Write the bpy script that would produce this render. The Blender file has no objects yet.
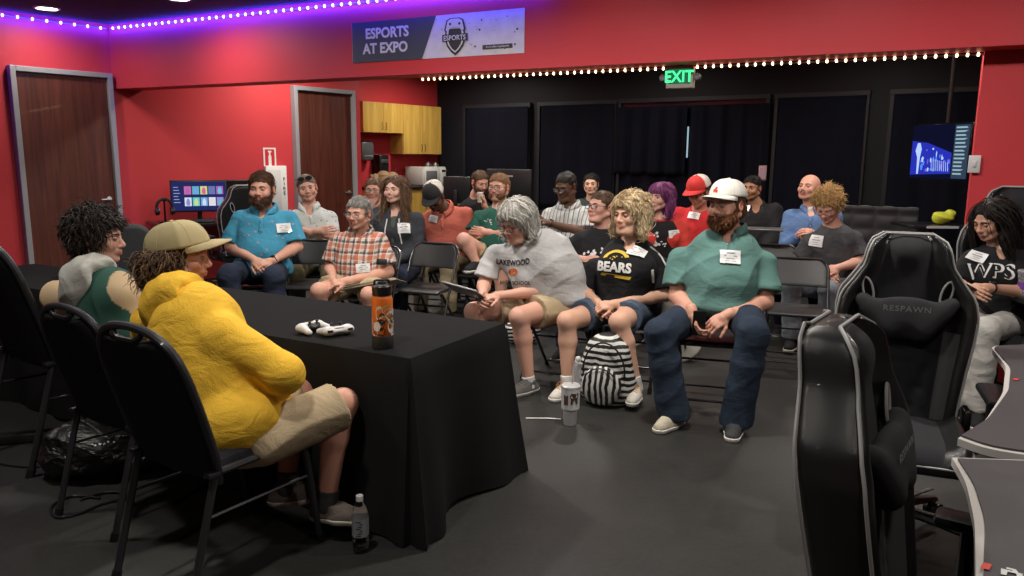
import bpy, math, random
import numpy as np
from mathutils import Vector, Matrix
from mathutils.bvhtree import BVHTree
random.seed(7)
SC = bpy.context.scene
COL = SC.collection
PI = math.pi
# ------------------------------------------------------------------ camera geometry
CF, CP, CR, CH = 768.0, math.radians(9.8), math.radians(0.5), 1.55

def ray(px, py):
    x, y = px - 512, 288 - py
    c, s = math.cos(CR), math.sin(CR)
    x, y = x * c - y * s, x * s + y * c
    return np.array([x, CF * math.cos(CP) + y * math.sin(CP), -CF * math.sin(CP) + y * math.cos(CP)])

def atZ(px, py, z=0.0):
    r = ray(px, py); k = (z - CH) / r[2]
    return np.array([r[0] * k, r[1] * k, z])

def atY(px, py, Y):
    r = ray(px, py); k = Y / r[1]
    return np.array([r[0] * k, Y, CH + r[2] * k])

def atPlane(px, py, p0, n):
    r = ray(px, py); o = np.array([0, 0, CH])
    k = np.dot(np.array(p0, float) - o, n) / np.dot(r, n)
    return o + r * k

# ------------------------------------------------------------------ objects and tags
def link(o, parent=None):
    COL.objects.link(o)
    if parent is not None:
        o.parent = parent
    return o

def empty(name, loc=(0, 0, 0), rz=0.0):
    o = bpy.data.objects.new(name, None); link(o)
    o.empty_display_size = 0.1
    o.location = loc; o.rotation_euler = (0, 0, rz)
    return o

def tag(o, label=None, cat=None, group=None, kind=None):
    if label: o['label'] = label
    if cat: o['category'] = cat
    if group: o['group'] = group
    if kind: o['kind'] = kind
    return o

def copy_tree(o, parent=None):
    c = o.copy(); COL.objects.link(c)
    if parent is not None: c.parent = parent
    for ch in list(o.children):
        copy_tree(ch, c)
    return c

def unit(v):
    v = np.asarray(v, float); n = np.linalg.norm(v)
    return v / n if n > 1e-9 else v

def V(*a): return np.array(a, float)

# ------------------------------------------------------------------ fast mesh
def npmesh(name, verts, quads=None, tris=None, smooth=True, mats=(), midx=None, attrs=None):
    me = bpy.data.meshes.new(name)
    verts = np.asarray(verts, np.float32)
    parts = []
    if quads is not None and len(quads): parts.append(np.asarray(quads, np.int32))
    if tris is not None and len(tris): parts.append(np.asarray(tris, np.int32))
    nl = sum(p.size for p in parts); npoly = sum(len(p) for p in parts)
    me.vertices.add(len(verts)); me.vertices.foreach_set('co', verts.ravel())
    me.loops.add(nl); me.polygons.add(npoly)
    me.loops.foreach_set('vertex_index', np.concatenate([p.ravel() for p in parts]))
    st, tot, off = [], [], 0
    for p in parts:
        k = p.shape[1]
        st.append(off + np.arange(len(p)) * k); tot.append(np.full(len(p), k)); off += p.size
    me.polygons.foreach_set('loop_start', np.concatenate(st).astype(np.int32))
    me.polygons.foreach_set('loop_total', np.concatenate(tot).astype(np.int32))
    if midx is not None: me.polygons.foreach_set('material_index', np.asarray(midx, np.int32))
    me.polygons.foreach_set('use_smooth', np.full(npoly, smooth))
    for m in mats: me.materials.append(m)
    if attrs:
        for k, a in attrs.items():
            a = np.asarray(a, np.float32)
            if a.ndim == 1:
                at = me.attributes.new(k, 'FLOAT', 'POINT'); at.data.foreach_set('value', a)
            else:
                at = me.attributes.new(k, 'FLOAT_COLOR', 'POINT')
                if a.shape[1] == 3: a = np.concatenate([a, np.ones((len(a), 1), np.float32)], 1)
                at.data.foreach_set('color', a.ravel())
    me.update(calc_edges=True); me.validate()
    return me

class MB:
    """collects simple solids into one mesh"""
    def __init__(s): s.v = []; s.f = []; s.m = []; s.n = 0
    def add(s, verts, faces, mi=0):
        s.v.extend([tuple(map(float, p)) for p in verts])
        s.f.extend([tuple(int(i) + s.n for i in f) for f in faces]); s.m.extend([mi] * len(faces))
        s.n += len(verts); return s
    def box(s, c, size, rot=None, mi=0, bev=0.0, taper=1.0):
        hx, hy, hz = [k / 2 for k in size]
        bev = min(bev, hx * .9, hy * .9, hz * .9)
        R = np.array(rot) if rot is not None else np.eye(3)
        if bev <= 0:
            vs = [(x * hx, y * hy, z * hz) for z in (-1, 1) for y in (-1, 1) for x in (-1, 1)]
            fs = [(0, 2, 3, 1), (4, 5, 7, 6), (0, 1, 5, 4), (2, 6, 7, 3), (0, 4, 6, 2), (1, 3, 7, 5)]
        else:
            b = bev
            rings = [(-hz, b), (-hz + b * .3, b * .3), (-hz + b, 0), (hz - b, 0), (hz - b * .3, b * .3), (hz, b)]
            vs = []
            for z, ins in rings:
                X, Y = hx - ins, hy - ins; c2 = b
                for (sx, sy) in ((1, 1), (-1, 1), (-1, -1), (1, -1)):
                    a0 = {(1, 1): 0, (-1, 1): 90, (-1, -1): 180, (1, -1): 270}[(sx, sy)]
                    for t in (0, 45, 90):
                        a = math.radians(a0 + t)
                        vs.append((sx * (X - c2) + c2 * math.cos(a), sy * (Y - c2) + c2 * math.sin(a), z))
            n = 12; fs = []
            for r in range(5):
                for i in range(n):
                    j = (i + 1) % n
                    fs.append((r * n + i, r * n + j, (r + 1) * n + j, (r + 1) * n + i))
            fs.append(tuple(reversed(range(n)))); fs.append(tuple(range(5 * n, 6 * n)))
        vs = [np.array(p) * (taper if p[2] > 0 and taper != 1 else 1) if False else np.array(p) for p in vs]
        vs = [R @ p + np.array(c, float) for p in vs]
        return s.add(vs, fs, mi)
    def tube(s, pts, r, n=8, mi=0, caps=True, closed=False, flat=1.0):
        pts = [np.array(p, float) for p in pts]; N = len(pts)
        rs = r if hasattr(r, '__len__') else [r] * N
        tang = []
        for i in range(N):
            a = pts[(i - 1) % N] if (i > 0 or closed) else pts[i]; b = pts[(i + 1) % N] if (i < N - 1 or closed) else pts[i]
            tang.append(unit(b - a))
        up = V(0, 0, 1) if abs(tang[0][2]) < .9 else V(1, 0, 0)
        u = unit(np.cross(tang[0], up)); vs = []
        for i in range(N):
            t = tang[i]; u = unit(u - t * np.dot(u, t)); w = np.cross(t, u)
            for k in range(n):
                a = 2 * PI * k / n
                vs.append(pts[i] + rs[i] * (u * math.cos(a) + w * math.sin(a) * flat))
        fs = []
        for i in range(N if closed else N - 1):
            j = (i + 1) % N
            for k in range(n):
                l = (k + 1) % n
                fs.append((i * n + k, j * n + k, j * n + l, i * n + l))
        if caps and not closed:
            fs.append(tuple(range(n))); fs.append(tuple(reversed(range((N - 1) * n, N * n))))
        return s.add(vs, fs, mi)
    def lathe(s, prof, c=(0, 0, 0), n=24, mi=0, R=None, caps=True):
        R = np.eye(3) if R is None else np.array(R); vs = []; c = np.array(c, float)
        for (r, z) in prof:
            for k in range(n):
                a = 2 * PI * k / n; vs.append(R @ V(r * math.cos(a), r * math.sin(a), z) + c)
        fs = []
        for i in range(len(prof) - 1):
            for k in range(n):
                l = (k + 1) % n
                fs.append((i * n + k, i * n + l, (i + 1) * n + l, (i + 1) * n + k))
        if caps:
            fs.append(tuple(reversed(range(n)))); m = (len(prof) - 1) * n; fs.append(tuple(range(m, m + n)))
        return s.add(vs, fs, mi)
    def ball(s, c, r, n=12, mi=0, R=None):
        rr = r if hasattr(r, '__len__') else (r, r, r)
        R = np.eye(3) if R is None else np.array(R); vs = []; c = np.array(c, float)
        m = max(4, n // 2)
        for i in range(m + 1):
            ph = PI * i / m - PI / 2
            for k in range(n):
                a = 2 * PI * k / n
                vs.append(R @ V(rr[0] * math.cos(ph) * math.cos(a), rr[1] * math.cos(ph) * math.sin(a), rr[2] * math.sin(ph)) + c)
        fs = []
        for i in range(m):
            for k in range(n):
                l = (k + 1) % n
                fs.append((i * n + k, i * n + l, (i + 1) * n + l, (i + 1) * n + k))
        return s.add(vs, fs, mi)
    def prism(s, poly, h, R=None, c=(0, 0, 0), mi=0):
        """poly: 2D outline (x,y) extruded along z from 0 to h"""
        R = np.eye(3) if R is None else np.array(R); c = np.array(c, float); n = len(poly)
        vs = [R @ V(x, y, 0) + c for x, y in poly] + [R @ V(x, y, h) + c for x, y in poly]
        fs = [tuple(reversed(range(n))), tuple(range(n, 2 * n))] + [(i, (i + 1) % n, n + (i + 1) % n, n + i) for i in range(n)]
        return s.add(vs, fs, mi)
    def build(s, name, mats, parent=None, smooth=True, bevel=0.0, weld=False, angle=35, bseg=2):
        me = bpy.data.meshes.new(name)
        me.from_pydata(s.v, [], s.f)
        if not isinstance(mats, (list, tuple)): mats = [mats]
        for m in mats: me.materials.append(m)
        me.polygons.foreach_set('material_index', s.m)
        me.polygons.foreach_set('use_smooth', [smooth] * len(s.f))
        me.validate(); me.update()
        if smooth: me.set_sharp_from_angle(angle=math.radians(angle))
        o = bpy.data.objects.new(name, me); link(o, parent)
        if bevel > 0:
            b = o.modifiers.new('bevel', 'BEVEL'); b.width = bevel; b.segments = bseg; b.limit_method = 'ANGLE'; b.angle_limit = math.radians(40)
        return o

def fillet(pts, r, n=5):
    pts = [np.array(p, float) for p in pts]; out = [pts[0]]
    for i in range(1, len(pts) - 1):
        a, b, c = pts[i - 1], pts[i], pts[i + 1]
        d1, d2 = unit(a - b), unit(c - b)
        rr = min(r, np.linalg.norm(a - b) * .49, np.linalg.norm(c - b) * .49)
        p, q = b + d1 * rr, b + d2 * rr
        for k in range(n + 1):
            t = k / n
            out.append((1 - t) ** 2 * p + 2 * t * (1 - t) * b + t * t * q)
    out.append(pts[-1]); return out

# ------------------------------------------------------------------ materials
MATS = {}
def mat(name, col=(.5, .5, .5), rough=.6, metal=0.0, spec=.5, emit=None, estr=1.0, bump=0.0, bscale=200.0, var=0.0, vscale=6.0, attr=None,
        trans=0.0, ior=1.45, coat=0.0, sheen=0.0, sss=0.0, alpha=1.0, crease=0.0):
    if name in MATS: return MATS[name]
    m = bpy.data.materials.new(name); m.use_nodes = True
    nt = m.node_tree; b = nt.nodes['Principled BSDF']; N = nt.nodes.new; L = nt.links.new
    b.inputs['Base Color'].default_value = (*col, 1); b.inputs['Roughness'].default_value = rough
    b.inputs['Metallic'].default_value = metal; b.inputs['Specular IOR Level'].default_value = spec
    b.inputs['IOR'].default_value = ior; b.inputs['Transmission Weight'].default_value = trans
    b.inputs['Coat Weight'].default_value = coat; b.inputs['Sheen Weight'].default_value = sheen
    b.inputs['Alpha'].default_value = alpha
    if sss > 0:
        b.inputs['Subsurface Weight'].default_value = sss; b.inputs['Subsurface Radius'].default_value = (.012, .005, .003)
        b.inputs['Subsurface Scale'].default_value = 1.0
    if emit is not None:
        b.inputs['Emission Color'].default_value = (*emit, 1); b.inputs['Emission Strength'].default_value = estr
    src = None
    if attr:
        a = N('ShaderNodeAttribute'); a.attribute_name = attr; src = a.outputs['Color']
    if var > 0:
        tc = N('ShaderNodeTexCoord'); nz = N('ShaderNodeTexNoise'); nz.inputs['Scale'].default_value = vscale; nz.inputs['Detail'].default_value = 5
        L(tc.outputs['Object'], nz.inputs['Vector'])
        mp = N('ShaderNodeMapRange'); mp.inputs['From Min'].default_value = .3; mp.inputs['From Max'].default_value = .7
        mp.inputs['To Min'].default_value = 1 - var; mp.inputs['To Max'].default_value = 1 + var
        L(nz.outputs['Fac'], mp.inputs['Value'])
        hs = N('ShaderNodeHueSaturation'); L(mp.outputs['Result'], hs.inputs['Value'])
        if src is not None: L(src, hs.inputs['Color'])
        else: hs.inputs['Color'].default_value = (*col, 1)
        src = hs.outputs['Color']
    if src is not None: L(src, b.inputs['Base Color'])
    if bump > 0:
        tc = N('ShaderNodeTexCoord'); nz = N('ShaderNodeTexNoise'); nz.inputs['Scale'].default_value = bscale; nz.inputs['Detail'].default_value = 3
        L(tc.outputs['Object'], nz.inputs['Vector'])
        bp = N('ShaderNodeBump'); bp.inputs['Strength'].default_value = bump; bp.inputs['Distance'].default_value = .004
        L(nz.outputs['Fac'], bp.inputs['Height']); L(bp.outputs['Normal'], b.inputs['Normal'])
        if crease > 0:      # soft rumples of worn cloth
            n2 = N('ShaderNodeTexNoise'); n2.inputs['Scale'].default_value = 7; n2.inputs['Detail'].default_value = 3.5; n2.inputs['Distortion'].default_value = .7
            mp2 = N('ShaderNodeMapping'); mp2.inputs['Scale'].default_value = (1, 1, 1.6); L(tc.outputs['Object'], mp2.inputs[0]); L(mp2.outputs[0], n2.inputs['Vector'])
            b2 = N('ShaderNodeBump'); b2.inputs['Strength'].default_value = 1.0; b2.inputs['Distance'].default_value = crease
            L(n2.outputs['Fac'], b2.inputs['Height']); L(b2.outputs['Normal'], bp.inputs['Normal'])
    MATS[name] = m
    return m

def lum(name, col, strength):
    return mat(name, (0, 0, 0), 1, spec=0, emit=col, estr=strength)

def srgb(r, g, b):
    f = lambda c: (c / 255 / 12.92) if c / 255 <= .04045 else ((c / 255 + .055) / 1.055) ** 2.4
    return (f(r), f(g), f(b))

# ------------------------------------------------------------------ signed-distance modelling
class SDF:
    def __init__(s): s.p = []; s.noise = None; s.cuts = []
    def cap(s, a, b, ra, rb=None, k=.02, cut=None, op='+'):
        s.p.append(('c', np.array(a, float), np.array(b, float), ra, ra if rb is None else rb, k, cut, op)); return s
    def ell(s, c, r, R=None, k=.02, cut=None, op='+'):
        s.p.append(('e', np.array(c, float), np.array(r, float), np.eye(3) if R is None else np.array(R), None, k, cut, op)); return s
    def cut(s, p, n): s.cuts.append((np.array(p, float), unit(n))); return s
    def bounds(s):
        lo = np.full(3, 1e9); hi = -lo
        for q in s.p:
            if q[7] == '-': continue
            l, h = s._bb(q); lo = np.minimum(lo, l); hi = np.maximum(hi, h)
        return lo, hi
    def _bb(s, q):
        if q[0] == 'c':
            r = max(q[3], q[4]); return np.minimum(q[1], q[2]) - r, np.maximum(q[1], q[2]) + r
        e = np.sqrt(((q[3] * q[2][None, :]) ** 2).sum(1)); return q[1] - e, q[1] + e
    def grid(s, h, lo=None, hi=None):
        l, u = s.bounds(); pad = 3 * h
        if lo is None: lo = l - pad
        if hi is None: hi = u + pad
        lo = np.asarray(lo, float); n = np.ceil((np.asarray(hi) - lo) / h).astype(int) + 1
        D = np.full(n, 1.0, np.float32)
        ax = [lo[i] + h * np.arange(n[i]) for i in range(3)]
        for q in s.p:
            bl, bu = s._bb(q); m = q[5] + 2.5 * h
            i0 = np.maximum(0, np.floor((bl - m - lo) / h).astype(int)); i1 = np.minimum(n, np.ceil((bu + m - lo) / h).astype(int) + 1)
            if (i1 <= i0).any(): continue
            sl = tuple(slice(a, b) for a, b in zip(i0, i1))
            X = ax[0][sl[0]][:, None, None].astype(np.float32); Y = ax[1][sl[1]][None, :, None].astype(np.float32); Z = ax[2][sl[2]][None, None, :].astype(np.float32)
            if q[0] == 'c':
                a, b, ra, rb = q[1:5]; d = b - a; L = max(np.dot(d, d), 1e-9)
                t = np.clip(((X - a[0]) * d[0] + (Y - a[1]) * d[1] + (Z - a[2]) * d[2]) / L, 0, 1)
                w = np.sqrt((X - a[0] - t * d[0]) ** 2 + (Y - a[1] - t * d[1]) ** 2 + (Z - a[2] - t * d[2]) ** 2) - (ra + (rb - ra) * t)
            else:
                c, r, R = q[1:4]
                x, y, z = X - c[0], Y - c[1], Z - c[2]
                u = [(R[0, i] * x + R[1, i] * y + R[2, i] * z) for i in range(3)]
                k0 = np.sqrt(sum((u[i] / r[i]) ** 2 for i in range(3))); k1 = np.sqrt(sum((u[i] / r[i] ** 2) ** 2 for i in range(3)))
                w = k0 * (k0 - 1) / np.maximum(k1, 1e-6)
            if q[6] is not None:
                cs = q[6] if isinstance(q[6], list) else [q[6]]
                for (cp, cn) in cs:
                    w = np.maximum(w, (X - cp[0]) * cn[0] + (Y - cp[1]) * cn[1] + (Z - cp[2]) * cn[2])
            S = D[sl]; k = q[5]
            if q[7] == '+':
                hh = np.clip(.5 + .5 * (S - w) / k, 0, 1); D[sl] = S + (w - S) * hh - k * hh * (1 - hh)
            else:
                w = -w; hh = np.clip(.5 - .5 * (S - w) / k, 0, 1); D[sl] = S + (w - S) * hh + k * hh * (1 - hh)
        X, Y, Z = [a.astype(np.float32) for a in (ax[0][:, None, None], ax[1][None, :, None], ax[2][None, None, :])]
        if s.noise is not None: D += s.noise(X, Y, Z)
        for (cp, cn) in s.cuts:
            D = np.maximum(D, (X - cp[0]) * cn[0] + (Y - cp[1]) * cn[1] + (Z - cp[2]) * cn[2])
        return D, lo
    def mesh(s, h, lo=None, hi=None):
        D, l = s.grid(h, lo, hi)
        return nets(D, l, h)

CORN = np.array([(i, j, k) for i in (0, 1) for j in (0, 1) for k in (0, 1)])
EDG = [(a, b) for a in range(8) for b in range(a + 1, 8) if abs(CORN[a] - CORN[b]).sum() == 1]
def nets(D, lo, h):
    I = D < 0; n = np.array(D.shape)
    s = sum(I[a:n[0] - 1 + a, b:n[1] - 1 + b, c:n[2] - 1 + c].astype(np.int8) for a, b, c in CORN)
    idx = np.argwhere((s > 0) & (s < 8))
    vid = np.full(n - 1, -1, np.int32); vid[tuple(idx.T)] = np.arange(len(idx))
    vals = [D[idx[:, 0] + c[0], idx[:, 1] + c[1], idx[:, 2] + c[2]] for c in CORN]
    pos = np.zeros((len(idx), 3)); cnt = np.zeros(len(idx))
    for a, b in EDG:
        da, db = vals[a], vals[b]; m = (da < 0) != (db < 0)
        t = np.where(m, da / np.where(m, da - db, 1), 0)
        pos += np.where(m[:, None], CORN[a] + t[:, None] * (CORN[b] - CORN[a]), 0); cnt += m
    vs = lo + h * (idx + pos / np.maximum(cnt, 1)[:, None])
    Q = []
    for ax in range(3):
        o1, o2 = [(1, 2), (2, 0), (0, 1)][ax]
        sl0 = [slice(None)] * 3; sl1 = [slice(None)] * 3; sl0[ax] = slice(0, -1); sl1[ax] = slice(1, None)
        A, B = I[tuple(sl0)], I[tuple(sl1)]
        e = np.argwhere(A != B)
        e = e[(e[:, o1] > 0) & (e[:, o2] > 0) & (e[:, o1] < n[o1] - 1) & (e[:, o2] < n[o2] - 1)]
        if not len(e): continue
        def cell(d1, d2):
            c = e.copy(); c[:, o1] -= d1; c[:, o2] -= d2; return vid[tuple(c.T)]
        q = np.stack([cell(1, 1), cell(0, 1), cell(0, 0), cell(1, 0)], 1)
        ins = A[tuple(e.T)]
        q[~ins] = q[~ins][:, ::-1]; Q.append(q)
    return vs, np.concatenate(Q) if Q else np.zeros((0, 4), int)

def folds(amp, seed, f=(9, 9, 16), warp=.5):
    rs = np.random.RandomState(seed); ph = rs.rand(12) * 6.28
    def g(X, Y, Z):
        w = warp * (np.sin(7 * X + ph[0]) + np.sin(6 * Y + ph[1]) + np.sin(5 * Z + ph[2]))
        e = np.sin(11 * X + 8 * Z + ph[8]) * np.sin(9 * Y - 7 * Z + ph[9])
        a = 1 - np.abs(np.sin(f[2] * .9 * Z + 9 * X * np.sin(ph[6]) + 3.2 * w + ph[3])) ** .7
        b = 1 - np.abs(np.sin(17 * Z * np.cos(ph[10]) + 19 * X + 6 * Y + 3 * w + ph[5])) ** .7
        m1 = np.clip(.5 + e, 0, 1); m2 = np.clip(.5 - e, 0, 1)
        return (-amp * (1.5 * a * m1 + 1.3 * b * m2) + amp * .5).astype(np.float32)
    return g

def sdfobj(name, sd, h, m, parent, attrs=None, extra=None):
    vs, q = sd.mesh(h)
    if not isinstance(m, (list, tuple)): m = [m]
    me = npmesh(name, vs, q, mats=m, attrs=attrs(vs) if attrs else None)
    o = bpy.data.objects.new(name, me); link(o, parent)
    return o

def bvh_of(o):
    me = o.data
    vs = np.empty(len(me.vertices) * 3, np.float32); me.vertices.foreach_get('co', vs)
    return BVHTree.FromPolygons([tuple(v) for v in vs.reshape(-1, 3).tolist()], [tuple(p.vertices) for p in me.polygons])

def decal(name, planar, bvh, c, n, up, m, parent, off=.002, size=.01, grid=True, midx=None):
    """planar: (verts2d, faces); pressed on to a surface along -n from c; up is the image up"""
    n = unit(n); up = unit(np.array(up) - n * np.dot(up, n)); r = np.cross(up, n)
    vs, fs = planar; out = []; last = .0
    for (x, y) in vs:
        p = np.array(c) + r * x + up * y
        hit = bvh.ray_cast(Vector(p + n * .15), Vector(-n), .4)
        if hit[0] is not None:
            d = .15 - hit[3]; last = d
        else: d = last
        out.append(p + n * (d + off))
    me = bpy.data.meshes.new(name); me.from_pydata([tuple(p) for p in out], [], fs)
    if not isinstance(m, (list, tuple)): m = [m]
    for k in m: me.materials.append(k)
    if midx is not None: me.polygons.foreach_set('material_index', midx)
    me.update(); o = bpy.data.objects.new(name, me); link(o, parent); return o

def gridplane(w, h, nx, ny):
    vs = [(-w / 2 + w * i / nx, -h / 2 + h * j / ny) for j in range(ny + 1) for i in range(nx + 1)]
    fs = [(j * (nx + 1) + i, j * (nx + 1) + i + 1, (j + 1) * (nx + 1) + i + 1, (j + 1) * (nx + 1) + i) for j in range(ny) for i in range(nx)]
    return vs, fs

def textmesh(txt, height, bold=.0, spacing=1.0, sub=False, arc=0.0, sx=1.0):
    cu = bpy.data.curves.new('t', 'FONT'); cu.body = txt; cu.size = 1; cu.offset = bold; cu.space_character = spacing
    cu.align_x = 'CENTER'; cu.align_y = 'CENTER'; cu.resolution_u = 3; cu.fill_mode = 'FRONT'
    o = bpy.data.objects.new('t', cu); COL.objects.link(o)
    dg = bpy.context.evaluated_depsgraph_get(); me = bpy.data.meshes.new_from_object(o.evaluated_get(dg))
    bpy.data.objects.remove(o)
    if sub:
        import bmesh
        bm = bmesh.new(); bm.from_mesh(me); bmesh.ops.triangulate(bm, faces=bm.faces)
        for _ in range(2):
            es = [e for e in bm.edges if e.calc_length() > .18]
            if es: bmesh.ops.subdivide_edges(bm, edges=es, cuts=1); bmesh.ops.triangulate(bm, faces=bm.faces)
        bm.to_mesh(me); bm.free()
    ys = [v.co.y for v in me.vertices]; xs = [v.co.x for v in me.vertices]
    s = height / max(1e-6, (max(ys) - min(ys))); cy = (max(ys) + min(ys)) / 2; cx = (max(xs) + min(xs)) / 2
    vs = []
    for v in me.vertices:
        x, y = (v.co.x - cx) * s * sx, (v.co.y - cy) * s
        if arc: y -= arc * x * x
        vs.append((x, y))
    fs = [tuple(p.vertices) for p in me.polygons]; bpy.data.meshes.remove(me)
    return vs, fs

def flat_obj(name, planar, c, n, up, m, parent, depth=.0):
    n = unit(n); up = unit(np.array(up, float) - n * np.dot(up, n)); r = np.cross(up, n)
    vs, fs = planar
    P = [np.array(c) + r * x + up * y for x, y in vs]; F = list(fs)
    mb = MB(); mb.add(P, F)
    return mb.build(name, m, parent, smooth=False)
# ------------------------------------------------------------------ people
SKIN = mat('skin', rough=.5, spec=.4, attr='col', sss=.12, bump=.12, bscale=350)
EYEM = mat('eye', rough=.12, spec=.6, attr='col')
HAIRM = mat('hair', rough=.6, spec=.3, attr='col')
def rotm(yaw, pitch, roll):
    y, p, r = [math.radians(a) for a in (yaw, pitch, roll)]
    return np.array(Matrix.Rotation(y, 3, 'Z') @ Matrix.Rotation(p, 3, 'X') @ Matrix.Rotation(r, 3, 'Y'))

def ik(a, c, l1, l2, pole):
    d = c - a; D = np.linalg.norm(d); D2 = min(D, (l1 + l2) * .999); u = unit(d)
    x = (l1 * l1 - l2 * l2 + D2 * D2) / (2 * D2); h = math.sqrt(max(0, l1 * l1 - x * x))
    w = unit(pole - u * np.dot(pole, u)); k = D / D2
    return a + u * x * k + w * h

def hand_prims(sd, W, d, n, side, s=1.0, curl=.5, thumb=.5, spread=.12, k=.005):
    """W wrist, d towards the fingers, n out of the palm, side +1/-1 puts the thumb at +/- cross(d,n)"""
    d = unit(d); n = unit(n - d * np.dot(n, d)); a = unit(np.cross(d, n)) * side
    R = np.stack([a, d, n], 1)
    sd.cap(W - d * .02 * s, W + d * .03 * s, .026 * s, .028 * s, k=.015)
    sd.ell(W + d * .055 * s, (.041 * s, .048 * s, .016 * s), R, k=.012)
    sd.ell(W + d * .04 * s + a * .02 * s + n * .008 * s, (.02 * s, .032 * s, .016 * s), R, k=.012)
    for i, (off, L) in enumerate([(.030, .98), (.010, 1.08), (-.011, 1.0), (-.030, .8)]):
        p = W + (d * (.092 - .004 * abs(i - 1.3)) + a * off) * s
        ang = 0; dirv = unit(d + a * off * spread * 14); r = .0092 - .0006 * (i == 3)
        sd.cap(p - dirv * .03 * s, p, .0095 * s, r * s, k=.008)
        for j, l in enumerate((.044, .027, .021)):
            ang += (curl + .06 * i) * (.75, 1.0, .7)[j]
            v = unit(dirv * math.cos(ang) + n * math.sin(ang)); q = p + v * l * L * s
            sd.cap(p, q, r * s, (r - .0008) * s, k=k); p = q; r -= .0008
    p = W + (d * .03 + a * .028 + n * .008) * s
    v = unit(a * .75 + d * .65 + n * .35 * thumb); q = p + v * .036 * s
    sd.cap(p, q, .0125 * s, .0105 * s, k=.008)
    v2 = unit(v * .7 + d * .5 + n * .5 * thumb - a * .3 * thumb); r_ = q + v2 * .03 * s
    sd.cap(q, r_, .0105 * s, .0098 * s, k=k); v3 = unit(v2 + n * .3 * thumb + d * .1)
    sd.cap(r_, r_ + v3 * .022 * s, .0098 * s, .0085 * s, k=k)

HW = np.array((1.06, 1.0, 1.0))
def head_prims(sd, T, R, s, fat=0.0, fem=0.0, smile=0.0, nose=1.0):
    E = lambda c, r, k=.012, op='+': sd.ell(T(c), np.array(r) * s * HW, R, k=k * s, op=op)
    C = lambda a, b, ra, rb=None, k=.01, op='+': sd.cap(T(a), T(b), ra * s, (ra if rb is None else rb) * s, k=k * s, op=op)
    w = 1 + .10 * fat - .03 * fem
    E((0, -.014, .032), (.077, .097, .086), .02); E((0, .034, -.012), (.064 * w, .060, .083), .02)
    E((0, .03, -.062), (.055 * w, .055, .046), .02); E((0, .078 - .006 * fem, -.097), (.024, .018, .018 - .003 * fem), .018)
    E((0, .079, .018), (.050, .017, .013 - .005 * fem), .014)
    for x in (-1, 1):
        E((x * .037 * w, .064, -.028), (.025, .024, .024), .02); C((x * .062 * w, -.005, -.05), (x * .03 * w, .06, -.088), .017 + .008 * fat, .014, .02)
        E((x * .031, .097, .001), (.018, .013, .0105), .012, '-')
        E((x * .079, -.008, -.006), (.009, .019, .031), .006); E((x * .086, -.004, -.002), (.005, .009, .017), .004, '-')
    C((0, .090, .006), (0, .108 * nose + .001, -.028), .0085, .0115, .010); E((0, .110 * nose, -.032), (.0125, .0115, .0105), .008)
    for x in (-1, 1): E((x * .0125, .100, -.036), (.0085, .011, .008), .006)
    E((0, .088, -.060), (.026, .014, .018), .016)
    z = .006 * smile
    for x in (-1, 1):
        C((0, .1015, -.0600), (x * .021, .091, -.0635 + z), .0052 + .0012 * fem, .003, .005)
        C((0, .1000, -.0710), (x * .019, .090, -.0665 + z), .0062 + .0012 * fem, .003, .005)
        if smile: E((x * .042, .072, -.036), (.02, .02, .018), .02)
    if fat > .3: E((0, .045, -.105), (.05, .045, .022), .03)

def head_extra(T, R, s, gaze, lid, eyecol, smile, skin):
    """eyeballs, lids and the parting of the lips, as extra faces of the body's own mesh"""
    V_, F_, C_, M_ = [], [], [], []
    def patch(fn, nu, nv, colf, mi, closed):
        b = len(V_)
        for i in range(nu + 1):
            for j in range(nv + (0 if closed else 1)):
                V_.append(fn(i / nu, j / nv)); C_.append(colf(i / nu))
        m = nv if closed else nv + 1
        for i in range(nu):
            for j in range(nv):
                l = (j + 1) % m if closed else j + 1
                F_.append((b + i * m + j, b + i * m + l, b + (i + 1) * m + l, b + (i + 1) * m + j)); M_.append(mi)
    g = unit(gaze)
    for x in (-1, 1):
        c = np.array((x * .031, .0805, .0)); gu = unit(np.cross(g, (0, 0, 1))); gv = np.cross(gu, g)
        rings = [0, .17, .19, .46, .49, 1.0, 1.6]
        def eb(u, v):
            a = rings[int(round(u * 6))]; t = 2 * PI * v; q = g * math.cos(a) + (gu * math.cos(t) + gv * math.sin(t)) * math.sin(a)
            return T(c + q * .0125)
        patch(eb, 6, 14, lambda u: [(.004,) * 3, (.004,) * 3, eyecol, eyecol, (.40, .38, .37), (.40, .35, .33), (.4, .3, .28)][int(round(u * 6))], 1, True)
        for lo, hi in ((lid, 80), (-24, -80)):
            def ld(u, v, lo=lo, hi=hi):
                e = math.radians(lo + (hi - lo) * u) if u > 0 else math.radians(lo); a = math.radians(-88 + 176 * v)
                e *= (math.cos(a) ** .4 if u == 0 else 1)
                q = np.array((math.sin(a) * math.cos(e), math.cos(a) * math.cos(e), math.sin(e)))
                return T(c + q * (.0148 if u > 0 else .0142))
            dk = .12 if lo > -20 else .6
            patch(ld, 5, 12, lambda u, dk=dk: tuple(k * (dk if u == 0 else .86) for k in skin), 0, False)
    # line between the lips
    z = .006 * smile
    pts = [T(np.array((x * .021, .1045 - .013 * x * x, -.0655 + z * x * x))) for x in np.linspace(-1, 1, 9)]
    mb = MB(); mb.tube(pts, [.0008 * s] + [.0016 * s] * 7 + [.0008 * s], 5)
    b = len(V_); V_.extend([np.array(v) for v in mb.v]); C_.extend([tuple(k * .22 for k in skin)] * len(mb.v))
    F4 = [f for f in mb.f if len(f) == 4]; F_.extend([tuple(i + b for i in f) for f in F4]); M_.extend([0] * len(F4))
    return np.array(V_), np.array(F_), np.array(C_), np.array(M_)

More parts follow.
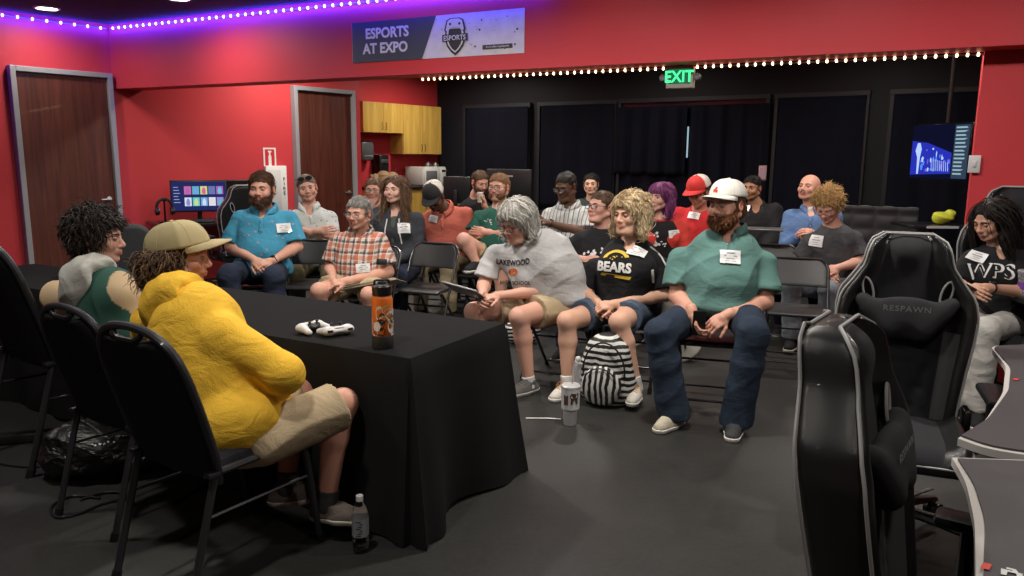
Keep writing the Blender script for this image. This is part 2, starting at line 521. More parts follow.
def strands(name, seeds, nrm, T, Ri, s, parent, cols, n=900, length=.05, seg=7, rad=.0016, curl=0.0, curlf=60., grav=0.0, flow=None, lift=.25, bvh=None, seed=1, jit=.3, keep=None, hug=.004, material=None, ban=None):
    """hair locks: tapered tubes that start on the scalp shell and follow the flow field (head axes)"""
    rs = np.random.RandomState(seed); idx = rs.randint(0, len(seeds), n)
    VS, FS, CS = [], [], []; c0, c1 = np.array(cols[0]), np.array(cols[1])
    base = 0; up = V(0, 0, 1)
    for i in idx:
        p = seeds[i].copy(); nn = nrm[i]
        if keep is not None and not keep(Ri(p)): continue
        f = flow(Ri(p), rs); f = unit(f + rs.randn(3) * jit); d = unit(f - nn * np.dot(f, nn) * .9 + nn * lift)
        L = length * (.65 + .7 * rs.rand()); st = L * s / seg; path = [p - nn * .003]; ph = rs.rand() * 6.28
        a1 = unit(np.cross(d, nn)); tight = rs.rand()
        for k in range(seg):
            p = p + d * st
            if grav: d = unit(d - up * grav * (k + 1) / seg)
            if bvh is not None:
                loc, no, ix, dist = bvh.find_nearest(Vector(p))
                if loc is not None:
                    loc = np.array(loc); no = np.array(no); h = np.dot(p - loc, no)
                    if h < hug * (.3 + tight): p = p + no * (hug * (.3 + tight) - h)
                    d = unit(d - no * np.dot(d, no) * .6)
            q = p
            if curl:
                t = k * st * curlf + ph; q = p + (a1 * math.cos(t) + np.cross(d, a1) * math.sin(t)) * curl * s * min(1, (k + 1) / 3)
            path.append(q)
        P = np.array(path); m = len(P)
        if ban is not None:
            H_ = np.array([Ri(q_) for q_ in P])
            bad = ban(H_[:, 0], H_[:, 1], H_[:, 2])
            if bad.any():
                c_ = int(np.argmax(bad))
                if c_ < 4: continue
                P = P[:c_]; m = c_
        tg = np.gradient(P, axis=0); tg /= np.linalg.norm(tg, axis=1)[:, None] + 1e-9
        u = np.cross(tg, V(.3, .5, .81)); u /= np.linalg.norm(u, axis=1)[:, None] + 1e-9; w = np.cross(tg, u)
        r = rad * s * (1 - np.linspace(0, 1, m) ** 2 * .8) * (.7 + .6 * rs.rand())
        for j in range(3):
            a = 2.094 * j; VS.append(P + r[:, None] * (u * math.cos(a) + w * math.sin(a)))
        ar = np.arange(m - 1)
        for j in range(3):
            l = (j + 1) % 3
            FS.append(np.stack([base + j * m + ar, base + l * m + ar, base + l * m + ar + 1, base + j * m + ar + 1], 1))
        c = c0 + (c1 - c0) * rs.rand() ** 1.3; CS.append(np.tile(c, (3 * m, 1))); base += 3 * m
    if not VS: return None
    me = npmesh(name, np.concatenate(VS), np.concatenate(FS), mats=[material or HAIRM], attrs={'col': np.concatenate(CS)})
    o = bpy.data.objects.new(name, me); link(o, parent); return o

def join_np(o, extra):
    """append another numpy-built object's mesh into o (same material), removing it"""
    if extra is None: return
    def grab(me):
        v = np.empty(len(me.vertices) * 3, np.float32); me.vertices.foreach_get('co', v)
        l = np.empty(len(me.loops), np.int32); me.loops.foreach_get('vertex_index', l)
        a = np.empty(len(me.vertices) * 4, np.float32); me.attributes['col'].data.foreach_get('color', a)
        return v.reshape(-1, 3), l.reshape(-1, 4), a.reshape(-1, 4)
    v1, f1, a1 = grab(o.data); v2, f2, a2 = grab(extra.data)
    me = npmesh(o.name, np.concatenate([v1, v2]), np.concatenate([f1, f2 + len(v1)]), mats=list(o.data.materials), attrs={'col': np.concatenate([a1, a2])})
    old = o.data; o.data = me; bpy.data.meshes.remove(old); e = extra.data; bpy.data.objects.remove(extra); bpy.data.meshes.remove(e)

def away(p, rs): return unit(p - V(0, -.05, .11)) + V(0, 0, -.2)
def fwdflow(p, rs): return unit(p - V(.01, -.06, .11)) + V(.25, .9 if p[2] > .04 else .1, 0)
def downflow(p, rs): return V(p[0] * 6, p[1] * 2.0, -.9) if p[2] < .07 else V(p[0] * 14, p[1] * 9, -.25)
def rndflow(p, rs): return rs.randn(3)

HN = unit((0, .77, -.64))
def hair(P, style, cols, n, **kw):
    T, R, s = P['T'], P['R'], P['hs']; O = P['O']; Ri = lambda p: R.T @ (p - O) / s
    sd = SDF(); E = lambda c, r, k=.015, op='+': sd.ell(T(c), np.array(r) * s * HW, R, k=k * s, op=op)
    hp = T(V(0, .088, .066)); hn = R @ HN
    base = cols[2] if len(cols) > 2 else tuple((a * .6 + b * .4) * .7 for a, b in zip(cols[0], cols[1]))
    puff = kw.get('puff', 0.0); noi = kw.get('noise', .003)
    fl, L, curl, grav, rad, lift, seg = away, .035, 0, 0, .0016, .3, 5
    ban = lambda x, y, z: (y > .045) & (np.abs(x) < .070) & (z < .050)
    if style in ('short', 'buzz', 'fluffy', 'curly', 'side'):
        E((0, -.014, .036), (.080 + puff, .101 + puff, .089 + puff), .02); E((0, -.045, -.01), (.074, .062, .07), .02)
        sd.cut(hp, hn)
        if style == 'buzz': E((0, .14, .03), (.06, .07, .06), .01, '-')
        if style == 'fluffy': fl, L, curl, rad, lift, seg, grav = away, .060, .007, .0024, .30, 9, .35
        if style == 'curly': fl, L, curl, rad, lift, seg, grav = rndflow, .040, .009, .0024, .28, 9, .1
        if style == 'side': fl, L = fwdflow, .05
        if style == 'buzz': L, rad = .008, .001
    elif style in ('bob', 'long', 'wavy'):
        E((0, -.018, .036), (.086 + puff, .106 + puff, .092 + puff), .02)
        lowz = kw.get('low', -.13) if style != 'long' else -.10
        E((0, -.045, -.05 - (lowz + .13) * -.5), (.088 + puff, .075 + puff * .6, .11 - (lowz + .13) * .6), .03)
        for x in (-1, 1):
            sd.cap(T((x * (.074 + puff), -.012, .02)), T((x * (.082 + puff), .008, lowz)), .026 * s, .022 * s, k=.03 * s)
            if style == 'long':
                sd.cap(T((x * .08, .005, -.09)), T((x * .105, .035, -.26)), .026 * s, .012 * s, k=.03 * s)
                sd.cap(T((x * .05, -.06, -.06)), T((x * .07, -.075, -.24)), .04 * s, .03 * s, k=.03 * s)
        fz = kw.get('fringe', .06); ban = lambda x, y, z: (y > .050) & (np.abs(x) < .060) & (z < fz - .004)
        E((0, .125, -.055), (.064 + kw.get('open', 0), .085, .055 + fz), .012, '-')
        E((0, .075, -.16), (.05, .07, .10), .02, '-')
        fl, L, grav, rad, lift, seg = downflow, (.12 if style != 'long' else .22), .25, .0024, .12, 9
        curl = .006 if style == 'wavy' else .0015
    elif style == 'cap':       # only what shows under a cap
        E((0, -.014, .03), (.082, .102, .085), .02); E((0, -.045, -.03), (.080 + puff, .07 + puff, .06 + puff), .02)
        sd.cut(T(V(0, .03, .05)), R @ unit((0, .75, .6))); sd.cut(T(V(0, .035, 0)), R @ unit((0, 1, -.1)))
        L = .03
        ban = lambda x, y, z: (z > .036 + .25 * np.minimum(0, y)) | ((y > .03) & (np.abs(x) < .09))
        if kw.get('curls'): fl, L, curl, rad, lift, seg, grav = (lambda p, r: r.randn(3) * .55 + V(p[0] * 6, p[1] * 3, -.75)), .085, .011, .0022, .25, 12, .4
    rs = np.random.RandomState(kw.get('seed', 3)); ph = rs.rand(6) * 6.28
    sd.noise = lambda X, Y, Z: (noi * np.sin(90 * X + 60 * Z + ph[0] + 2 * np.sin(40 * Y + ph[3])) * np.sin(80 * Y + 30 * Z + ph[1])).astype(np.float32)
    o = sdfobj('hair', sd, P['hh'] * (1.2 if n else 1.0), HAIRM, P['root'], attrs=lambda v: {'col': np.tile(base, (len(v), 1))})
    if n:
        me = o.data; vs = np.empty(len(me.vertices) * 3, np.float32); me.vertices.foreach_get('co', vs); vs = vs.reshape(-1, 3).astype(float)
        nm = np.empty(len(me.vertices) * 3, np.float32); me.vertex_normals.foreach_get('vector', nm); nm = nm.reshape(-1, 3).astype(float)
        cen = (nm * (vs - T(V(0, -.02, -.02)))).sum(1) > 0
        bv = bvh_of(o) if style in ('bob', 'long', 'wavy', 'side', 'short') else None
        ex = strands('x', vs[cen], nm[cen], T, Ri, s, None, cols, n=n, length=kw.get('L', L), seg=seg, rad=kw.get('rad', rad), curl=kw.get('curl', curl), grav=kw.get('grav', grav), flow=kw.get('flow', fl), lift=kw.get('lift', lift), bvh=bv, seed=kw.get('seed', 3), jit=kw.get('jit', .3), curlf=kw.get('curlf', 60), ban=ban)
        join_np(o, ex)
    return o

def beard(P, cols, n=500, L=.018, full=1.0):
    T, R, s = P['T'], P['R'], P['hs']; O = P['O']; Ri = lambda p: R.T @ (p - O) / s
    sd = SDF(); E = lambda c, r, k=.012, op='+': sd.ell(T(c), np.array(r) * s * HW, R, k=k * s, op=op)
    a = .001 + .006 * full
    E((0, .030, -.068), (.0605 * P.get('jw', 1) + a, .058 + a, .044 + a), .012); E((0, .074, -.096 - a * .8), (.028, .020 + a, .020 + a), .012)
    for x in (-1, 1):
        E((x * .030, .060, -.086), (.028 + a, .026 + a, .026 + a), .012)
        sd.cap(T((x * .071, .006, -.025)), T((x * .052, .045, -.072)), .010 * s, .016 * s, k=.015 * s)
        sd.cap(T((x * .002, .1035, -.0515)), T((x * .027, .09, -.062)), .0055 * s, .006 * s, k=.004 * s)
    E((0, .104, -.0665), (.019, .022, .0062), .003, '-')
    E((0, .11, -.010), (.060, .07, .040), .008, '-')
    o = sdfobj('beard', sd, P['hh'], HAIRM, P['root'], attrs=lambda v: {'col': np.tile([c * .8 for c in cols[0]], (len(v), 1))})
    if n:
        me = o.data; vs = np.empty(len(me.vertices) * 3, np.float32); me.vertices.foreach_get('co', vs); vs = vs.reshape(-1, 3).astype(float)
        nm = np.empty(len(me.vertices) * 3, np.float32); me.vertex_normals.foreach_get('vector', nm); nm = nm.reshape(-1, 3).astype(float)
        ex = strands('x', vs, nm, T, Ri, s, None, cols, n=n, length=L, seg=3, rad=.0013, flow=lambda p, r: V(p[0] * 3, .3, -1), lift=.35, seed=5)
        join_np(o, ex)
    return o

def brows(P, col, up=0.0):
    mb = MB(); T = P['T']; s = P['hs']
    for x in (-1, 1):
        pts = [T(V(x * a, .0985 - b, .0175 + c + up)) for a, b, c in ((.012, -.001, 0), (.022, 0, .004), (.034, .003, .006), (.046, .012, .002))]
        mb.tube(pts, [.0025 * s, .0036 * s, .0032 * s, .0014 * s], 6)
    mb.build('eyebrows', mat('brow_%d' % int(sum(col) * 1000), col, .8), P['root'])

def glasses(P, col=(.01, .01, .01), w=.026, h=.018, rim=.0016, dark=False):
    T = P['T']; s = P['hs']; mb = MB(); y = .112
    for x in (-1, 1):
        pts = [T(V(x * .032 + w * math.copysign(abs(math.cos(a)) ** .7, math.cos(a)), y - .10 * (x * .032 + w * math.cos(a)) ** 2 * 10, -.003 + h * math.copysign(abs(math.sin(a)) ** .7, math.sin(a)))) for a in np.linspace(0, 2 * PI, 21)[:-1]]
        mb.tube(pts, rim * s, 5, closed=True)
        mb.tube([T(V(x * .057, y - .003, .003)), T(V(x * .077, .09, .004)), T(V(x * .083, .0, .004)), T(V(x * .080, -.02, -.008))], rim * s, 5)
    mb.tube([T(V(-.008, y, .001)), T(V(0, y + .002, .004)), T(V(.008, y, .001))], rim * s, 5)
    g = mb.build('glasses', mat('glasses_%d' % int(sum(col) * 999), col, .25, spec=.6), P['root'])
    lb = MB()
    for x in (-1, 1):
        pts = [T(V(x * .032 + w * .93 * math.cos(a), y - .10 * (x * .032 + w * math.cos(a)) ** 2 * 10, -.003 + h * .93 * math.sin(a))) for a in np.linspace(0, 2 * PI, 17)[:-1]]
        lb.add(pts, [tuple(range(16))])
    lb.build('lens', mat('dark_lens', (.02, .02, .025), .08) if dark else mat('clear_lens', (.9, .93, 1), .02, alpha=.12, spec=.8), g)
    return g

def cap_hat(P, front, back, brimc, tilt=0.0, yaw=0.0, brim=True, lift=0.0, mesh_back=False, scale=1.0, button=None, brow=.038, badge=None):
    T, R, s = P['T'], P['R'], P['hs'] * scale; O = P['O'] + R @ V(0, 0, lift) * s
    Q = R @ rotm(yaw, tilt, 0); t = lambda p: O + s * (Q @ (p - V(0, -.01, brow))) + R @ V(0, -.01, brow) * s
    NU, NV = 48, 14; vs, col = [], []
    a, b, c = .088, .111, .092
    for j in range(NV + 1):
        e = PI / 2 * j / NV
        for i in range(NU):
            th = 2 * PI * i / NU; sm = math.cos(e) ** .82; z = math.sin(e) * c * (1 + .10 * max(0, math.sin(th)) * math.cos(e))
            vs.append(t(V(a * sm * math.cos(th), -.01 + b * sm * math.sin(th), brow + z)))
            fr = math.sin(th) > .22
            col.append(front if fr else back)
    fs = [(j * NU + i, j * NU + (i + 1) % NU, (j + 1) * NU + (i + 1) % NU, (j + 1) * NU + i) for j in range(NV) for i in range(NU)]
    if mesh_back: # the arched gap above the strap
        fs = [f for f in fs if not (f[0] // NU < 4 and abs(((f[0] % NU) / NU * 360) - 270) < 26 - (f[0] // NU) * 5)]
    m = mat('cap_cloth', rough=.8, attr='col', bump=.35, bscale=500)
    o = bpy.data.objects.new('cap', npmesh('cap', vs, fs, mats=[m], attrs={'col': np.array(col)})); link(o, P['root'])
    md = o.modifiers.new('t', 'SOLIDIFY'); md.thickness = .003; md.offset = 1
    mb = MB()
    for k in range(6):
        th = PI / 6 + k * PI / 3
        mb.tube([t(V((a + .002) * math.cos(e) ** .82 * math.cos(th), -.01 + (b + .002) * math.cos(e) ** .82 * math.sin(th), brow + math.sin(e) * (c + .002) * (1 + .10 * max(0, math.sin(th)) * math.cos(e)))) for e in np.linspace(.02, PI / 2, 10)], .0016 * s, 5)
    mb.build('seam', mat('seam_%d' % int(sum(front) * 999), [k * .8 for k in front], .8), o)
    mb = MB(); mb.ball(t(V(0, -.01, brow + c + .003)), (.009 * s, .009 * s, .005 * s), 10, R=Q)
    mb.build('button', mat('btn_%d' % int(sum(button or front) * 999), button or front, .7), o)
    if brim:
        NB, NR = 22, 8; vs = []
        for j in range(NR + 1):
            r = j / NR
            for i in range(NB + 1):
                th = math.radians(18 + 144 * i / NB); x = (a - .001) * math.cos(th); y = -.01 + (b - .001) * math.sin(th)
                f = max(0, math.sin((th - math.radians(18)) / math.radians(144) * PI)) ** .55
                X = x * (1 + .04 * r * f); Y = y + .078 * f * r
                vs.append(t(V(X, Y, brow + .004 - 2.1 * X * X * (.15 + r) - .010 * r * r)))
        fs = [(j * (NB + 1) + i, (j + 1) * (NB + 1) + i, (j + 1) * (NB + 1) + i + 1, j * (NB + 1) + i + 1) for j in range(NR) for i in range(NB)]
        ob = bpy.data.objects.new('brim', npmesh('brim', vs, fs, mats=[m], attrs={'col': np.tile(brimc, (len(vs), 1))})); link(ob, o)
        md = ob.modifiers.new('t', 'SOLIDIFY'); md.thickness = .004; md.offset = 0
    if badge:
        pl, mt = badge; bv = bvh_of(o); decal('badge', pl, bv, t(V(0, .2, brow + .045)), Q @ V(0, 1, .15), Q @ V(0, 0, 1), mt, o, off=.006)
    if mesh_back:
        mb = MB(); mb.tube([t(V((a) * math.cos(th), -.01 + (b) * math.sin(th), brow + .006)) for th in np.radians(np.linspace(236, 304, 12))], .006 * s, 6, flat=.4)
        mb.build('strap', mat('strapc', [k * .8 for k in back], .7), o)
    return o

def darker(c, k): return tuple(a * k for a in c)

def person(label, X, Y, f, S=1.0, bulk=1.0, belly=0.0, lean=.0, J=None, look=(0, 0, 0), face=None, pitch=0, roll=0, skin=(.55, .30, .21), eye=(.08, .05, .03),
           lid=14, gaze=(0, 1, 0), fat=0., fem=0., smile=0., hs=1.0, h=.009, hh=.0045, top=None, bottom=None, shoe=None, hands=None, feet=None, seat=.45, lips=None, legs=True, stubble=0.0, hsc=1.0, nose=1.0, socks=None, bust=0.):
    f = unit(np.array([f[0], f[1], 0.])); r = V(f[1], -f[0], 0); B = np.stack([r, f, V(0, 0, 1)], 1)
    root = empty('person', (X, Y, 0), math.atan2(f[1], f[0]) - PI / 2); tag(root, label, 'person')
    o0 = V(X, Y, 0); loc = lambda w: B.T @ (w - o0)
    px = lambda a: loc(atPlane(a[0], a[1], o0 + f * a[2], f))
    J = J or {}
    g = {k: (px(v) if len(v) == 3 and abs(v[0]) > 5 else V(*v)) for k, v in J.items()}
    P0 = g.get('pelvis', V(0, 0, seat + .10 * S))
    sp = unit(V(0, math.sin(lean), math.cos(lean)))
    N = g.get('neck', P0 + sp * .49 * S)
    O = g.get('head', N + unit(sp + V(0, .35, .6)) * .18 * S)
    if np.linalg.norm(O - N) > .178 * S: N = O + unit(N - O) * .178 * S
    sp = unit(N - P0); tl = np.linalg.norm(N - P0)
    shR = g.get('shR', P0 + sp * (tl - .055 * S) + V(.185 * S * (1 - .1 * fem), 0, 0)); shL = g.get('shL', P0 + sp * (tl - .055 * S) - V(.185 * S * (1 - .1 * fem), 0, 0))
    ax = unit(shR - shL); fw = unit(np.cross(sp, ax)); ax = unit(np.cross(fw, sp))
    hipR = g.get('hipR', P0 + V(.095 * S, .02, -.02)); hipL = g.get('hipL', P0 + V(-.095 * S, .02, -.02))
    knR = g.get('knR', V(.14 * S, .46 * S, seat + .06)); knL = g.get('knL', V(-.14 * S, .46 * S, seat + .06))
    anR = g.get('anR', V(knR[0], knR[1] - .03, .085)); anL = g.get('anL', V(knL[0], knL[1] - .03, .085))
    wrR = g.get('wrR', V(.06 * S, .30 * S, seat + .20)); wrL = g.get('wrL', V(-.06 * S, .30 * S, seat + .20))
    elR = g['elR'] if 'elR' in g else ik(shR, wrR, .29 * S, .25 * S, V(.5, -.5, -1)); elL = g['elL'] if 'elL' in g else ik(shL, wrL, .29 * S, .25 * S, V(-.5, -.5, -1))
    if face is not None:
        azc = math.atan2(-Y, -X) - math.radians(face); yaw = math.degrees(azc - math.atan2(f[1], f[0])); yaw = (yaw + 180) % 360 - 180
    else: yaw = look[0]; pitch = pitch or look[1]; roll = roll or look[2]
    R = rotm(yaw, pitch, roll); s = S * hs; T = lambda p: O + s * (R @ (np.array(p, float) * HW))
    P = dict(jw=1 + .1 * fat, root=root, T=T, R=R, hs=s, O=O, hh=hh, N=N, sp=sp, fw=fw, ax=ax, P0=P0, g=dict(shR=shR, shL=shL, elR=elR, elL=elL, wrR=wrR, wrL=wrL, knR=knR, knL=knL, anR=anR, anL=anL), S=S, h=h, B=B, o0=o0, px=px, tl=tl)
    RT = np.stack([ax, fw, sp], 1); b = S * bulk
    def torso(sd, gr, hem=True):
        sd.ell(P0 + fw * .0, (np.array((.175 * b, .125 * b, .12 * S)) + gr), RT, k=.06)
        sd.ell(P0 + sp * tl * .36 + fw * (.035 + .05 * belly) * S, (np.array((.155 * b * (1 + .12 * belly), .12 * b * (1 + .35 * belly), .17 * S)) + gr), RT, k=.07)
        sd.ell(P0 + sp * tl * .68 + fw * .02 * S, (np.array((.165 * b * (1 - .07 * fem), .115 * b, .155 * S)) + gr), RT, k=.06)
        if bust:
            for x in (-1, 1): sd.ell(P0 + sp * tl * .62 + fw * (.10 + .02 * bust) * b + ax * x * .075 * b, np.array((.075, .06, .07)) * b * bust + gr, RT, k=.05)
        m = P0 + sp * (tl - .06 * S)
        if 'shR' in g: m = (shR + shL) / 2 - sp * .01 * S
        for q in (shR, shL): sd.cap(m, q - (q - m) * .14, .060 * b + gr * .6, .046 * b + gr * .6, k=.04)
        sd.cap(m + ax * .05 * S, N + sp * .01, .05 * b + gr, .05 * S + gr * .5, k=.04); sd.cap(m - ax * .05 * S, N + sp * .01, .05 * b + gr, .05 * S + gr * .5, k=.04)
    nr = .054 * S * (1 + .12 * (bulk - 1)) * (1 - .16 * fem) * (1 + .12 * fat)
    sd = SDF(); torso(sd, 0)
    sd.cap(N - sp * .04, T((0, -.015, -.06)), nr * 1.08, nr, k=.03)
    for sh, el, wr in ((shR, elR, wrR), (shL, elL, wrL)):
        aw = .047 * (.5 * b + .5 * S) * (1 - .08 * fem)
        s2 = sh + (el - sh) * .10 + (P0 + sp * tl * .8 - sh) * .07
        sd.cap(s2, el, aw * .98, aw * .9, k=.03); m = el + (wr - el) * .3
        sd.cap(el, m, aw * .9, aw * .93, k=.02); sd.cap(m, wr, aw * .93, .026 * S * (1 - .08 * fem), k=.015)
    if legs:
        for hp, kn, an in ((hipR, knR, anR), (hipL, knL, anL)):
            tw = .5 * b + .5 * S
            sd.cap(hp, kn, .085 * tw, .058 * tw, k=.04); c = kn + (an - kn) * .32 + V(0, -.018, 0)
            sd.ell(kn + V(0, .012, .004), (.048 * tw, .048 * tw, .052 * tw), k=.02)
            sd.cap(kn, c, .052 * tw, .054 * tw, k=.02); sd.cap(c, an, .053 * tw, .034 * S, k=.02)
            sd.cap(an, an + V(0, .01, -.04), .034 * S, .03 * S, k=.02)
    head_prims(sd, T, R, s, fat, fem, smile, nose)
    sdh = SDF(); boxes = [(O - .16 * s, O + .16 * s, hh)]
    for side, wr, el in ((1, wrR, elR), (-1, wrL, elL)):
        hd = (hands or {}).get('R' if side > 0 else 'L', {})
        if hd is None: continue
        d = np.array(hd.get('d', unit(wr - el) + V(-side * .3, .2, -.1)), float); n = np.array(hd.get('n', V(-side * .6, -.3, -.6)), float)
        # thumb lies toward the body's front / up
        hand_prims(sd, wr, d, n, hd.get('side', 1 if side > 0 else -1) * -1, S * hsc * (1 - .08 * fem), hd.get('curl', .5), hd.get('thumb', .6))
        c = wr + unit(d) * .08; boxes.append((c - .115, c + .115, min(hh * 1.0, .0045)))
    vs, q = sd.mesh(h); cen = vs[q].mean(1); kill = np.zeros(len(q), bool)
    for lo, hi, hq in boxes: kill |= ((cen > lo + h) & (cen < hi - h)).all(1)
    VV, QQ = [vs], [q[~kill]]; nb = len(vs)
    for i, (lo, hi, hq) in enumerate(boxes):
        v2, q2 = sd.mesh(hq, lo, hi)
        if i == 2 and len(boxes) == 3:  # hands that overlap share one region
            lo1, hi1, _ = boxes[1]; c2 = v2[q2].mean(1); q2 = q2[~((c2 > lo1 + hq * 2) & (c2 < hi1 - hq * 2)).all(1)]
        VV.append(v2); QQ.append(q2 + nb); nb += len(v2)
    vs = np.concatenate(VV); q = np.concatenate(QQ)
    # natural colouring of the skin: lips, cheeks, nose, ears, knuckles of the stubble
    col = np.tile(np.array(skin), (len(vs), 1)); hp = (vs - O) @ R / s; ix, iy, iz = hp.T
    def blend(m, c, k): m = np.clip(m, 0, 1)[:, None] * k; col[:] = col * (1 - m) + np.array(c) * m
    lc = lips or (skin[0] * .85, skin[1] * .52, skin[2] * .55)
    near = (np.abs(hp).max(1) < .16)
    blend(near * np.clip((.0036 - np.abs(np.hypot((ix) / 6.5, iz + .0655 - .006 * smile * (ix / .021) ** 2) - .0045)) / .001 + 1, 0, 1) * (iy > .088) * (np.abs(ix) < .022) * (np.abs(iz + .0655) < .0115 + .006 * smile), lc, .9)
    for x in (-1, 1): blend(near * (1 - np.hypot(np.hypot(ix - x * .042, iz + .03), (iy - .07) * .6) / .028), (skin[0] * 1.02, skin[1] * .72, skin[2] * .68), .5)
    blend(near * (1 - np.hypot(ix, iz + .03) / .016) * (iy > .1), (skin[0] * 1.02, skin[1] * .7, skin[2] * .65), .5)
    blend(near * (np.abs(ix) > .076) * (np.abs(iz) < .04), (skin[0] * 1.02, skin[1] * .7, skin[2] * .65), .5)
    if stubble: blend(near * np.clip((-.045 - iz) / .015 + .6, 0, 1) * (iy > -.0) * (np.hypot(ix / 2.4, iz + .0655) > .009), (skin[0] * .45, skin[1] * .42, skin[2] * .42), stubble)
    ev, ef, ec, em = head_extra(T, R, s, gaze, lid, eye, smile, skin)
    q = np.concatenate([q, ef + len(vs)]); mi = np.concatenate([np.zeros(len(q) - len(ef), int), em]); vs = np.concatenate([vs, ev]); col = np.concatenate([col, ec])
    me = npmesh('body', vs, q, mats=[SKIN, EYEM], midx=mi, attrs={'col': col}); body = bpy.data.objects.new('body', me); link(body, root)
    P['body'] = body
    # top
    if top:
        gr = top.get('g', .014); sd = SDF(); torso(sd, gr)
        lo_ = top.get('loose', 0)
        if lo_:
            sd.ell(P0 + sp * tl * .70 + fw * .01 * S, (np.array((.180 * b, .120 * b, .17 * S)) + gr + lo_ * .6), RT, k=.07); sd.ell(P0 + sp * tl * .38 + fw * .02 * S, (np.array((.168 * b, .125 * b, .19 * S)) + gr + lo_), RT, k=.07)
        sl = top.get('sleeve', .72)
        for sh, el, wr, sg in ((shR, elR, wrR, 1), (shL, elL, wrL, -1)):
            aw = .047 * (.5 * b + .5 * S) * (1 - .08 * fem)
            if sl <= 1:
                e = sh + (el - sh) * sl; u = unit(el - sh)
                s2 = sh + (el - sh) * .06 + (P0 + sp * tl * .8 - sh) * .05
                sd.cap(s2, sh + (el - sh) * (sl + .1), aw * 1.06 + gr * .6, aw + gr + top.get('flare', .012), k=.03, cut=(e, u))
            else:
                e = el + (wr - el) * .95; u = unit(wr - el)
                sd.cap(sh, el, aw * 1.08 + gr + .006, aw * .95 + gr + .008, k=.05)
                sd.cap(el, wr, aw * .95 + gr + .010, .028 * S + gr * .8, k=.03, cut=(e, u))
        if top.get('drape', 1): sd.ell(P0 + V(0, .10 + .05 * belly, .02), np.array((.17 * b, .12 * b * (1 + .2 * belly), .085 * S)), k=.06)
        sd.ell(P0, (.187 * b + gr, .137 * b + gr, .12 * S), RT, k=.05)
        sd.cut(P0 - V(0, 0, top.get('hem', .065)), (0, 0, -1))
        nl = top.get('neck', .012)
        sd.cap(N - sp * .012 + fw * .012, T((0, -.01, -.05)), nr + nl, nr + nl + .012, k=.012, op='-')
        if top.get('vneck'): sd.ell(N + fw * .085 * S - sp * .03, (.035 * S, .05, top['vneck'] * S), RT, k=.01, op='-')
        sd.noise = folds(top.get('amp', .0035) * 1.5, top.get('seed', 1 + int(X * 100) % 50))
        o = sdfobj(top.get('name', 'shirt'), sd, h * .95, top['m'], root, attrs=top.get('attrs') and (lambda v: top['attrs'](v, P)))
        P['shirt'] = o; P['bvh'] = bvh_of(o)
        cc = top.get('collar')
        if cc:
            mb = MB(); n_ = 30; ang = np.linspace(math.radians(104), math.radians(436), n_); IN, MID, OUT = [], [], []
            for q_, a in enumerate(ang):
                d_ = ax * math.cos(a) + fw * math.sin(a); fr = max(0, math.sin(a)); tip = .016 * S if q_ in (0, n_ - 1) else 0
                pts = []
                for rad_ in (nr + .020, nr + .040 + .012 * fr):
                    o_ = N + fw * .008 + d_ * rad_ * S + sp * .25; h_ = P['bvh'].ray_cast(Vector(o_), Vector(-sp), .5)
                    pts.append(np.array(h_[0]) if h_[0] is not None else o_ - sp * .25)
                IN.append(pts[0] + sp * (.030 - .016 * fr) * S - d_ * .004); MID.append(pts[0] + sp * (.026 - .014 * fr) * S + d_ * .012); OUT.append(pts[1] + sp * .005 - sp * tip + d_ * .004)
            vs_ = IN + MID + OUT; fs_ = [(r_ * n_ + i, r_ * n_ + i + 1, (r_ + 1) * n_ + i + 1, (r_ + 1) * n_ + i) for r_ in (0, 1) for i in range(n_ - 1)]
            mb.add(vs_, fs_); co = mb.build('collar', cc, root, angle=80); md = co.modifiers.new('t', 'SOLIDIFY'); md.thickness = .004
            if top.get('placket', 1):
                pk = []
                for t_ in np.linspace(.02, top.get('plen', .14), 6):
                    o_ = N - sp * t_ * S + fw * .4; h_ = P['bvh'].ray_cast(Vector(o_), Vector(-fw), .7)
                    if h_[0] is not None: pk.append(np.array(h_[0]) + fw * .003)
                if len(pk) > 2:
                    mb = MB(); vv = []
                    for p_ in pk: vv += [p_ - ax * .014, p_ + ax * .014]
                    mb.add(vv, [(2 * i, 2 * i + 1, 2 * i + 3, 2 * i + 2) for i in range(len(pk) - 1)]); po = mb.build('placket', cc, root); md = po.modifiers.new('t', 'SOLIDIFY'); md.thickness = .003
                    for p_ in pk[1::2]: m2 = MB(); m2.ball(p_ + fw * .004, .005, 8); m2.build('button', mat('shirt_button', (.5, .5, .48), .4), po)
    # trousers or shorts
    if bottom and legs:
        gr = bottom.get('g', .012); sd = SDF(); sd.ell(P0 - V(0, 0, .0), (np.array((.178 * b, .13 * b, .12 * S)) + gr), RT, k=.05)
        cutt = bottom.get('len', 2)
        for hp, kn, an in ((hipR, knR, anR), (hipL, knL, anL)):
            tw = .5 * b + .5 * S
            if cutt <= 1:
                e = hp + (kn - hp) * cutt; u = unit(kn - hp)
                sd.cap(hp, hp + (kn - hp) * (cutt + .06), .086 * tw + gr, .064 * tw + gr + bottom.get('flare', .014), k=.05, cut=(e, u))
            else:
                fl = bottom.get('flare', .012)
                sd.cap(hp, kn, .086 * tw + gr, .062 * tw + gr, k=.05); c = kn + (an - kn) * .35
                sd.cap(kn, c, .062 * tw + gr, .060 * tw + gr, k=.02); e = an + V(0, 0, .01)
                sd.cap(c, an - (an - c) * 0, .060 * tw + gr, .046 * S + gr + fl, k=.03, cut=(e, V(0, -.15, -1)))
        sd.noise = folds(bottom.get('amp', .004) * 1.5, 5 + int(X * 100) % 50, (8, 12, 20))
        sd.cut(P0 + V(0, 0, .11), (0, -.3, 1))
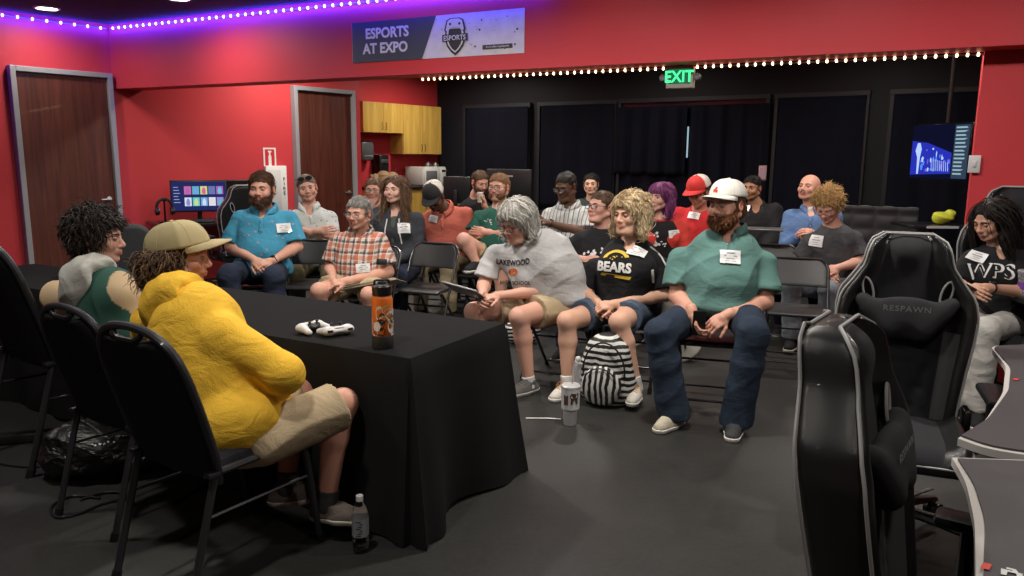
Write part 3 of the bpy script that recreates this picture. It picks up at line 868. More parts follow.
        P['pants'] = sdfobj(bottom.get('name', 'trousers' if cutt > 1 else 'shorts'), sd, h, bottom['m'], root, attrs=bottom.get('attrs'))
    if shoe and legs:
        for key, an, sg in (('R', anR, 1), ('L', anL, -1)):
            sh = shoe.get(key, shoe); fd = (feet or {}).get(key, V(sg * .2, 1, 0)); fd = unit(np.array([fd[0], fd[1], 0.])); fr = V(fd[1], -fd[0], 0)
            gz = max(0, an[2] - .085); A = V(an[0], an[1], 0); q = lambda x, y, z: A + fr * x + fd * y + V(0, 0, z + gz); z1 = sh.get('sole_h', .025)
            Rf = np.stack([fr, fd, V(0, 0, 1)], 1); k_ = S * sh.get('k', 1.0)
            for nm, gro, zlo, zhi, m in (('upper', 0, z1 * .8, 1, sh['m']), ('sole', .005, 0, z1, sh['sole'])):
                sd = SDF(); sd.cap(q(0, -.045 * k_, .03), q(.004 * -sg, .05 * k_, .03), .036 * k_ + gro, .043 * k_ + gro, k=.02)
                sd.cap(q(.004 * -sg, .05 * k_, .03), q(-.006 * sg, .135 * k_, .022), .043 * k_ + gro, .036 * k_ + gro, k=.02)
                if nm == 'upper':
                    sd.cap(q(0, -.02 * k_, .04), q(0, -.01, .085), .036 * k_, .040 * k_, k=.02); sd.cap(q(0, .0, .075), q(0, .10 * k_, .04), .036 * k_, .03 * k_, k=.02)
                    sd.cut(q(0, 0, .095 if not sh.get('low') else .08), (0, 0, 1))
                sd.cut(q(0, 0, zlo), (0, 0, -1)); sd.cut(q(0, 0, zhi), (0, 0, 1))
                if nm == 'upper': up_ = sdfobj('shoe', sd, max(.005, h * .6), m, root)
                else: sdfobj('sole', sd, max(.005, h * .6), m, up_)
            if sh.get('lace'):
                mb = MB()
                for t in range(4):
                    y = .035 + t * .018; zz = .103 - t * .0078
                    mb.tube([q(-.02, y, zz - .010), q(-.005, y + .008, zz), q(.02, y + .012, zz - .008)], .003, 5); mb.tube([q(.02, y, zz - .010), q(.005, y + .008, zz + .001), q(-.02, y + .012, zz - .008)], .003, 5)
                mb.tube([q(0, .03, .108), q(-.03, .045, .10), q(-.035, .07, .085)], .0028, 5); mb.tube([q(0, .03, .108), q(.03, .05, .10), q(.03, .075, .083)], .0028, 5)
                mb.build('laces', sh['lace'], up_)
            if socks:
                mb = MB(); kk = {'R': knR, 'L': knL}[key]; u = unit(kk - an)
                sd = SDF(); sd.cap(an - u * .02, an + u * (socks[1]), .040 * S, .043 * S, k=.01, cut=(an + u * socks[1], u)); sdfobj('sock', sd, .006, socks[0], root)
    return P

def hit_px(P, px, py):
    """where the sight line through a pixel meets the shirt, in the person's own axes"""
    o = P['B'].T @ (V(0, 0, CH) - P['o0']); d = P['B'].T @ unit(ray(px, py))
    h = P['bvh'].ray_cast(Vector(o), Vector(d), 30)
    if h[0] is None: return None, None
    n = np.zeros(3); c = np.array(h[0])
    for (a, b) in ((0, 0), (2.5, 0), (-2.5, 0), (0, 2.5), (0, -2.5)):
        k = P['bvh'].ray_cast(Vector(o), Vector(P['B'].T @ unit(ray(px + a, py + b))), 30)
        if k[0] is not None: n += np.array(k[1])
    return c, unit(n)

def name_tag(P, px, py, w=.085, hh=.055, rot=0.0, name='name_tag', loose=.012):
    c, n = hit_px(P, px, py)
    if c is None: return None
    up = P['sp'] + P['ax'] * rot
    wm = mat('badge_white', (.72, .73, .74), .35, coat=.3); tm = mat('badge_ink', (.30, .31, .34), .6)
    o = decal(name, gridplane(w, hh, 4, 3), P['bvh'], c, n, up, wm, P['root'], off=loose)
    vs, fs = [], []
    for k, (yy, ww, tt) in enumerate(((.28, .42, .035), (.06, .62, .05), (-.14, .40, .03), (-.32, .55, .02))):
        a = len(vs); y = yy * hh; t = tt * hh
        vs += [(-ww * w / 2, y - t), (ww * w / 2, y - t), (ww * w / 2, y + t), (-ww * w / 2, y + t)]; fs.append((a, a + 1, a + 2, a + 3))
    decal('print', (vs, fs), P['bvh'], c, n, up, tm, o, off=loose + .0025)
    return o

def print_on(P, px, py, planar, m, name='print', off=.004, rot=0.0, n=None):
    c, n0 = hit_px(P, px, py)
    if c is None: return None
    return decal(name, planar, P['bvh'], c, n0 if n is None else n, P['sp'] + P['ax'] * rot, m, P['root'], off=off)

def px_line(P, pts, m, r=.006, name='piping', off=.004, flat=1.0):
    """a trim line over the shirt, given by the pixels it passes"""
    out = []
    for a, b in zip(pts[:-1], pts[1:]):
        for t in np.linspace(0, 1, 5)[:-1]:
            c, n = hit_px(P, a[0] + (b[0] - a[0]) * t, a[1] + (b[1] - a[1]) * t)
            if c is not None: out.append(c + n * off)
    if len(out) > 2:
        mb = MB(); mb.tube(out, r, 6); return mb.build(name, m, P['root'])
# ------------------------------------------------------------------ the setting
K = 1.32
BA, BB = V(-3.43 * K, 6.76 * K, 0), V(2.38 * K, 3.73 * K, 0)          # line of the beam's front face
BD = unit(BB - BA); BN = V(BD[1], -BD[0], 0)                            # BN points to the players' side
if BN[1] > 0: BN = -BN
LW = V(.61, .79, 0); LW = unit(LW); LN = V(LW[1], -LW[0], 0)            # left wall direction, LN into the room
def struct(o): o['kind'] = 'structure'; return o
def Rz(d):      # rotation whose x axis is the direction d
    d = unit(d); return np.stack([d, V(-d[1], d[0], 0), V(0, 0, 1)], 1)
def wallseg(name, a, b, z0, z1, th, m, side=1):
    """slab from a to b; its visible face is the line a-b, thickness goes to the side"""
    d = unit(b - a); n = V(-d[1], d[0], 0) * side; L = np.linalg.norm(b - a)
    c = (a + b) / 2 + n * th / 2; c[2] = (z0 + z1) / 2
    return struct(MB().box(c, (L, th, z1 - z0), Rz(d)).build(name, m, smooth=False))
def paint(name, col, rough=.55):
    return mat(name, col, rough, bump=.25, bscale=90, var=.05, vscale=1.3, spec=.3)
RED = paint('red_paint', (.56, .046, .055)); BLK = paint('black_paint', (.013, .013, .018), .6); CEILM = paint('ceiling_paint', (.055, .045, .055), .9)
GREYMETAL = mat('door_frame_grey', (.30, .30, .32), .5, metal=.0)
# floor: dark sealed concrete with scuffs
fm = bpy.data.materials.new('dark_floor'); fm.use_nodes = True
_n = fm.node_tree; _b = _n.nodes['Principled BSDF']; _tc = _n.nodes.new('ShaderNodeTexCoord')
_n1 = _n.nodes.new('ShaderNodeTexNoise'); _n1.inputs['Scale'].default_value = .9; _n1.inputs['Detail'].default_value = 8; _n1.inputs['Roughness'].default_value = .65
_n2 = _n.nodes.new('ShaderNodeTexNoise'); _n2.inputs['Scale'].default_value = 45; _n2.inputs['Detail'].default_value = 4
_mx = _n.nodes.new('ShaderNodeMix'); _mx.data_type = 'FLOAT'; _mx.inputs[0].default_value = .3
_cr = _n.nodes.new('ShaderNodeValToRGB'); _cr.color_ramp.elements[0].position = .34; _cr.color_ramp.elements[0].color = (.014, .014, .0135, 1)
_cr.color_ramp.elements[1].position = .68; _cr.color_ramp.elements[1].color = (.036, .0358, .034, 1)
for a_ in (_n1, _n2): _n.links.new(_tc.outputs['Object'], a_.inputs['Vector'])
_n.links.new(_n1.outputs['Fac'], _mx.inputs[2]); _n.links.new(_n2.outputs['Fac'], _mx.inputs[3]); _n.links.new(_mx.outputs[0], _cr.inputs[0]); _n.links.new(_cr.outputs[0], _b.inputs['Base Color'])
_b.inputs['Roughness'].default_value = .50; _b.inputs['Specular IOR Level'].default_value = .35
_bp = _n.nodes.new('ShaderNodeBump'); _bp.inputs['Strength'].default_value = .15; _bp.inputs['Distance'].default_value = .003; _n.links.new(_n2.outputs['Fac'], _bp.inputs['Height']); _n.links.new(_bp.outputs[0], _b.inputs['Normal'])
struct(MB().box((0, 6, -.05), (18, 20, .1)).build('floor', fm, smooth=False))
struct(MB().box((0, 6, 3.0), (18, 20, .1)).build('ceiling', CEILM, smooth=False))
C0 = BA.copy()
wallseg('wall_left', C0 - LW * 9, C0 + LW * .02, 0, 2.95, .15, RED)
D2a, D2b = V(-2.88, 10.16, 0), V(-2.26, 10.97, 0)
E1 = V(-2.165, 11.09, 0)
wallseg('wall_left', C0, D2a - LW * .0, 0, 2.95, .15, RED)
wallseg('wall_left', D2a, E1, 0, 2.95, .15, RED)
CB0, CB1 = V(-2.23, 11.6, 0) - LN * .33, V(-1.19, 12.93, 0) - LN * .33
wallseg('wall_left', E1, E1 - LN * .62, 0, 2.95, .12, RED)
BWd = unit(V(5.2, 8.95, 0) - V(.26, 12.3, 0)); BWp = V(.26, 12.3, 0)
_k = np.linalg.solve(np.array([[LW[0], -BWd[0]], [LW[1], -BWd[1]]]), (BWp - CB0)[:2]); CBX = CB0 + LW * _k[0]
wallseg('wall_left', E1 - LN * .62, CBX, 0, 2.95, .15, RED)
wallseg('wall_back', CBX - BWd * .2, BWp + BWd * 9, 0, 2.95, .15, BLK)
BWn = V(BWd[1], -BWd[0], 0); BWn = -BWn if BWn[1] > 0 else BWn
# beam and red wall on the right
L_ = np.linalg.norm(BB - BA)
c = (BA + BB + BD * 3) / 2 - BN * .14; c[2] = (2.25 + 2.95) / 2
struct(MB().box(c, (L_ + 3.0, .28, .70), Rz(BD)).build('beam', RED, smooth=False))
we = atPlane(984.5, 53.5, BA - BN * .26, BN); we[2] = 0
wallseg('wall_right', we, we + BD * 4, 0, 2.25, .2, RED, side=1)
wallseg('wall_right', V(8.2, -3.5, 0), V(8.2, 12, 0), 0, 2.95, .15, BLK, side=-1)
wallseg('wall_front', V(-9, -3.6, 0), V(9, -3.6, 0), 0, 2.95, .15, RED, side=-1)
# light switch on the red wall's end
t = empty('light_switch', tuple(atPlane(969, 164, we + BN * .02, BN))); tag(t, 'small white light switch at the edge of the red wall', 'switch')
t.rotation_euler[2] = math.atan2(BD[1], BD[0])
MB().box((.03, -.006, 0), (.07, .012, .115), bev=.003).build('plate', mat('white_plastic', (.6, .6, .6), .4), t)
MB().box((.03, -.016, 0), (.02, .012, .04), bev=.003).build('rocker', mat('white_plastic'), t)

# ---------------------------------------------------------------- wood and doors
def wood(name, c1, c2, scale=(30, 30, 2.0), rough=.45, coat=.2):
    m = mat(name, c1, rough, coat=coat); nt = m.node_tree; b = nt.nodes['Principled BSDF']; N = nt.nodes.new
    tc = N('ShaderNodeTexCoord'); mp = N('ShaderNodeMapping'); mp.inputs['Scale'].default_value = scale
    nz = N('ShaderNodeTexNoise'); nz.inputs['Scale'].default_value = 1; nz.inputs['Detail'].default_value = 7; nz.inputs['Distortion'].default_value = .6
    cr = N('ShaderNodeValToRGB'); cr.color_ramp.elements[0].color = (*c1, 1); cr.color_ramp.elements[1].color = (*c2, 1); cr.color_ramp.elements[0].position = .35; cr.color_ramp.elements[1].position = .7
    nt.links.new(tc.outputs['Object'], mp.inputs[0]); nt.links.new(mp.outputs[0], nz.inputs['Vector']); nt.links.new(nz.outputs['Fac'], cr.inputs[0]); nt.links.new(cr.outputs[0], b.inputs['Base Color'])
    return m
DOORW = wood('mahogany_veneer', (.065, .014, .008), (.13, .032, .017), (26, 26, 1.2))
MAPLE = wood('maple_veneer', (.50, .29, .055), (.66, .42, .095), (14, 14, 1.5), .4)
def door(name, a, b, ztop, hinge_right=False):
    a, b = np.array(a, float), np.array(b, float); d = unit(b - a); n = V(d[1], -d[0], 0); L = np.linalg.norm(b - a)
    t = empty(name, tuple((a + b) / 2), math.atan2(d[1], d[0])); struct(t)
    fw_ = .055
    fr = MB()
    fr.box((-L / 2 + fw_ / 2, -.02, ztop / 2), (fw_, .09, ztop)); fr.box((L / 2 - fw_ / 2, -.02, ztop / 2), (fw_, .09, ztop)); fr.box((0, -.02, ztop - fw_ / 2), (L - 2 * fw_, .09, fw_))
    struct(fr.build('door_frame', GREYMETAL, t, smooth=False, bevel=.006))
    p = struct(MB().box((0, .0, (ztop - fw_) / 2), (L - 2 * fw_ - .008, .045, ztop - fw_ - .012)).build('door_panel', DOORW, t, smooth=False, bevel=.002))
    hx = (-1) * (L / 2 - fw_ - .0)
    for z in (.25, ztop / 2, ztop - .35):
        struct(MB().tube([(hx, -.03, z - .05), (hx, -.03, z + .05)], .009, 8).build('hinge', mat('steel', (.35, .35, .36), .35, metal=.9), t))
    h = MB(); hx = L / 2 - fw_ - .07
    h.tube([(hx, -.02, 1.02), (hx, -.07, 1.02), (hx - .11, -.075, 1.02)], .010, 8); h.lathe([(.028, 0), (.028, .008), (.02, .012)], (hx, -.023, 1.02), 16, R=np.array([[1, 0, 0], [0, 0, -1], [0, 1, 0]]))
    struct(h.build('door_handle', mat('steel'), t))
    return t
door('door_1', C0 - LW * 1.06 + LN * .03, C0 - LW * .035 + LN * .03, 2.41)
door('door_2', D2a + LN * .03, D2b + LN * .03, 2.41)
# ---------------------------------------------------------------- banner
ctr = [atPlane(x, y, BA + BN * .008, BN) for x, y in ((352.5, 62.5), (524, 53.5), (524, 8), (352.5, 23))]
b0 = (ctr[0] + ctr[1] + ctr[2] + ctr[3]) / 4; bw = np.linalg.norm((ctr[1] - ctr[0])[:2]); bh = ((ctr[3] - ctr[0])[2] + (ctr[2] - ctr[1])[2]) / 2
ban = empty('banner', tuple(b0), math.atan2(BD[1], BD[0])); tag(ban, 'long white and grey printed banner reading ESPORTS AT EXPO on the red beam', 'banner')
BW_, BG_, BDK = mat('banner_white', (.60, .58, .62), .5, var=.08, vscale=12), mat('banner_grey', (.06, .065, .075), .5), mat('banner_black', (.02, .02, .025), .5)
BLT = mat('banner_letters', (.62, .60, .64), .5)
MB().box((0, .002, 0), (bw, .004, bh)).build('sheet', BW_, ban, smooth=False)
X0 = -bw / 2; FL = lambda nm, pl, x, z, m, par=ban, y=-.003: flat_obj(nm, pl, (x, y, z), (0, -1, 0), (0, 0, 1), m, par)
FL('grey_panel', ([(X0 + .004, -bh / 2), (X0 + bw * .435, -bh / 2), (X0 + bw * .52, bh / 2), (X0 + .004, bh / 2)], [(0, 1, 2, 3)]), 0, 0, BG_)
FL('lettering', textmesh('ESPORTS', bh * .27, .035, 1.0, sx=.98), X0 + bw * .225, bh * .20, BLT, y=-.006)
FL('lettering', textmesh('AT EXPO', bh * .27, .035, 1.0, sx=.98), X0 + bw * .21, -bh * .17, BLT, y=-.006)
# crest: shield with a game pad above the word
def ngon(pts): return (pts, [tuple(range(len(pts)))])
cx, cz = X0 + bw * .628, -.01
sh = [(-.11, .13), (.11, .13), (.125, -.02), (.10, -.09), (.05, -.15), (0, -.185), (-.05, -.15), (-.10, -.09), (-.125, -.02)]
kk = bh / .42
FL('crest', ngon([(x * kk, y * kk) for x, y in sh]), cx, cz, BDK, y=-.005)
FL('crest_field', ngon([(x * kk * .84, y * kk * .84) for x, y in sh]), cx, cz, BLT, y=-.0065)
FL('crest_inner', ngon([(x * kk * .66, y * kk * .7 - .01) for x, y in sh]), cx, cz, BDK, y=-.008)
pad = [(-.09, .155), (-.05, .175), (.05, .175), (.09, .155), (.115, .06), (.09, .045), (.05, .085), (-.05, .085), (-.09, .045), (-.115, .06)]
FL('game_pad_emblem', ngon([(x * kk * 1.12, y * kk * 1.05) for x, y in pad]), cx, cz, BDK, y=-.009)
FL('game_pad_emblem', ngon([(x * kk * .95, y * kk * .95 + .008) for x, y in pad]), cx, cz, BLT, y=-.0105)
for ex, ez in ((-.055, .125), (.055, .125)): FL('emblem_button', ngon([((ex + .014 * math.cos(a)) * kk, (ez + .014 * math.sin(a)) * kk) for a in np.linspace(0, 2 * PI, 9)[:-1]]), cx, cz, BDK, y=-.012)
FL('crest_band', ngon([(x * kk, y * kk) for x, y in [(-.15, -.045), (.15, -.045), (.15, .025), (-.15, .025)]]), cx, cz, BDK, y=-.0122)
FL('lettering', textmesh('ESPORTS', .05 * kk, .02), cx, cz - .01 * kk, BLT, y=-.014)
FL('address_bar', ngon([(x * kk, y * kk) for x, y in [(-.17, -.022), (.17, -.022), (.17, .022), (-.17, .022)]]), X0 + bw * .86, -bh * .32, BDK, y=-.005)
FL('lettering', textmesh('AuroraSee.org/eSports', .026 * kk, .0), X0 + bw * .86, -bh * .32, BLT, y=-.0065)
rs = np.random.RandomState(4); vs, fs = [], []
for k in range(26):
    x, z, r = X0 + bw * (.50 + .48 * rs.rand()), bh * (rs.rand() - .5) * .9, .003 + .006 * rs.rand() ** 2; a = len(vs)
    vs += [(x + r * math.cos(t) * (1 + .4 * rs.rand()), z + r * math.sin(t)) for t in np.linspace(0, 2 * PI, 7)[:-1]]; fs.append(tuple(range(a, a + 6)))
FL('ink_flecks', (vs, fs), 0, 0, BDK, y=-.0045)['kind'] = 'stuff'
# ---------------------------------------------------------------- LED strings
def led_string(name, label, pts, step, r, emat, power, lightcol, group, glow=True, most=100, off=V(0, 0, 0)):
    t = empty(name, tuple(pts[0])); tag(t, label, 'led strip', group)
    pts = [np.array(p, float) for p in pts]; o = pts[0]
    MB().tube([p - o for p in pts], .006, 6).build('tape', mat('led_tape', (.25, .25, .27), .5), t)
    bulbs = []
    for a, b in zip(pts[:-1], pts[1:]):
        L = np.linalg.norm(b - a); n = int(L / step)
        bulbs += [a + (b - a) * (i + .5) / n for i in range(n)]
    bulbs.sort(key=lambda p: np.linalg.norm(p))
    m0 = MB().ball((0, 0, 0), (r, r, r * 1.25), 8); bo = m0.build('bulb', emat, t); bo.location = tuple(bulbs[0] - o + off)
    for p in bulbs[1:most]:
        c_ = bo.copy(); COL.objects.link(c_); c_.location = tuple(p - o + off)
    rest = bulbs[most:]
    if rest:
        m1 = MB()
        for p in rest: m1.ball(p - o + off, (r, r, r * 1.25), 6)
        m1.build('bulb', emat, t)['kind'] = 'stuff'
    return t
def strip_light(name, a, b, n, power, col, width=.02):
    """line of light along an LED tape, shining along n"""
    a, b = np.array(a), np.array(b); d = unit(b - a); n = unit(n)
    l = bpy.data.lights.new(name, 'AREA'); l.shape = 'RECTANGLE'; l.size = float(np.linalg.norm(b - a)); l.size_y = width; l.energy = power; l.color = col
    z = -n; y = unit(np.cross(z, d)); M = Matrix(((d[0], y[0], z[0], (a[0] + b[0]) / 2), (d[1], y[1], z[1], (a[1] + b[1]) / 2), (d[2], y[2], z[2], (a[2] + b[2]) / 2), (0, 0, 0, 1)))
    o = bpy.data.objects.new(name, l); link(o); o.matrix_world = M; o['kind'] = 'structure'; return o
ZL = 2.895
e0, e1, e2 = C0 - LW * 4 + LN * .03, C0 + LN * .03 + BN * .03, BA + BD * 5.4 + BN * .03
for q in (e0, e1, e2): q[2] = ZL
BLUE = lum('blue_led', (.50, .52, 1.0), 7)
led_string('led_strip', 'string of blue LED lights along the top of the red left wall', [e0, e1], .135, .013, BLUE, 0, None, 'blue ceiling lights', most=60)
led_string('led_strip', 'string of blue LED lights along the top of the red beam', [e1 + BD * .05, e2], .10, .0125, BLUE, 0, None, 'blue ceiling lights', most=100)
strip_light('blue_glow', e0 + LN * .05 - V(0, 0, .01), e1 + LN * .05 - V(0, 0, .01), V(0, 0, -.22) - LN, 30, (.03, .02, 1.0)); strip_light('blue_glow', e1 + BN * .05, e2 + BN * .05, V(0, 0, -.22) - BN, 52, (.03, .02, 1.0))
strip_light('blue_glow', e0 + LN * .03 + V(0, 0, .01), e1 + LN * .03 + V(0, 0, .01), V(0, 0, 1), 5, (.03, .02, 1.0)); strip_light('blue_glow', e1 + BN * .03 + V(0, 0, .01), e2 + BN * .03 + V(0, 0, .01), V(0, 0, 1), 5, (.03, .02, 1.0))
w0 = atPlane(420, 80, BA - BN * .29, BN); w1 = atPlane(984, 53.5, BA - BN * .29, BN); w0[2] = w1[2] = 2.235
g0 = atPlane(667, 75, BA - BN * .29, BN); g1 = atPlane(693, 73.5, BA - BN * .29, BN); g0[2] = g1[2] = 2.235
WARM = lum('warm_led', (1.0, .66, .36), 9)
led_string('led_strip', 'string of warm white LED lights under the beam left of the exit sign', [w0, g0], .062, .010, WARM, 0, None, 'warm under-beam lights', most=60)
led_string('led_strip', 'string of warm white LED lights under the beam right of the exit sign', [g1, w1], .062, .010, WARM, 0, None, 'warm under-beam lights', most=60)
strip_light('warm_glow', w0 - BN * .02 - V(0, 0, .012), w1 - BN * .02 - V(0, 0, .012), V(0, 0, -1) - BN * .6, 7, (1, .70, .42))
# ---------------------------------------------------------------- exit sign
ep = atPlane(680.5, 77.5, BA - BN * .25, BN)
ex = empty('exit_sign', tuple(ep), math.atan2(BD[1], BD[0])); tag(ex, 'green lit EXIT sign with two small lamp heads hanging under the beam', 'exit sign')
MB().box((0, 0, 0), (.215, .06, .165), bev=.008).build('housing', mat('beige_plastic', (.36, .33, .29), .5), ex)
FL2 = flat_obj('face', ([(-.085, -.05), (.085, -.05), (.085, .062), (-.085, .062)], [(0, 1, 2, 3)]), (0, -.0315, 0), (0, -1, 0), (0, 0, 1), lum('exit_face', (.02, .13, .06), 1.0), ex)
flat_obj('lettering', textmesh('EXIT', .088, .02, sx=.92), (0, -.034, .006), (0, -1, 0), (0, 0, 1), lum('exit_letters', (.06, 1.0, .30), 1.6), ex)
for sx in (-1, 1):
    MB().lathe([(.012, -.03), (.026, -.015), (.028, .012), (.022, .022)], (sx * .135, -.01, 0), 16, R=np.array([[1, 0, 0], [0, 0, -1], [0, 1, 0]])).box((sx * .115, 0, 0), (.03, .02, .02)).build('lamp_head', mat('grey_plastic', (.12, .12, .13), .4), ex)
MB().box((0, 0, .11), (.05, .04, .06)).build('bracket', mat('grey_plastic'), ex)
# ---------------------------------------------------------------- windows behind curtains on the back wall
def onback(px, z=0, off=0.0):
    p = atPlane(px, 150, BWp + BWn * off, BWn); p[2] = z; return p
CURT = mat('navy_curtain', (.0065, .0072, .014), .85, bump=.4, bscale=300, spec=.15, var=.1, vscale=5)
TRIMB = mat('dark_trim', (.016, .016, .020), .5)
GLASSD = mat('night_glass', (.01, .012, .02), .1)
names_c = ['flat dark curtain over the back window nearest the yellow cabinets', 'flat dark curtain behind the man in the striped shirt', 'gathered dark curtain left of the thin gap of daylight', 'gathered dark curtain right of the thin gap of daylight', 'dark curtain on the back wall above the bald man', 'dark curtain on the back wall behind the hanging screen']
for i, (x0, x1, dep, zb, lab) in enumerate([(467, 528, .012, .75, 0), (541, 613, .012, .75, 1), (616, 686, .045, 1.30, 2), (688.5, 768, .045, .75, 3), (776, 862, .02, .3, 4), (890, 974, .02, .3, 5)]):
    a, b = onback(x0, 0, .09), onback(x1, 0, .09); L = np.linalg.norm(b - a); n = int(L / .012); zt = 2.30 - (.06 if i in (2, 3) else 0); nz_ = 16
    rs = np.random.RandomState(i + 10); ph = rs.rand(4) * 6.28; fr = 11 if i in (2, 3) else 7
    vs = []
    for j in range(nz_ + 1):
        z = zt + (zb - zt) * j / nz_
        for k in range(n + 1):
            s_ = k / n * L; o_ = dep * (math.sin(fr * s_ * 2 + ph[0] + .6 * math.sin(3 * s_ + ph[1]) + .25 * j / nz_) + .4 * math.sin(fr * 4.3 * s_ + ph[2])) * (.5 + .5 * j / nz_)
            p = a + (b - a) * k / n + BWn * (o_ + .0); vs.append((p[0], p[1], z))
    fs = [(j * (n + 1) + k, j * (n + 1) + k + 1, (j + 1) * (n + 1) + k + 1, (j + 1) * (n + 1) + k) for j in range(nz_) for k in range(n)]
    co = bpy.data.objects.new('curtain', npmesh('curtain', vs, fs, mats=[CURT])); link(co); tag(co, names_c[lab], 'curtain', 'dark curtains over the back windows')
    md = co.modifiers.new('t', 'SOLIDIFY'); md.thickness = .006
for i, (x0, x1) in enumerate([(466, 529), (540, 614), (620, 765), (775, 863), (889, 975)]):
    a, b = onback(x0, 0, .02), onback(x1, 0, .02); L = np.linalg.norm(b - a); mc = (a + b) / 2
    w = empty('window_%d' % (i + 1), (mc[0], mc[1], 1.5), math.atan2(BWd[1], BWd[0])); struct(w)
    m = MB(); m.box((0, 0, .83), (L + .08, .09, .06)); m.box((0, 0, -.83), (L + .08, .09, .06)); m.box((-L / 2 - .01, 0, 0), (.05, .09, 1.6)); m.box((L / 2 + .01, 0, 0), (.05, .09, 1.6))
    struct(m.build('window_frame', TRIMB, w, smooth=False, bevel=.004)); struct(MB().box((0, .01, 0), (L, .01, 1.6)).build('window_pane', GLASSD, w, smooth=False))
g = onback(687.2, 1.75, .06); struct(MB().box(g, (.018, .01, .42), Rz(BWd)).build('window_6', lum('daylight_slit', (.6, .85, 1.0), .55), smooth=False))
# ---------------------------------------------------------------- kitchenette
def local_empty(name, p, d, label=None, cat=None, group=None):
    t = empty(name, tuple(p), math.atan2(d[1], d[0])); tag(t, label, cat, group); return t
CABH = mat('cabinet_handle', (.12, .11, .10), .3, metal=.8)
P0_ = V(-2.23, 11.6, 0); Lc = np.linalg.norm(V(-1.19, 12.93, 0) - P0_)
cabs = [(0.0, .51, 1.87, 'short yellow maple wall cabinet beside the doorway column'), (.51, Lc - .51, 1.555, 'tall yellow maple wall cabinet above the microwave')]
for (s0, wd, zb, lab) in cabs:
    p = P0_ + LW * (Lc * 0 + (s0 if s0 == 0 else Lc * .485)); wd_ = Lc * .485 if s0 == 0 else Lc * .515
    t = local_empty('wall_cabinet', (p[0], p[1], zb), LW, lab, 'cabinet', None); H_ = 2.32 - zb
    MB().box((wd_ / 2, .175, H_ / 2), (wd_, .33, H_)).build('carcass', MAPLE, t, smooth=False, bevel=.002)
    for k in range(2):
        dx = wd_ * (k + .5) / 2
        dr = MB().box((dx, -.002, H_ / 2), (wd_ / 2 - .006, .02, H_ - .006)).build('cabinet_door', MAPLE, t, smooth=False, bevel=.002)
        hx = wd_ / 2 + (-.04 if k == 0 else .04)
        MB().tube(fillet([(hx, -.01, .05), (hx, -.035, .05), (hx, -.035, .15), (hx, -.01, .15)], .008, 3), .004, 6).build('handle', CABH, dr)
WT = .27
base_p = P0_ + LN * WT
bc = local_empty('base_cabinet', base_p, LW, 'maple base cabinet under the black counter by the microwave', 'cabinet')
MB().box((Lc / 2 + .1, .30, .51), (Lc + .2, .58, 1.02)).build('carcass', MAPLE, bc, smooth=False)
for k in range(4):
    dr = MB().box(((k + .5) * (Lc + .2) / 4, -.002, .56), ((Lc + .2) / 4 - .008, .02, .86)).build('cabinet_door', MAPLE, bc, smooth=False, bevel=.002)
    MB().tube(fillet([(k * (Lc + .2) / 4 + .08, -.01, .7), (k * (Lc + .2) / 4 + .08, -.035, .7), (k * (Lc + .2) / 4 + .08, -.035, .8), (k * (Lc + .2) / 4 + .08, -.01, .8)], .008, 3), .004, 6).build('handle', CABH, dr)
ct = local_empty('worktop', (base_p[0], base_p[1], 1.02), LW, 'black speckled worktop under the white microwave', 'worktop')
MB().box((Lc / 2 + .1, .28, .02), (Lc + .24, .63, .04), bev=.006).build('slab', mat('black_laminate', (.018, .018, .018), .3), ct)
WHITEP = mat('appliance_white', (.62, .60, .55), .35); BLKP = mat('black_plastic', (.012, .012, .013), .35); BLKG = mat('black_gloss', (.008, .008, .009), .12)
mwp = base_p + LW * (Lc - .34); mw = local_empty('microwave_oven', (mwp[0], mwp[1], 1.062), LW, 'white microwave oven standing on the black worktop', 'microwave')
MB().box((.0, .30, .15), (.54, .40, .29), bev=.012).build('housing', WHITEP, mw)
MB().box((-.06, .095, .15), (.36, .02, .25), bev=.006).build('oven_door', mat('appliance_door', (.68, .67, .63), .3), mw)
MB().box((-.08, .083, .15), (.25, .008, .16), bev=.003).build('door_glass', mat('smoked_glass', (.16, .16, .17), .15), mw)
MB().box((.20, .095, .15), (.12, .02, .25), bev=.006).build('control_panel', mat('appliance_door'), mw)
MB().box((.20, .083, .23), (.09, .006, .03)).build('display', BLKG, mw)
for k in range(2):
    q = mwp + LW * (-.02 + .17 * k) + V(0, 0, 0) - LN * .22
    MB().lathe([(.0, 0), (.05, 0), (.055, .035), (.045, .055), (.02, .062), (.018, .075), (.0, .078)], (q[0], q[1], 1.354), 18).build('bowl', mat('steel'))
    tag(bpy.context.scene.objects[-1] if False else [o for o in COL.objects if o.name.startswith('bowl')][-1], ['small steel lidded bowl on the left of the microwave top', 'small steel lidded bowl on the right of the microwave top'][k], 'bowl', 'bowls on the microwave')
for k, (s_, sc) in enumerate(((.30, 1.0), (.50, .9), (.14, .75))):
    q = base_p + LW * s_ - LN * .22; sd = SDF()
    sd.ell((0, 0, .10 * sc), (.13 * sc, .09, .11 * sc), k=.05); sd.ell((.03, 0, .20 * sc), (.08 * sc, .05, .05), k=.05); sd.noise = folds(.02, k + 2, (30, 30, 30)); sd.cut((0, 0, 0), (0, 0, -1))
    o = sdfobj('paper_bag', sd, .012, mat('brown_paper', (.36, .24, .13), .8), None); o.location = (q[0], q[1], 1.061); tag(o, ['crumpled brown paper bag on the worktop left of the microwave', 'crumpled brown paper bag right against the microwave', 'small crumpled brown paper bag nearest the doorway column'][k], 'bag', 'paper bags on the worktop')
wp = CB0
q = CB0 + LW * .20 + LN * .02; pt = local_empty('paper_towel_dispenser', (q[0], q[1], 1.60), LW, 'grey rounded paper towel dispenser on the red wall under the short cabinet', 'dispenser')
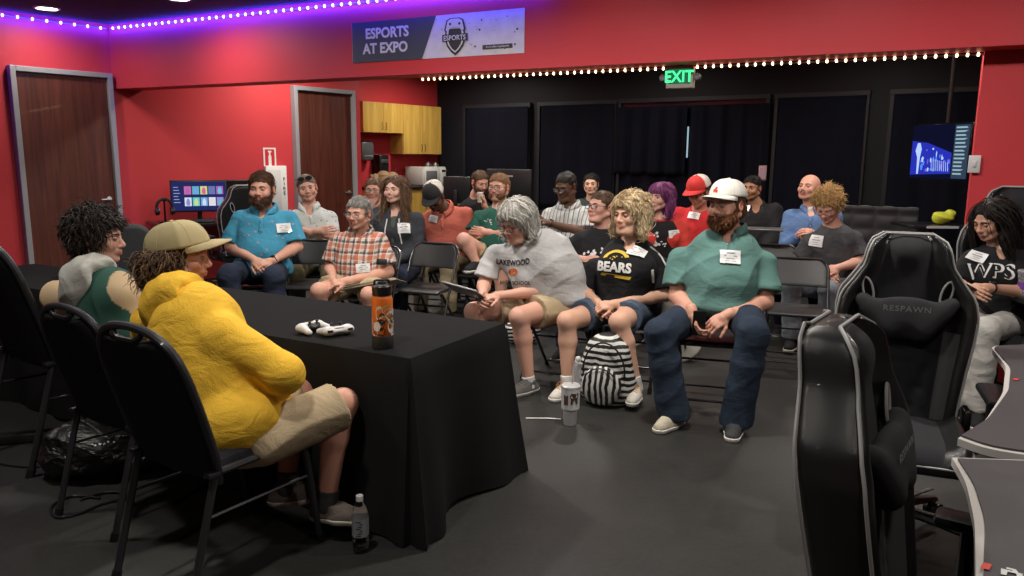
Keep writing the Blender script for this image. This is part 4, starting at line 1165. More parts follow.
MB().box((0, -.10, 0), (.26, .20, .30), bev=.05).build('housing', mat('smoke_grey', (.10, .105, .11), .25), pt); MB().tube([(-.08, -.2, -.08), (.08, -.2, -.08)], .008, 6).build('lever', mat('steel'), pt)
q = CB0 + LW * .50 + LN * .02; pt = local_empty('coffee_dispenser', (q[0], q[1], 1.062), LW, 'tall black dispenser standing below the short yellow cabinet', 'dispenser')
MB().box((0, -.13, .24), (.19, .20, .48), bev=.02).build('housing', BLKP, pt); MB().box((0, -.235, .38), (.15, .012, .06), bev=.003).build('label_plate', mat('steel'), pt)
# ---------------------------------------------------------------- fire extinguisher sign and cabinet
WB = unit(D2a - C0); WBn = V(WB[1], -WB[0], 0)
def onwb(px, py, off=.0): return atPlane(px, py, C0 + WBn * off, WBn)
sp_ = onwb(269.8, 158.5, .01); fs_ = local_empty('fire_sign', sp_, WB, 'small red and white fire extinguisher sign on the red wall', 'sign')
WSG = mat('sign_white', (.75, .75, .74), .4); RSG = mat('sign_red', (.55, .02, .02), .4)
a, b = onwb(263.5, 158), onwb(276, 158); w_ = np.linalg.norm(a - b); h_ = abs(onwb(270, 148)[2] - onwb(270, 169.5)[2])
MB().box((0, 0, 0), (w_, .004, h_)).build('plate', WSG, fs_, smooth=False)
flat_obj('red_field', ngon([(-w_ * .38, -h_ * .43), (w_ * .38, -h_ * .43), (w_ * .38, h_ * .43), (-w_ * .38, h_ * .43)]), (0, -.004, 0), (0, -1, 0), (0, 0, 1), RSG, fs_)
flat_obj('extinguisher_symbol', ngon([(x * w_, y * h_) for x, y in [(-.12, -.38), (.12, -.38), (.12, .10), (.06, .18), (.06, .26), (.16, .32), (.10, .36), (-.14, .36), (-.14, .30), (-.06, .26), (-.06, .18), (-.12, .10)]]), (0, -.006, 0), (0, -1, 0), (0, 0, 1), WSG, fs_)
sp_ = onwb(275, 186, .0); fc = local_empty('fire_cabinet', sp_, WB, 'white fire extinguisher cabinet on the red wall behind the man in blue', 'cabinet')
a, b = onwb(264.5, 186), onwb(285, 186); w_ = np.linalg.norm(a - b); h_ = .72
MB().box((0, -.035, -.10), (w_, .08, h_), bev=.006).build('cabinet_body', WSG, fc); MB().box((-.03, -.078, -.10), (w_ * .62, .006, h_ * .86), bev=.003).build('cabinet_door', mat('off_white', (.62, .62, .60), .4), fc)
flat_obj('lettering', textmesh('F\nI\nR\nE', .22, .02), (w_ * .36, -.078, -.0), (0, -1, 0), (0, 0, 1), mat('banner_black'), fc)

# ---------------------------------------------------------------- downlights and light
def downlight(x, y, label, p, r=.095, group='round ceiling downlights', spot=True):
    t = empty('downlight', (x, y, 2.95)); tag(t, label, 'ceiling light', group)
    MB().lathe([(r + .025, -.001), (r + .022, -.010), (r, -.012), (r, -.002)], (0, 0, 0), 28, caps=False).build('trim_ring', mat('white_plastic'), t)
    MB().lathe([(0, 0), (r, 0)], (0, 0, -.004), 28, caps=False).build('lens', lum('downlight_lens', (1, .93, .82), 22), t)
    l = bpy.data.lights.new('downlight_lamp', 'AREA'); l.shape = 'DISK'; l.size = r * 2; l.energy = p; l.color = (1, .93, .84); l.spread = math.radians(168)
    o = bpy.data.objects.new('downlight_lamp', l); link(o, t); o.location = (0, 0, -.016)
# ------------------------------------------------------------------ furniture
TUBE = mat('black_powder_coat', (.014, .014, .015), .32, spec=.5, coat=.3)
CHROME = mat('worn_steel_edge', (.25, .25, .25), .3, metal=.9)
FOLDP = mat('black_folding_plastic', (.017, .017, .018), .38, bump=.15, bscale=400)
def folding_proto():
    t = empty('folding_chair')
    H = .80
    def sheet(name, w, d0, d1, z0, z1, dip, th=.012):
        vs, fs = [], []; n, m = 14, 8
        return
    # front frame: feet at the front, rising backwards to the top of the back
    fr = MB(); pts = [(-.205, .215, .012), (-.205, .02, .42), (-.205, -.165, H - .06), (-.16, -.185, H - .005), (.16, -.185, H - .005), (.205, -.165, H - .06), (.205, .02, .42), (.205, .215, .012)]
    fr.tube(fillet(pts, .06, 6), .0105, 10); fr.tube([(-.205, .185, .075), (.205, .185, .075)], .008, 8)
    fr.build('front_frame', TUBE, t)
    rr = MB(); pts = [(-.185, -.245, .012), (-.185, .13, .425), (.185, .13, .425), (.185, -.245, .012)]
    rr.tube(fillet(pts, .03, 4), .0105, 10); rr.tube([(-.185, -.215, .045), (.185, -.215, .045)], .008, 8); rr.tube([(-.185, .0, .285), (.185, .0, .285)], .007, 8)
    rr.build('rear_frame', TUBE, t)
    for x in (-.205, .205):
        f = MB(); f.tube([(x, .22, .0), (x, .205, .035)], .014, 8); f.build('rubber_foot', BLKP, t)
    for x in (-.185, .185):
        f = MB(); f.tube([(x, -.25, .0), (x, -.23, .03)], .014, 8); f.build('rubber_foot', BLKP, t)
    # seat pan
    s = MB(); n, m = 12, 10; vs, fs = [], []
    for j in range(m + 1):
        for i in range(n + 1):
            x = -.19 + .38 * i / n; y = -.19 + .39 * j / m; e = max(0, abs(x) / .19); k = 1 - .08 * max(0, -y / .19) ** 2
            z = .448 - .012 * (1 - e ** 2) * (1 - (y / .2) ** 2) - .012 * max(0, (y - .15) / .05) ** 2
            vs.append((x * k, y, z))
    fs = [(j * (n + 1) + i, j * (n + 1) + i + 1, (j + 1) * (n + 1) + i + 1, (j + 1) * (n + 1) + i) for j in range(m) for i in range(n)]
    s.add(vs, fs); so = s.build('seat', FOLDP, t); md = so.modifiers.new('t', 'SOLIDIFY'); md.thickness = .022; md.offset = -1
    md = so.modifiers.new('b', 'BEVEL'); md.width = .006; md.segments = 2; md.limit_method = 'ANGLE'
    s = MB(); s.tube(fillet([(-.185, -.17, .425), (-.185, .19, .425), (.185, .19, .425), (.185, -.17, .425)], .05, 5), .007, 6); s.build('seat_rim', CHROME, so)
    # back panel with big rounded top corners
    n, m = 16, 8; vs = []
    for j in range(m + 1):
        v = j / m; z = .595 + .20 * v; yb = -.090 - (z - .60) * .44
        hw = .195 if v < .6 else .195 - .06 * ((v - .6) / .4) ** 2.2
        for i in range(n + 1):
            x = -hw + 2 * hw * i / n; vs.append((x, yb - .022 * (1 - (x / .2) ** 2), z))
    fs = [(j * (n + 1) + i, j * (n + 1) + i + 1, (j + 1) * (n + 1) + i + 1, (j + 1) * (n + 1) + i) for j in range(m) for i in range(n)]
    b = MB(); b.add(vs, fs); bo = b.build('backrest', FOLDP, t); md = bo.modifiers.new('t', 'SOLIDIFY'); md.thickness = .014; md.offset = 0
    md = bo.modifiers.new('b', 'BEVEL'); md.width = .005; md.segments = 2; md.limit_method = 'ANGLE'
    return t
FOLD0 = folding_proto(); FUSED = [False]
def folding_chair(x, y, f, label, group='black folding chairs of the audience'):
    o = FOLD0 if not FUSED[0] else copy_tree(FOLD0); FUSED[0] = True
    f = unit(np.array([f[0], f[1], 0.])); o.location = (x, y, 0); o.rotation_euler = (0, 0, math.atan2(f[1], f[0]) - PI / 2); o.scale = (1.06, 1.06, 1.0)
    tag(o, label, 'chair', group); return o

BFAB = mat('black_banquet_fabric', (.007, .007, .012), .9, bump=.9, bscale=260, var=.25, vscale=160)
BFRM = mat('gunmetal_frame', (.055, .055, .062), .38, metal=.6, coat=.2)
def banquet_proto():
    t = empty('banquet_chair'); W = .205
    # seat pad
    s = MB(); s.box((0, .03, .455), (.41, .40, .065), bev=.028); s.build('seat', BFAB, t)
    # square tube frames: rear leg rises to carry the back
    bk = lambda z: -.165 - (z - .46) * .30
    fr = MB()
    for x in (-W, W):
        fr.tube([(x, -.30, .0), (x, -.175, .44)], .0125, 4)
        fr.tube(fillet([(x, .285, .0), (x, .215, .435), (x, -.17, .44)], .06, 6), .0125, 4)
    for k, (a, b) in enumerate((((-W, -.30, 0), (-W, -.175, .44)), ((W, -.30, 0), (W, -.175, .44)))):
        l = MB(); l.tube([a, b], .0135, 8); lo = l.build('leg', BFRM, t); MB().tube([(a[0], a[1] - .002, 0), (a[0], a[1] + .008, .03)], .017, 8).build('foot_cap', BLKP, lo)
    for x in (-W, W):
        l = MB(); l.tube(fillet([(x, .285, .0), (x, .215, .44), (x, -.17, .445)], .07, 7), .0135, 8); lo = l.build('leg', BFRM, t); MB().tube([(x, .287, 0), (x, .281, .03)], .017, 8).build('foot_cap', BLKP, lo)
        MB().tube([(x, .225, .29), (x, -.215, .30)], .006, 6).build('stretcher', BFRM, t)
        MB().box((x, -.185, .445), (.035, .045, .02), bev=.004).build('bracket', BFRM, t)
    # back: rounded frame with a grip slot at the top
    out = [(-.19, .40), (-.222, .50), (-.228, .66), (-.222, .80), (-.195, .88), (-.13, .925), (-.07, .94), (0, .945), (.07, .94), (.13, .925), (.195, .88), (.222, .80), (.228, .66), (.222, .50), (.19, .40)]
    p3 = fillet([(x, bk(z), z) for x, z in out], .04, 3)
    f = MB(); f.tube(p3, .0145, 10); f.build('back_frame', BFRM, t)
    n = 12; vs = []; m = 14
    for j in range(m + 1):
        v = j / m; z = .41 + .505 * v; zz = z
        hw = np.interp(z, [.40, .50, .66, .80, .86, .90, .915], [.195, .212, .218, .212, .195, .155, .125])
        for i in range(n + 1):
            u = -1 + 2 * i / n; x = u * hw; vs.append((x, bk(z) + .004 - .014 * (1 - u * u) , z - (.018 * (1 - u * u) * (v > .93))))
    fs = [(j * (n + 1) + i, j * (n + 1) + i + 1, (j + 1) * (n + 1) + i + 1, (j + 1) * (n + 1) + i) for j in range(m) for i in range(n)]
    b = MB(); b.add(vs, fs); bo = b.build('backrest', BFAB, t); md = bo.modifiers.new('t', 'SOLIDIFY'); md.thickness = .036; md.offset = 0
    md = bo.modifiers.new('b', 'BEVEL'); md.width = .014; md.segments = 3; md.limit_method = 'ANGLE'
    g = MB(); g.tube(fillet([(-.075, bk(.915) - .012, .922), (-.05, bk(.90) - .024, .902), (.05, bk(.90) - .024, .902), (.075, bk(.915) - .012, .922)], .02, 4), .0085, 8, flat=1.3); g.build('grip', BLKP, t)
    return t
BQ0 = banquet_proto(); BQU = [False]
def banquet_chair(x, y, f, label, sc=1.0):
    o = BQ0 if not BQU[0] else copy_tree(BQ0); BQU[0] = True
    f = unit(np.array([f[0], f[1], 0.])); o.location = (x, y, 0); o.rotation_euler = (0, 0, math.atan2(f[1], f[0]) - PI / 2); o.scale = (sc,) * 3
    tag(o, label, 'chair', 'black banquet chairs at the cloth covered tables'); return o

# racing style gaming chair, facing +y
GL = mat('black_leatherette', (.016, .016, .017), .27, spec=.5, coat=.15, bump=.25, bscale=700)
GM = mat('charcoal_mesh_cloth', (.014, .014, .018), .85, bump=.7, bscale=600)
PIPE = mat('grey_piping', (.33, .33, .33), .45); GSH = mat('grey_leatherette', (.075, .075, .08), .38, spec=.5, bump=.2, bscale=700)
def gaming_proto(text=True):
    t = empty('gaming_chair')
    PV = [0, .12, .30, .45, .58, .68, .76, .84, .92, .97, 1.0]; PW = [.215, .225, .245, .265, .275, .262, .215, .172, .160, .140, .095]
    Hb = .80; z0 = .43; lean = .16
    def hw(v): return float(np.interp(v, PV, PW))
    def pos(u, y, v):   # u lateral metres, y out of the back plane, v height 0..1
        z = z0 + Hb * v; return (u, -.20 - (v * Hb) * lean + y, z)
    n, m = 28, 40; front, back = [], []
    for j in range(m + 1):
        v = j / m; w = hw(v)
        for i in range(n + 1):
            u = -1 + 2 * i / n; au = abs(u)
            bol = .070 * math.exp(-((au - .90) / .17) ** 2) * (np.interp(v, [0, .1, .3, .6, .7, .8, .9, 1], [.7, .95, 1, 1.1, 1.0, .8, .75, .7]))
            edge = -.012 * max(0, (au - .9) / .1) ** 2
            pad = .022 * math.exp(-(au / .45) ** 4) * (1 + .9 * math.exp(-((v - .90) / .07) ** 2))
            top = -.05 * max(0, (v - .93) / .07) ** 2
            q = 0
            if .06 < v < .60 and au < .50:
                q = -.010 * (abs(((v * 9 + au * .7) % 1) - .5) > .44)
            front.append(pos(u * w, .03 + bol + edge + pad + top + q, v))
            bb = -.060 - .012 * (1 - au ** 2) + .02 * max(0, (v - .95) / .05) ** 2
            back.append(pos(u * w, bb, v))
    N1 = n + 1; T_ = len(front); vs = front + back; fs = []; mi = []
    for j in range(m):
        v = (j + .5) / m
        for i in range(n):
            u = abs(-1 + 2 * (i + .5) / n)
            fs.append((j * N1 + i, (j + 1) * N1 + i, (j + 1) * N1 + i + 1, j * N1 + i + 1)); mi.append(1 if (u < .58) else (2 if (u < .80 and v < .50) else 0))
            fs.append((T_ + j * N1 + i, T_ + j * N1 + i + 1, T_ + (j + 1) * N1 + i + 1, T_ + (j + 1) * N1 + i)); mi.append(0)
    def strip(a, b): fs.append((a[0], a[1], b[1], b[0])); mi.append(0)
    for j in range(m):
        strip((j * N1, T_ + j * N1), ((j + 1) * N1, T_ + (j + 1) * N1)); strip((T_ + j * N1 + n, j * N1 + n), (T_ + (j + 1) * N1 + n, (j + 1) * N1 + n))
    for i in range(n):
        strip((T_ + i, i), (T_ + i + 1, i + 1)) ; strip((m * N1 + i, T_ + m * N1 + i), (m * N1 + i + 1, T_ + m * N1 + i + 1))
    me = bpy.data.meshes.new('backrest'); me.from_pydata(vs, [], fs)
    for k in (GL, GM, GSH): me.materials.append(k)
    me.polygons.foreach_set('material_index', mi); me.polygons.foreach_set('use_smooth', [True] * len(fs)); me.validate(); me.update()
    bo = bpy.data.objects.new('backrest', me); link(bo, t)
    sb = bo.modifiers.new('s', 'SUBSURF'); sb.levels = 1; sb.render_levels = 1
    pp = MB(); pb = MB()
    ye = lambda v: .022 + .060 * float(np.interp(v, [0, .1, .3, .6, .7, .8, .9, 1], [.7, .95, 1, 1.1, 1.0, .8, .75, .5])) - .03 * max(0, (v - .93) / .07) ** 2
    A = [pos(-hw(v) * .985, ye(v), v) for v in np.linspace(0.02, 1, 30)]; Bq = [pos(hw(v) * .985, ye(v), v) for v in np.linspace(1, .02, 30)]
    topc = [pos(u, ye(1), 1.0) for u in np.linspace(-.09, .09, 6)]
    pp.tube(A + topc + Bq, .0048, 6); pp.build('piping', PIPE, bo)
    A = [pos(-hw(v) * .99, -.062, v) for v in np.linspace(0.02, 1, 30)]; Bq = [pos(hw(v) * .99, -.062, v) for v in np.linspace(1, .02, 30)]; topc = [pos(u, -.048, 1.0) for u in np.linspace(-.09, .09, 6)]
    pb.tube(A + topc + Bq, .0048, 6); pb.build('piping', PIPE, bo)
    for sx in (-1, 1):      # belt slots: dark opening with a rim, both faces
        for yy, nm in ((.064, 1), (-.074, -1)):
            c = [(sx * (.150 + .012 * math.sin(a) + .020 * math.cos(a)), .0, z0 + Hb * .70 + .052 * math.sin(a)) for a in np.linspace(0, 2 * PI, 17)[:-1]]
            pts = [pos(x, yy, (z - z0) / Hb) for x, _, z in c]
            mb = MB(); mb.tube(pts, .005, 6, closed=True); ro = mb.build('slot_rim', PIPE, bo)
            mb = MB(); mb.add(pts, [tuple(range(16))]); mb.build('slot', BLKG, ro)
    # lumbar cushion: inverted trapezium
    sd = SDF(); c0 = pos(0, .10, .60)
    for x in (-1, 1): sd.cap(pos(x * .17, .080, .65), pos(x * .07, .095, .50), .030, .036, k=.05)
    sd.ell(pos(0, .085, .60), (.15, .035, .065), k=.05); sd.ell(pos(0, .085, .53), (.09, .038, .06), k=.05)
    cu = sdfobj('lumbar_cushion', sd, .010, GM, t)
    if text:
        flat_obj('lettering', textmesh('RESPAWN', .024, .01, 1.15, sx=1.1), pos(0, .130, .625), (0, 1, .1), (0, 0, 1), mat('dim_lettering', (.28, .28, .29), .5), cu)
    # seat with raised sides
    n, m = 24, 20; vs, fs, mi = [], [], []
    for j in range(m + 1):
        y = -.22 + .50 * j / m; w = .255 if y < .1 else .255 - .03 * ((y - .1) / .18) ** 2
        for i in range(n + 1):
            u = -1 + 2 * i / n; au = abs(u)
            z = .455 + .045 * math.exp(-((au - .84) / .15) ** 2) * (1 - .3 * max(0, y / .28)) - .05 * max(0, (au - .9) / .1) ** 2 - .055 * max(0, (y - .20) / .08) ** 2 + .012 * math.exp(-(au / .5) ** 4)
            vs.append((u * w, y, z))
    T_ = len(vs); vs += [(x * .93, y * .96, .365) for x, y, z in vs]; N1 = n + 1
    for j in range(m):
        for i in range(n):
            u = abs(-1 + 2 * (i + .5) / n)
            fs.append((j * N1 + i, j * N1 + i + 1, (j + 1) * N1 + i + 1, (j + 1) * N1 + i)); mi.append(1 if u < .62 else 0)
            fs.append((T_ + j * N1 + i, T_ + (j + 1) * N1 + i, T_ + (j + 1) * N1 + i + 1, T_ + j * N1 + i + 1)); mi.append(0)
        strip((T_ + j * N1, j * N1), (T_ + (j + 1) * N1, (j + 1) * N1)); strip((j * N1 + n, T_ + j * N1 + n), ((j + 1) * N1 + n, T_ + (j + 1) * N1 + n))
    for i in range(n): strip((i, T_ + i), (i + 1, T_ + i + 1)); strip((T_ + m * N1 + i, m * N1 + i), (T_ + m * N1 + i + 1, m * N1 + i + 1))
    mi = (mi + [0] * len(fs))[:len(fs)]
    me = bpy.data.meshes.new('seat'); me.from_pydata(vs, [], fs)
    for k in (GL, GM): me.materials.append(k)
    me.polygons.foreach_set('material_index', mi); me.polygons.foreach_set('use_smooth', [True] * len(fs)); me.validate(); me.update()
    so = bpy.data.objects.new('seat', me); link(so, t); sb = so.modifiers.new('s', 'SUBSURF'); sb.levels = 1; sb.render_levels = 1
    mb = MB(); mb.tube(fillet([(-.238, -.2, .462), (-.238, .22, .448), (-.2, .272, .405), (.2, .272, .405), (.238, .22, .448), (.238, -.2, .462)], .05, 5), .0045, 6); mb.build('piping', PIPE, so)
    for sx in (-1, 1):
        a = MB(); a.tube(fillet([(sx * .20, -.02, .38), (sx * .315, -.02, .40), (sx * .315, -.02, .62)], .05, 5), .020, 8, flat=.8); ao = a.build('armrest', BLKP, t)
        MB().box((sx * .315, .03, .645), (.095, .27, .035), bev=.014).build('arm_pad', BLKP, ao)
        MB().box((sx * .262, -.19, .47), (.03, .11, .10), bev=.012).build('hinge_cover', BLKP, t)
    MB().box((0, 0, .345), (.20, .22, .05), bev=.01).build('tilt_mechanism', BLKP, t); MB().tube([(.08, .02, .34), (.30, .05, .335)], .007, 8).build('tilt_lever', BLKP, t)
    MB().lathe([(.032, .12), (.032, .22), (.020, .22), (.020, .33)], n=16).build('gas_column', BLKP, t)
    for k in range(5):
        a = 2 * PI * k / 5 + .3; d = V(math.cos(a), math.sin(a), 0)
        l = MB(); l.tube([d * .03 + V(0, 0, .12), d * .18 + V(0, 0, .10), d * .315 + V(0, 0, .075)], [.032, .026, .020], 8, flat=.7); lo = l.build('leg', mat('base_plastic', (.02, .02, .022), .3), t)
        MB().box(tuple(d * .19 + V(0, 0, .128)), (.20, .018, .006), Rz(d), bev=.002).build('leg_trim', PIPE, lo)
        c = MB(); sdw = V(-d[1], d[0], 0)
        for q in (-1, 1): c.tube([d * .315 + sdw * q * .012 + V(0, 0, .03), d * .315 + sdw * q * .030 + V(0, 0, .03)], .029, 14)
        c.tube([d * .315 + V(0, 0, .03), d * .315 + V(0, 0, .075)], .009, 6); c.build('caster', BLKP, lo)
    return t
GC0 = gaming_proto(); GCU = [False]
def gaming_chair(x, y, deg, label, sc=1.0, group='black racing style gaming chairs'):
    o = GC0 if not GCU[0] else copy_tree(GC0); GCU[0] = True
    o.location = (x, y, 0); o.rotation_euler = (0, 0, math.radians(deg) - PI / 2); o.scale = (sc,) * 3
    tag(o, label, 'gaming chair', group); return o

# ---------------------------------------------------------------- the players' tables under black cloths
TU = V(-.878, .479, 0); TV_ = V(.479, .878, 0); TU = unit(TU); TV_ = unit(TV_ - TU * np.dot(TU, TV_))
TA = V(-.40, 2.94, 0)
CLOTH = mat('black_table_cloth', (.0145, .0145, .0155), .95, bump=.3, bscale=500, spec=.08, var=.08, vscale=3)
def cloth_table(name_i, origin, L, W, label_c, label_t, seed, z=.752):
    """origin: right-near corner; table runs along TU, depth along TV_"""
    t = empty('folding_table', tuple(origin + TU * L / 2 + TV_ * W / 2), math.atan2(-TU[1], -TU[0])); tag(t, label_t, 'table')
    MB().box((0, 0, z - .03), (L - .03, W - .03, .045), bev=.01).build('tabletop', mat('table_plastic', (.30, .29, .27), .6), t)
    for sx in (-1, 1):
        for sy in (-1, 1): MB().tube([(sx * (L / 2 - .25), sy * (W / 2 - .08), z - .05), (sx * (L / 2 - .12), sy * (W / 2 - .08), .0)], .0125, 8).build('leg', TUBE, t)
        MB().tube([(sx * (L / 2 - .16), -W / 2 + .08, .12), (sx * (L / 2 - .16), W / 2 - .08, .12)], .009, 6).build('crossbar', TUBE, t)
    rs = np.random.RandomState(seed); ph = rs.rand(10) * 6.28
    # perimeter samples (rounded corners) and drop rows
    per = []; N_ = 60; M_ = 24; cr = .018
    def side(a, b, n, out): 
        for k in range(n): per.append((a + (b - a) * k / n, out, 0))
    a, b, c_, d = [V(*q) for q in ((-L / 2, -W / 2, 0), (L / 2, -W / 2, 0), (L / 2, W / 2, 0), (-L / 2, W / 2, 0))]
    sides = [(a, b, N_, V(0, -1, 0), V(1, 0, 0)), (b, c_, M_, V(1, 0, 0), V(0, 1, 0)), (c_, d, N_, V(0, 1, 0), V(-1, 0, 0)), (d, a, M_, V(-1, 0, 0), V(0, -1, 0))]
    for (p, q, n, o, tg) in sides:
        ln = np.linalg.norm(q - p)
        for k in range(n): per.append((p + (q - p) * ((k + .5) / n) * 1.0, o, min(k + .5, n - k - .5) / n * ln))
        # corner fan
        o2 = tg
        for k in range(1, 6):
            th = k / 6 * PI / 2; per.append((q, unit(o * math.cos(th) + o2 * math.sin(th)), 0))
    NP = len(per); R_ = 16; vs = []
    # local x axis is -TU, so +x is the end nearest the camera's right
    s = 0; prev = per[0][0]
    arc = []
    for p, o, cd in per: s += np.linalg.norm(p - prev); arc.append(s); prev = p
    for j in range(R_ + 1):
        t_ = j / R_; dz = t_ * (z - .006)
        for i, (p, o, cd) in enumerate(per):
            cn = math.exp(-(cd / .16) ** 2)
            fl = .012 + t_ * (.018 + .075 * cn) + t_ * (.016 + .02 * cn) * math.sin(arc[i] * 17 + ph[0] + .8 * math.sin(arc[i] * 5 + ph[1])) + t_ * t_ * .02 * math.sin(arc[i] * 7 + ph[2])
            if cd == 0: fl += t_ * .035 * math.cos(6 * math.atan2(o[1], o[0]) + ph[3])
            rr = .012 * (1 - (1 - min(1, dz / .012)) ** 2) ** .5 if dz < .012 else .012
            q = p + o * (fl - .012 + rr); zz = z + .004 - dz
            if j == R_: zz = .004 + .02 * (0.5 + .5 * math.sin(arc[i] * 4 + ph[4])) * (1 - cn)
            vs.append((q[0], q[1], zz))
    fs = [(j * NP + i, (j + 1) * NP + i, (j + 1) * NP + (i + 1) % NP, j * NP + (i + 1) % NP) for j in range(R_) for i in range(NP)]
    b0_ = len(vs)
    vs += [(p[0] * (1 - .0), p[1], z + .004) for p, o, cd in per]
    fs += [(b0_ + i, i, (i + 1) % NP, b0_ + (i + 1) % NP) for i in range(NP)] if False else []
    fs.append(tuple(range(NP)))
    mb = MB(); mb.add(vs[:b0_], fs); mb.n = b0_
    o = mb.build('tablecloth', CLOTH, None, angle=60); o.location = t.location; o.rotation_euler = t.rotation_euler; tag(o, label_c, 'tablecloth')
    return t
cloth_table(0, TA, 1.98, .76, 'black cloth to the floor on the near table with the orange bottle', 'folding table hidden under the near black tablecloth', 3)
cloth_table(1, TA + TU * 2.05 + TV_ * .17, 1.83, .60, 'dark grey cloth on the far left table behind the two seated players', 'folding table hidden under the far left tablecloth', 8, z=.748)
PF = (TV_[0], TV_[1])
banquet_chair(-1.105, 2.76, (.52, .855), 'black banquet chair carrying the player in the yellow hoodie', 1.04)
banquet_chair(-1.62, 3.25, (.52, .855), 'black banquet chair carrying the player in the green jacket', 1.0)
banquet_chair(-2.32, 3.93, (.56, .83), 'empty black banquet chair at the left edge of the photo', 1.2)
# ---------------------------------------------------------------- gaming corner on the right
gaming_chair(1.04, 1.62, -36, 'black gaming chair seen from its side, nearest the camera', .95)
gaming_chair(1.60, 3.02, -112, 'black gaming chair with lettered lumbar cushion facing the camera')
gaming_chair(3.05, 4.72, -130, 'black gaming chair carrying the woman in the WPS shirt', 1.12)
DESKT = mat('desk_mat_grey', (.050, .048, .055), .55, bump=.3, bscale=500, var=.08, vscale=6); DESKE = mat('desk_edge_white', (.50, .49, .47), .4)
def game_desk(label, outline, z=.75, logo=None):
    o = np.mean(outline, 0); t = empty('gaming_desk', (o[0], o[1], 0)); tag(t, label, 'desk', 'dark gaming desks on the right')
    pl = [(p[0] - o[0], p[1] - o[1]) for p in outline]
    sm = [tuple(q[:2]) for q in fillet([(x, y, 0) for x, y in pl + [pl[0]]], .06, 5)][:-1]
    MB().prism(sm, .022, c=(0, 0, z - .026)).build('desk_top', DESKE, t, smooth=False)
    c = np.mean(sm, 0); MB().prism([tuple(np.array(q) * .0 + (np.array(q) - c) * (1 - .020 / max(.1, np.linalg.norm(np.array(q) - c))) + c) for q in sm], .006, c=(0, 0, z - .004)).build('desk_mat', DESKT, t, smooth=False)
    xs = [q[0] for q in sm]; ys = [q[1] for q in sm]
    for (x, y) in ((max(xs) - .12, min(ys) + .15), (max(xs) - .12, max(ys) - .15)):
        l = MB(); l.box((x, y, z / 2), (.06, .08, z - .05), bev=.008); l.box((x - .12, y, .02), (.50, .07, .04), bev=.01); l.build('leg', TUBE, t)
    return t
pos_ = None
P_ = lambda x, y: atZ(x, y, .75)[:2]
near_o = [P_(952, 456), P_(966, 480), P_(975, 520), P_(976, 576), P_(972, 640), (1.25, .95), (2.0, 1.05), (2.02, 2.02), P_(1040, 459)]
far_o = [P_(958, 437), P_(985, 420), P_(1003, 392), P_(1006, 365), P_(990, 345), P_(1045, 343), (3.1, 3.3), (2.9, 2.10), P_(1040, 456), P_(985, 447)]
gd = game_desk('dark gaming desk with a white edge at the bottom right corner', near_o)
gd2 = game_desk('dark gaming desk with a curved white edge behind the nearest desk', far_o)
LG = mat('logo_white', (.65, .65, .65), .5); LR = mat('logo_red', (.6, .05, .03), .5)
def desk_logo(t, px, py, s=1.0):
    p = atZ(px, py, .755); u = unit(atZ(px, py - 10, .755) - p); c = p - np.array(t.location)
    flat_obj('logo_bar', ngon([(-.05 * s, -.014 * s), (-.035 * s, -.014 * s), (-.03 * s, .014 * s), (-.045 * s, .014 * s)]), c, (0, 0, 1), u, LR, t)
    flat_obj('logo_mark', ngon([(x * s, y * s) for x, y in [(-.015, -.018), (-.006, -.018), (-.004, 0), (.010, 0), (.012, -.018), (.021, -.018), (.021, .006), (.014, .006), (.010, .018), (-.006, .018), (-.006, .011), (.004, .011), (.004, .007), (-.015, .007)]]), c, (0, 0, 1), u, LG, t)
desk_logo(gd, 1010, 572, 1.0); desk_logo(gd2, 1029, 381, 1.0)
# mouse shaped glint of the armrest lever by the far desk is the chair's own arm
# clear tumbler on the woman's desk
sidep = atZ(1020, 300, .75)
sd_ = empty('gaming_desk', (3.05, 3.85, 0)); tag(sd_, 'dark desk in front of the woman in the WPS shirt', 'desk', 'dark gaming desks on the right')
cpt = atZ(1013, 297, .75); MB().prism([tuple(q[:2]) for q in fillet([(-.42, -.30, 0), (.8, -.30, 0), (.8, .22, 0), (-.38, .22, 0), (-.44, 0, 0), (-.42, -.30, 0)], .08, 5)][:-1], .03, c=(.0, 0, .72)).build('desk_top', TUBE, sd_, smooth=False)
sd_.location = (cpt[0] + .46, cpt[1] + .02, 0)
for x in (.1, .7): MB().box((x, 0, .36), (.05, .4, .72), bev=.01).build('leg', TUBE, sd_)
CLEARP = mat('clear_plastic', (.85, .85, .9), .06, trans=.85, ior=1.3); 
ck = cpt + V(.075, .02, .0)
tb = empty('clear_cup', (ck[0], ck[1], .752)); tag(tb, 'clear plastic cup with purple print and silver lid on the right desk', 'cup')
MB().lathe([(.030, 0), (.033, .01), (.042, .14), (.040, .14), (.031, .012), (.0, .012)], n=20).build('cup_wall', CLEARP, tb)
MB().lathe([(.0295, .012), (.036, .09), (0, .09)], n=20).build('drink', mat('pale_drink', (.55, .50, .58), .3), tb)
MB().lathe([(.044, .138), (.046, .150), (.040, .158), (0, .160)], n=20).build('lid', mat('silver_lid', (.45, .45, .46), .3, metal=.5), tb)
MB().lathe([(.0372, .045), (.0392, .085), (.0388, .085), (.0368, .045)], n=20, caps=False).build('printed_band', mat('purple_print', (.16, .05, .30), .5), tb)
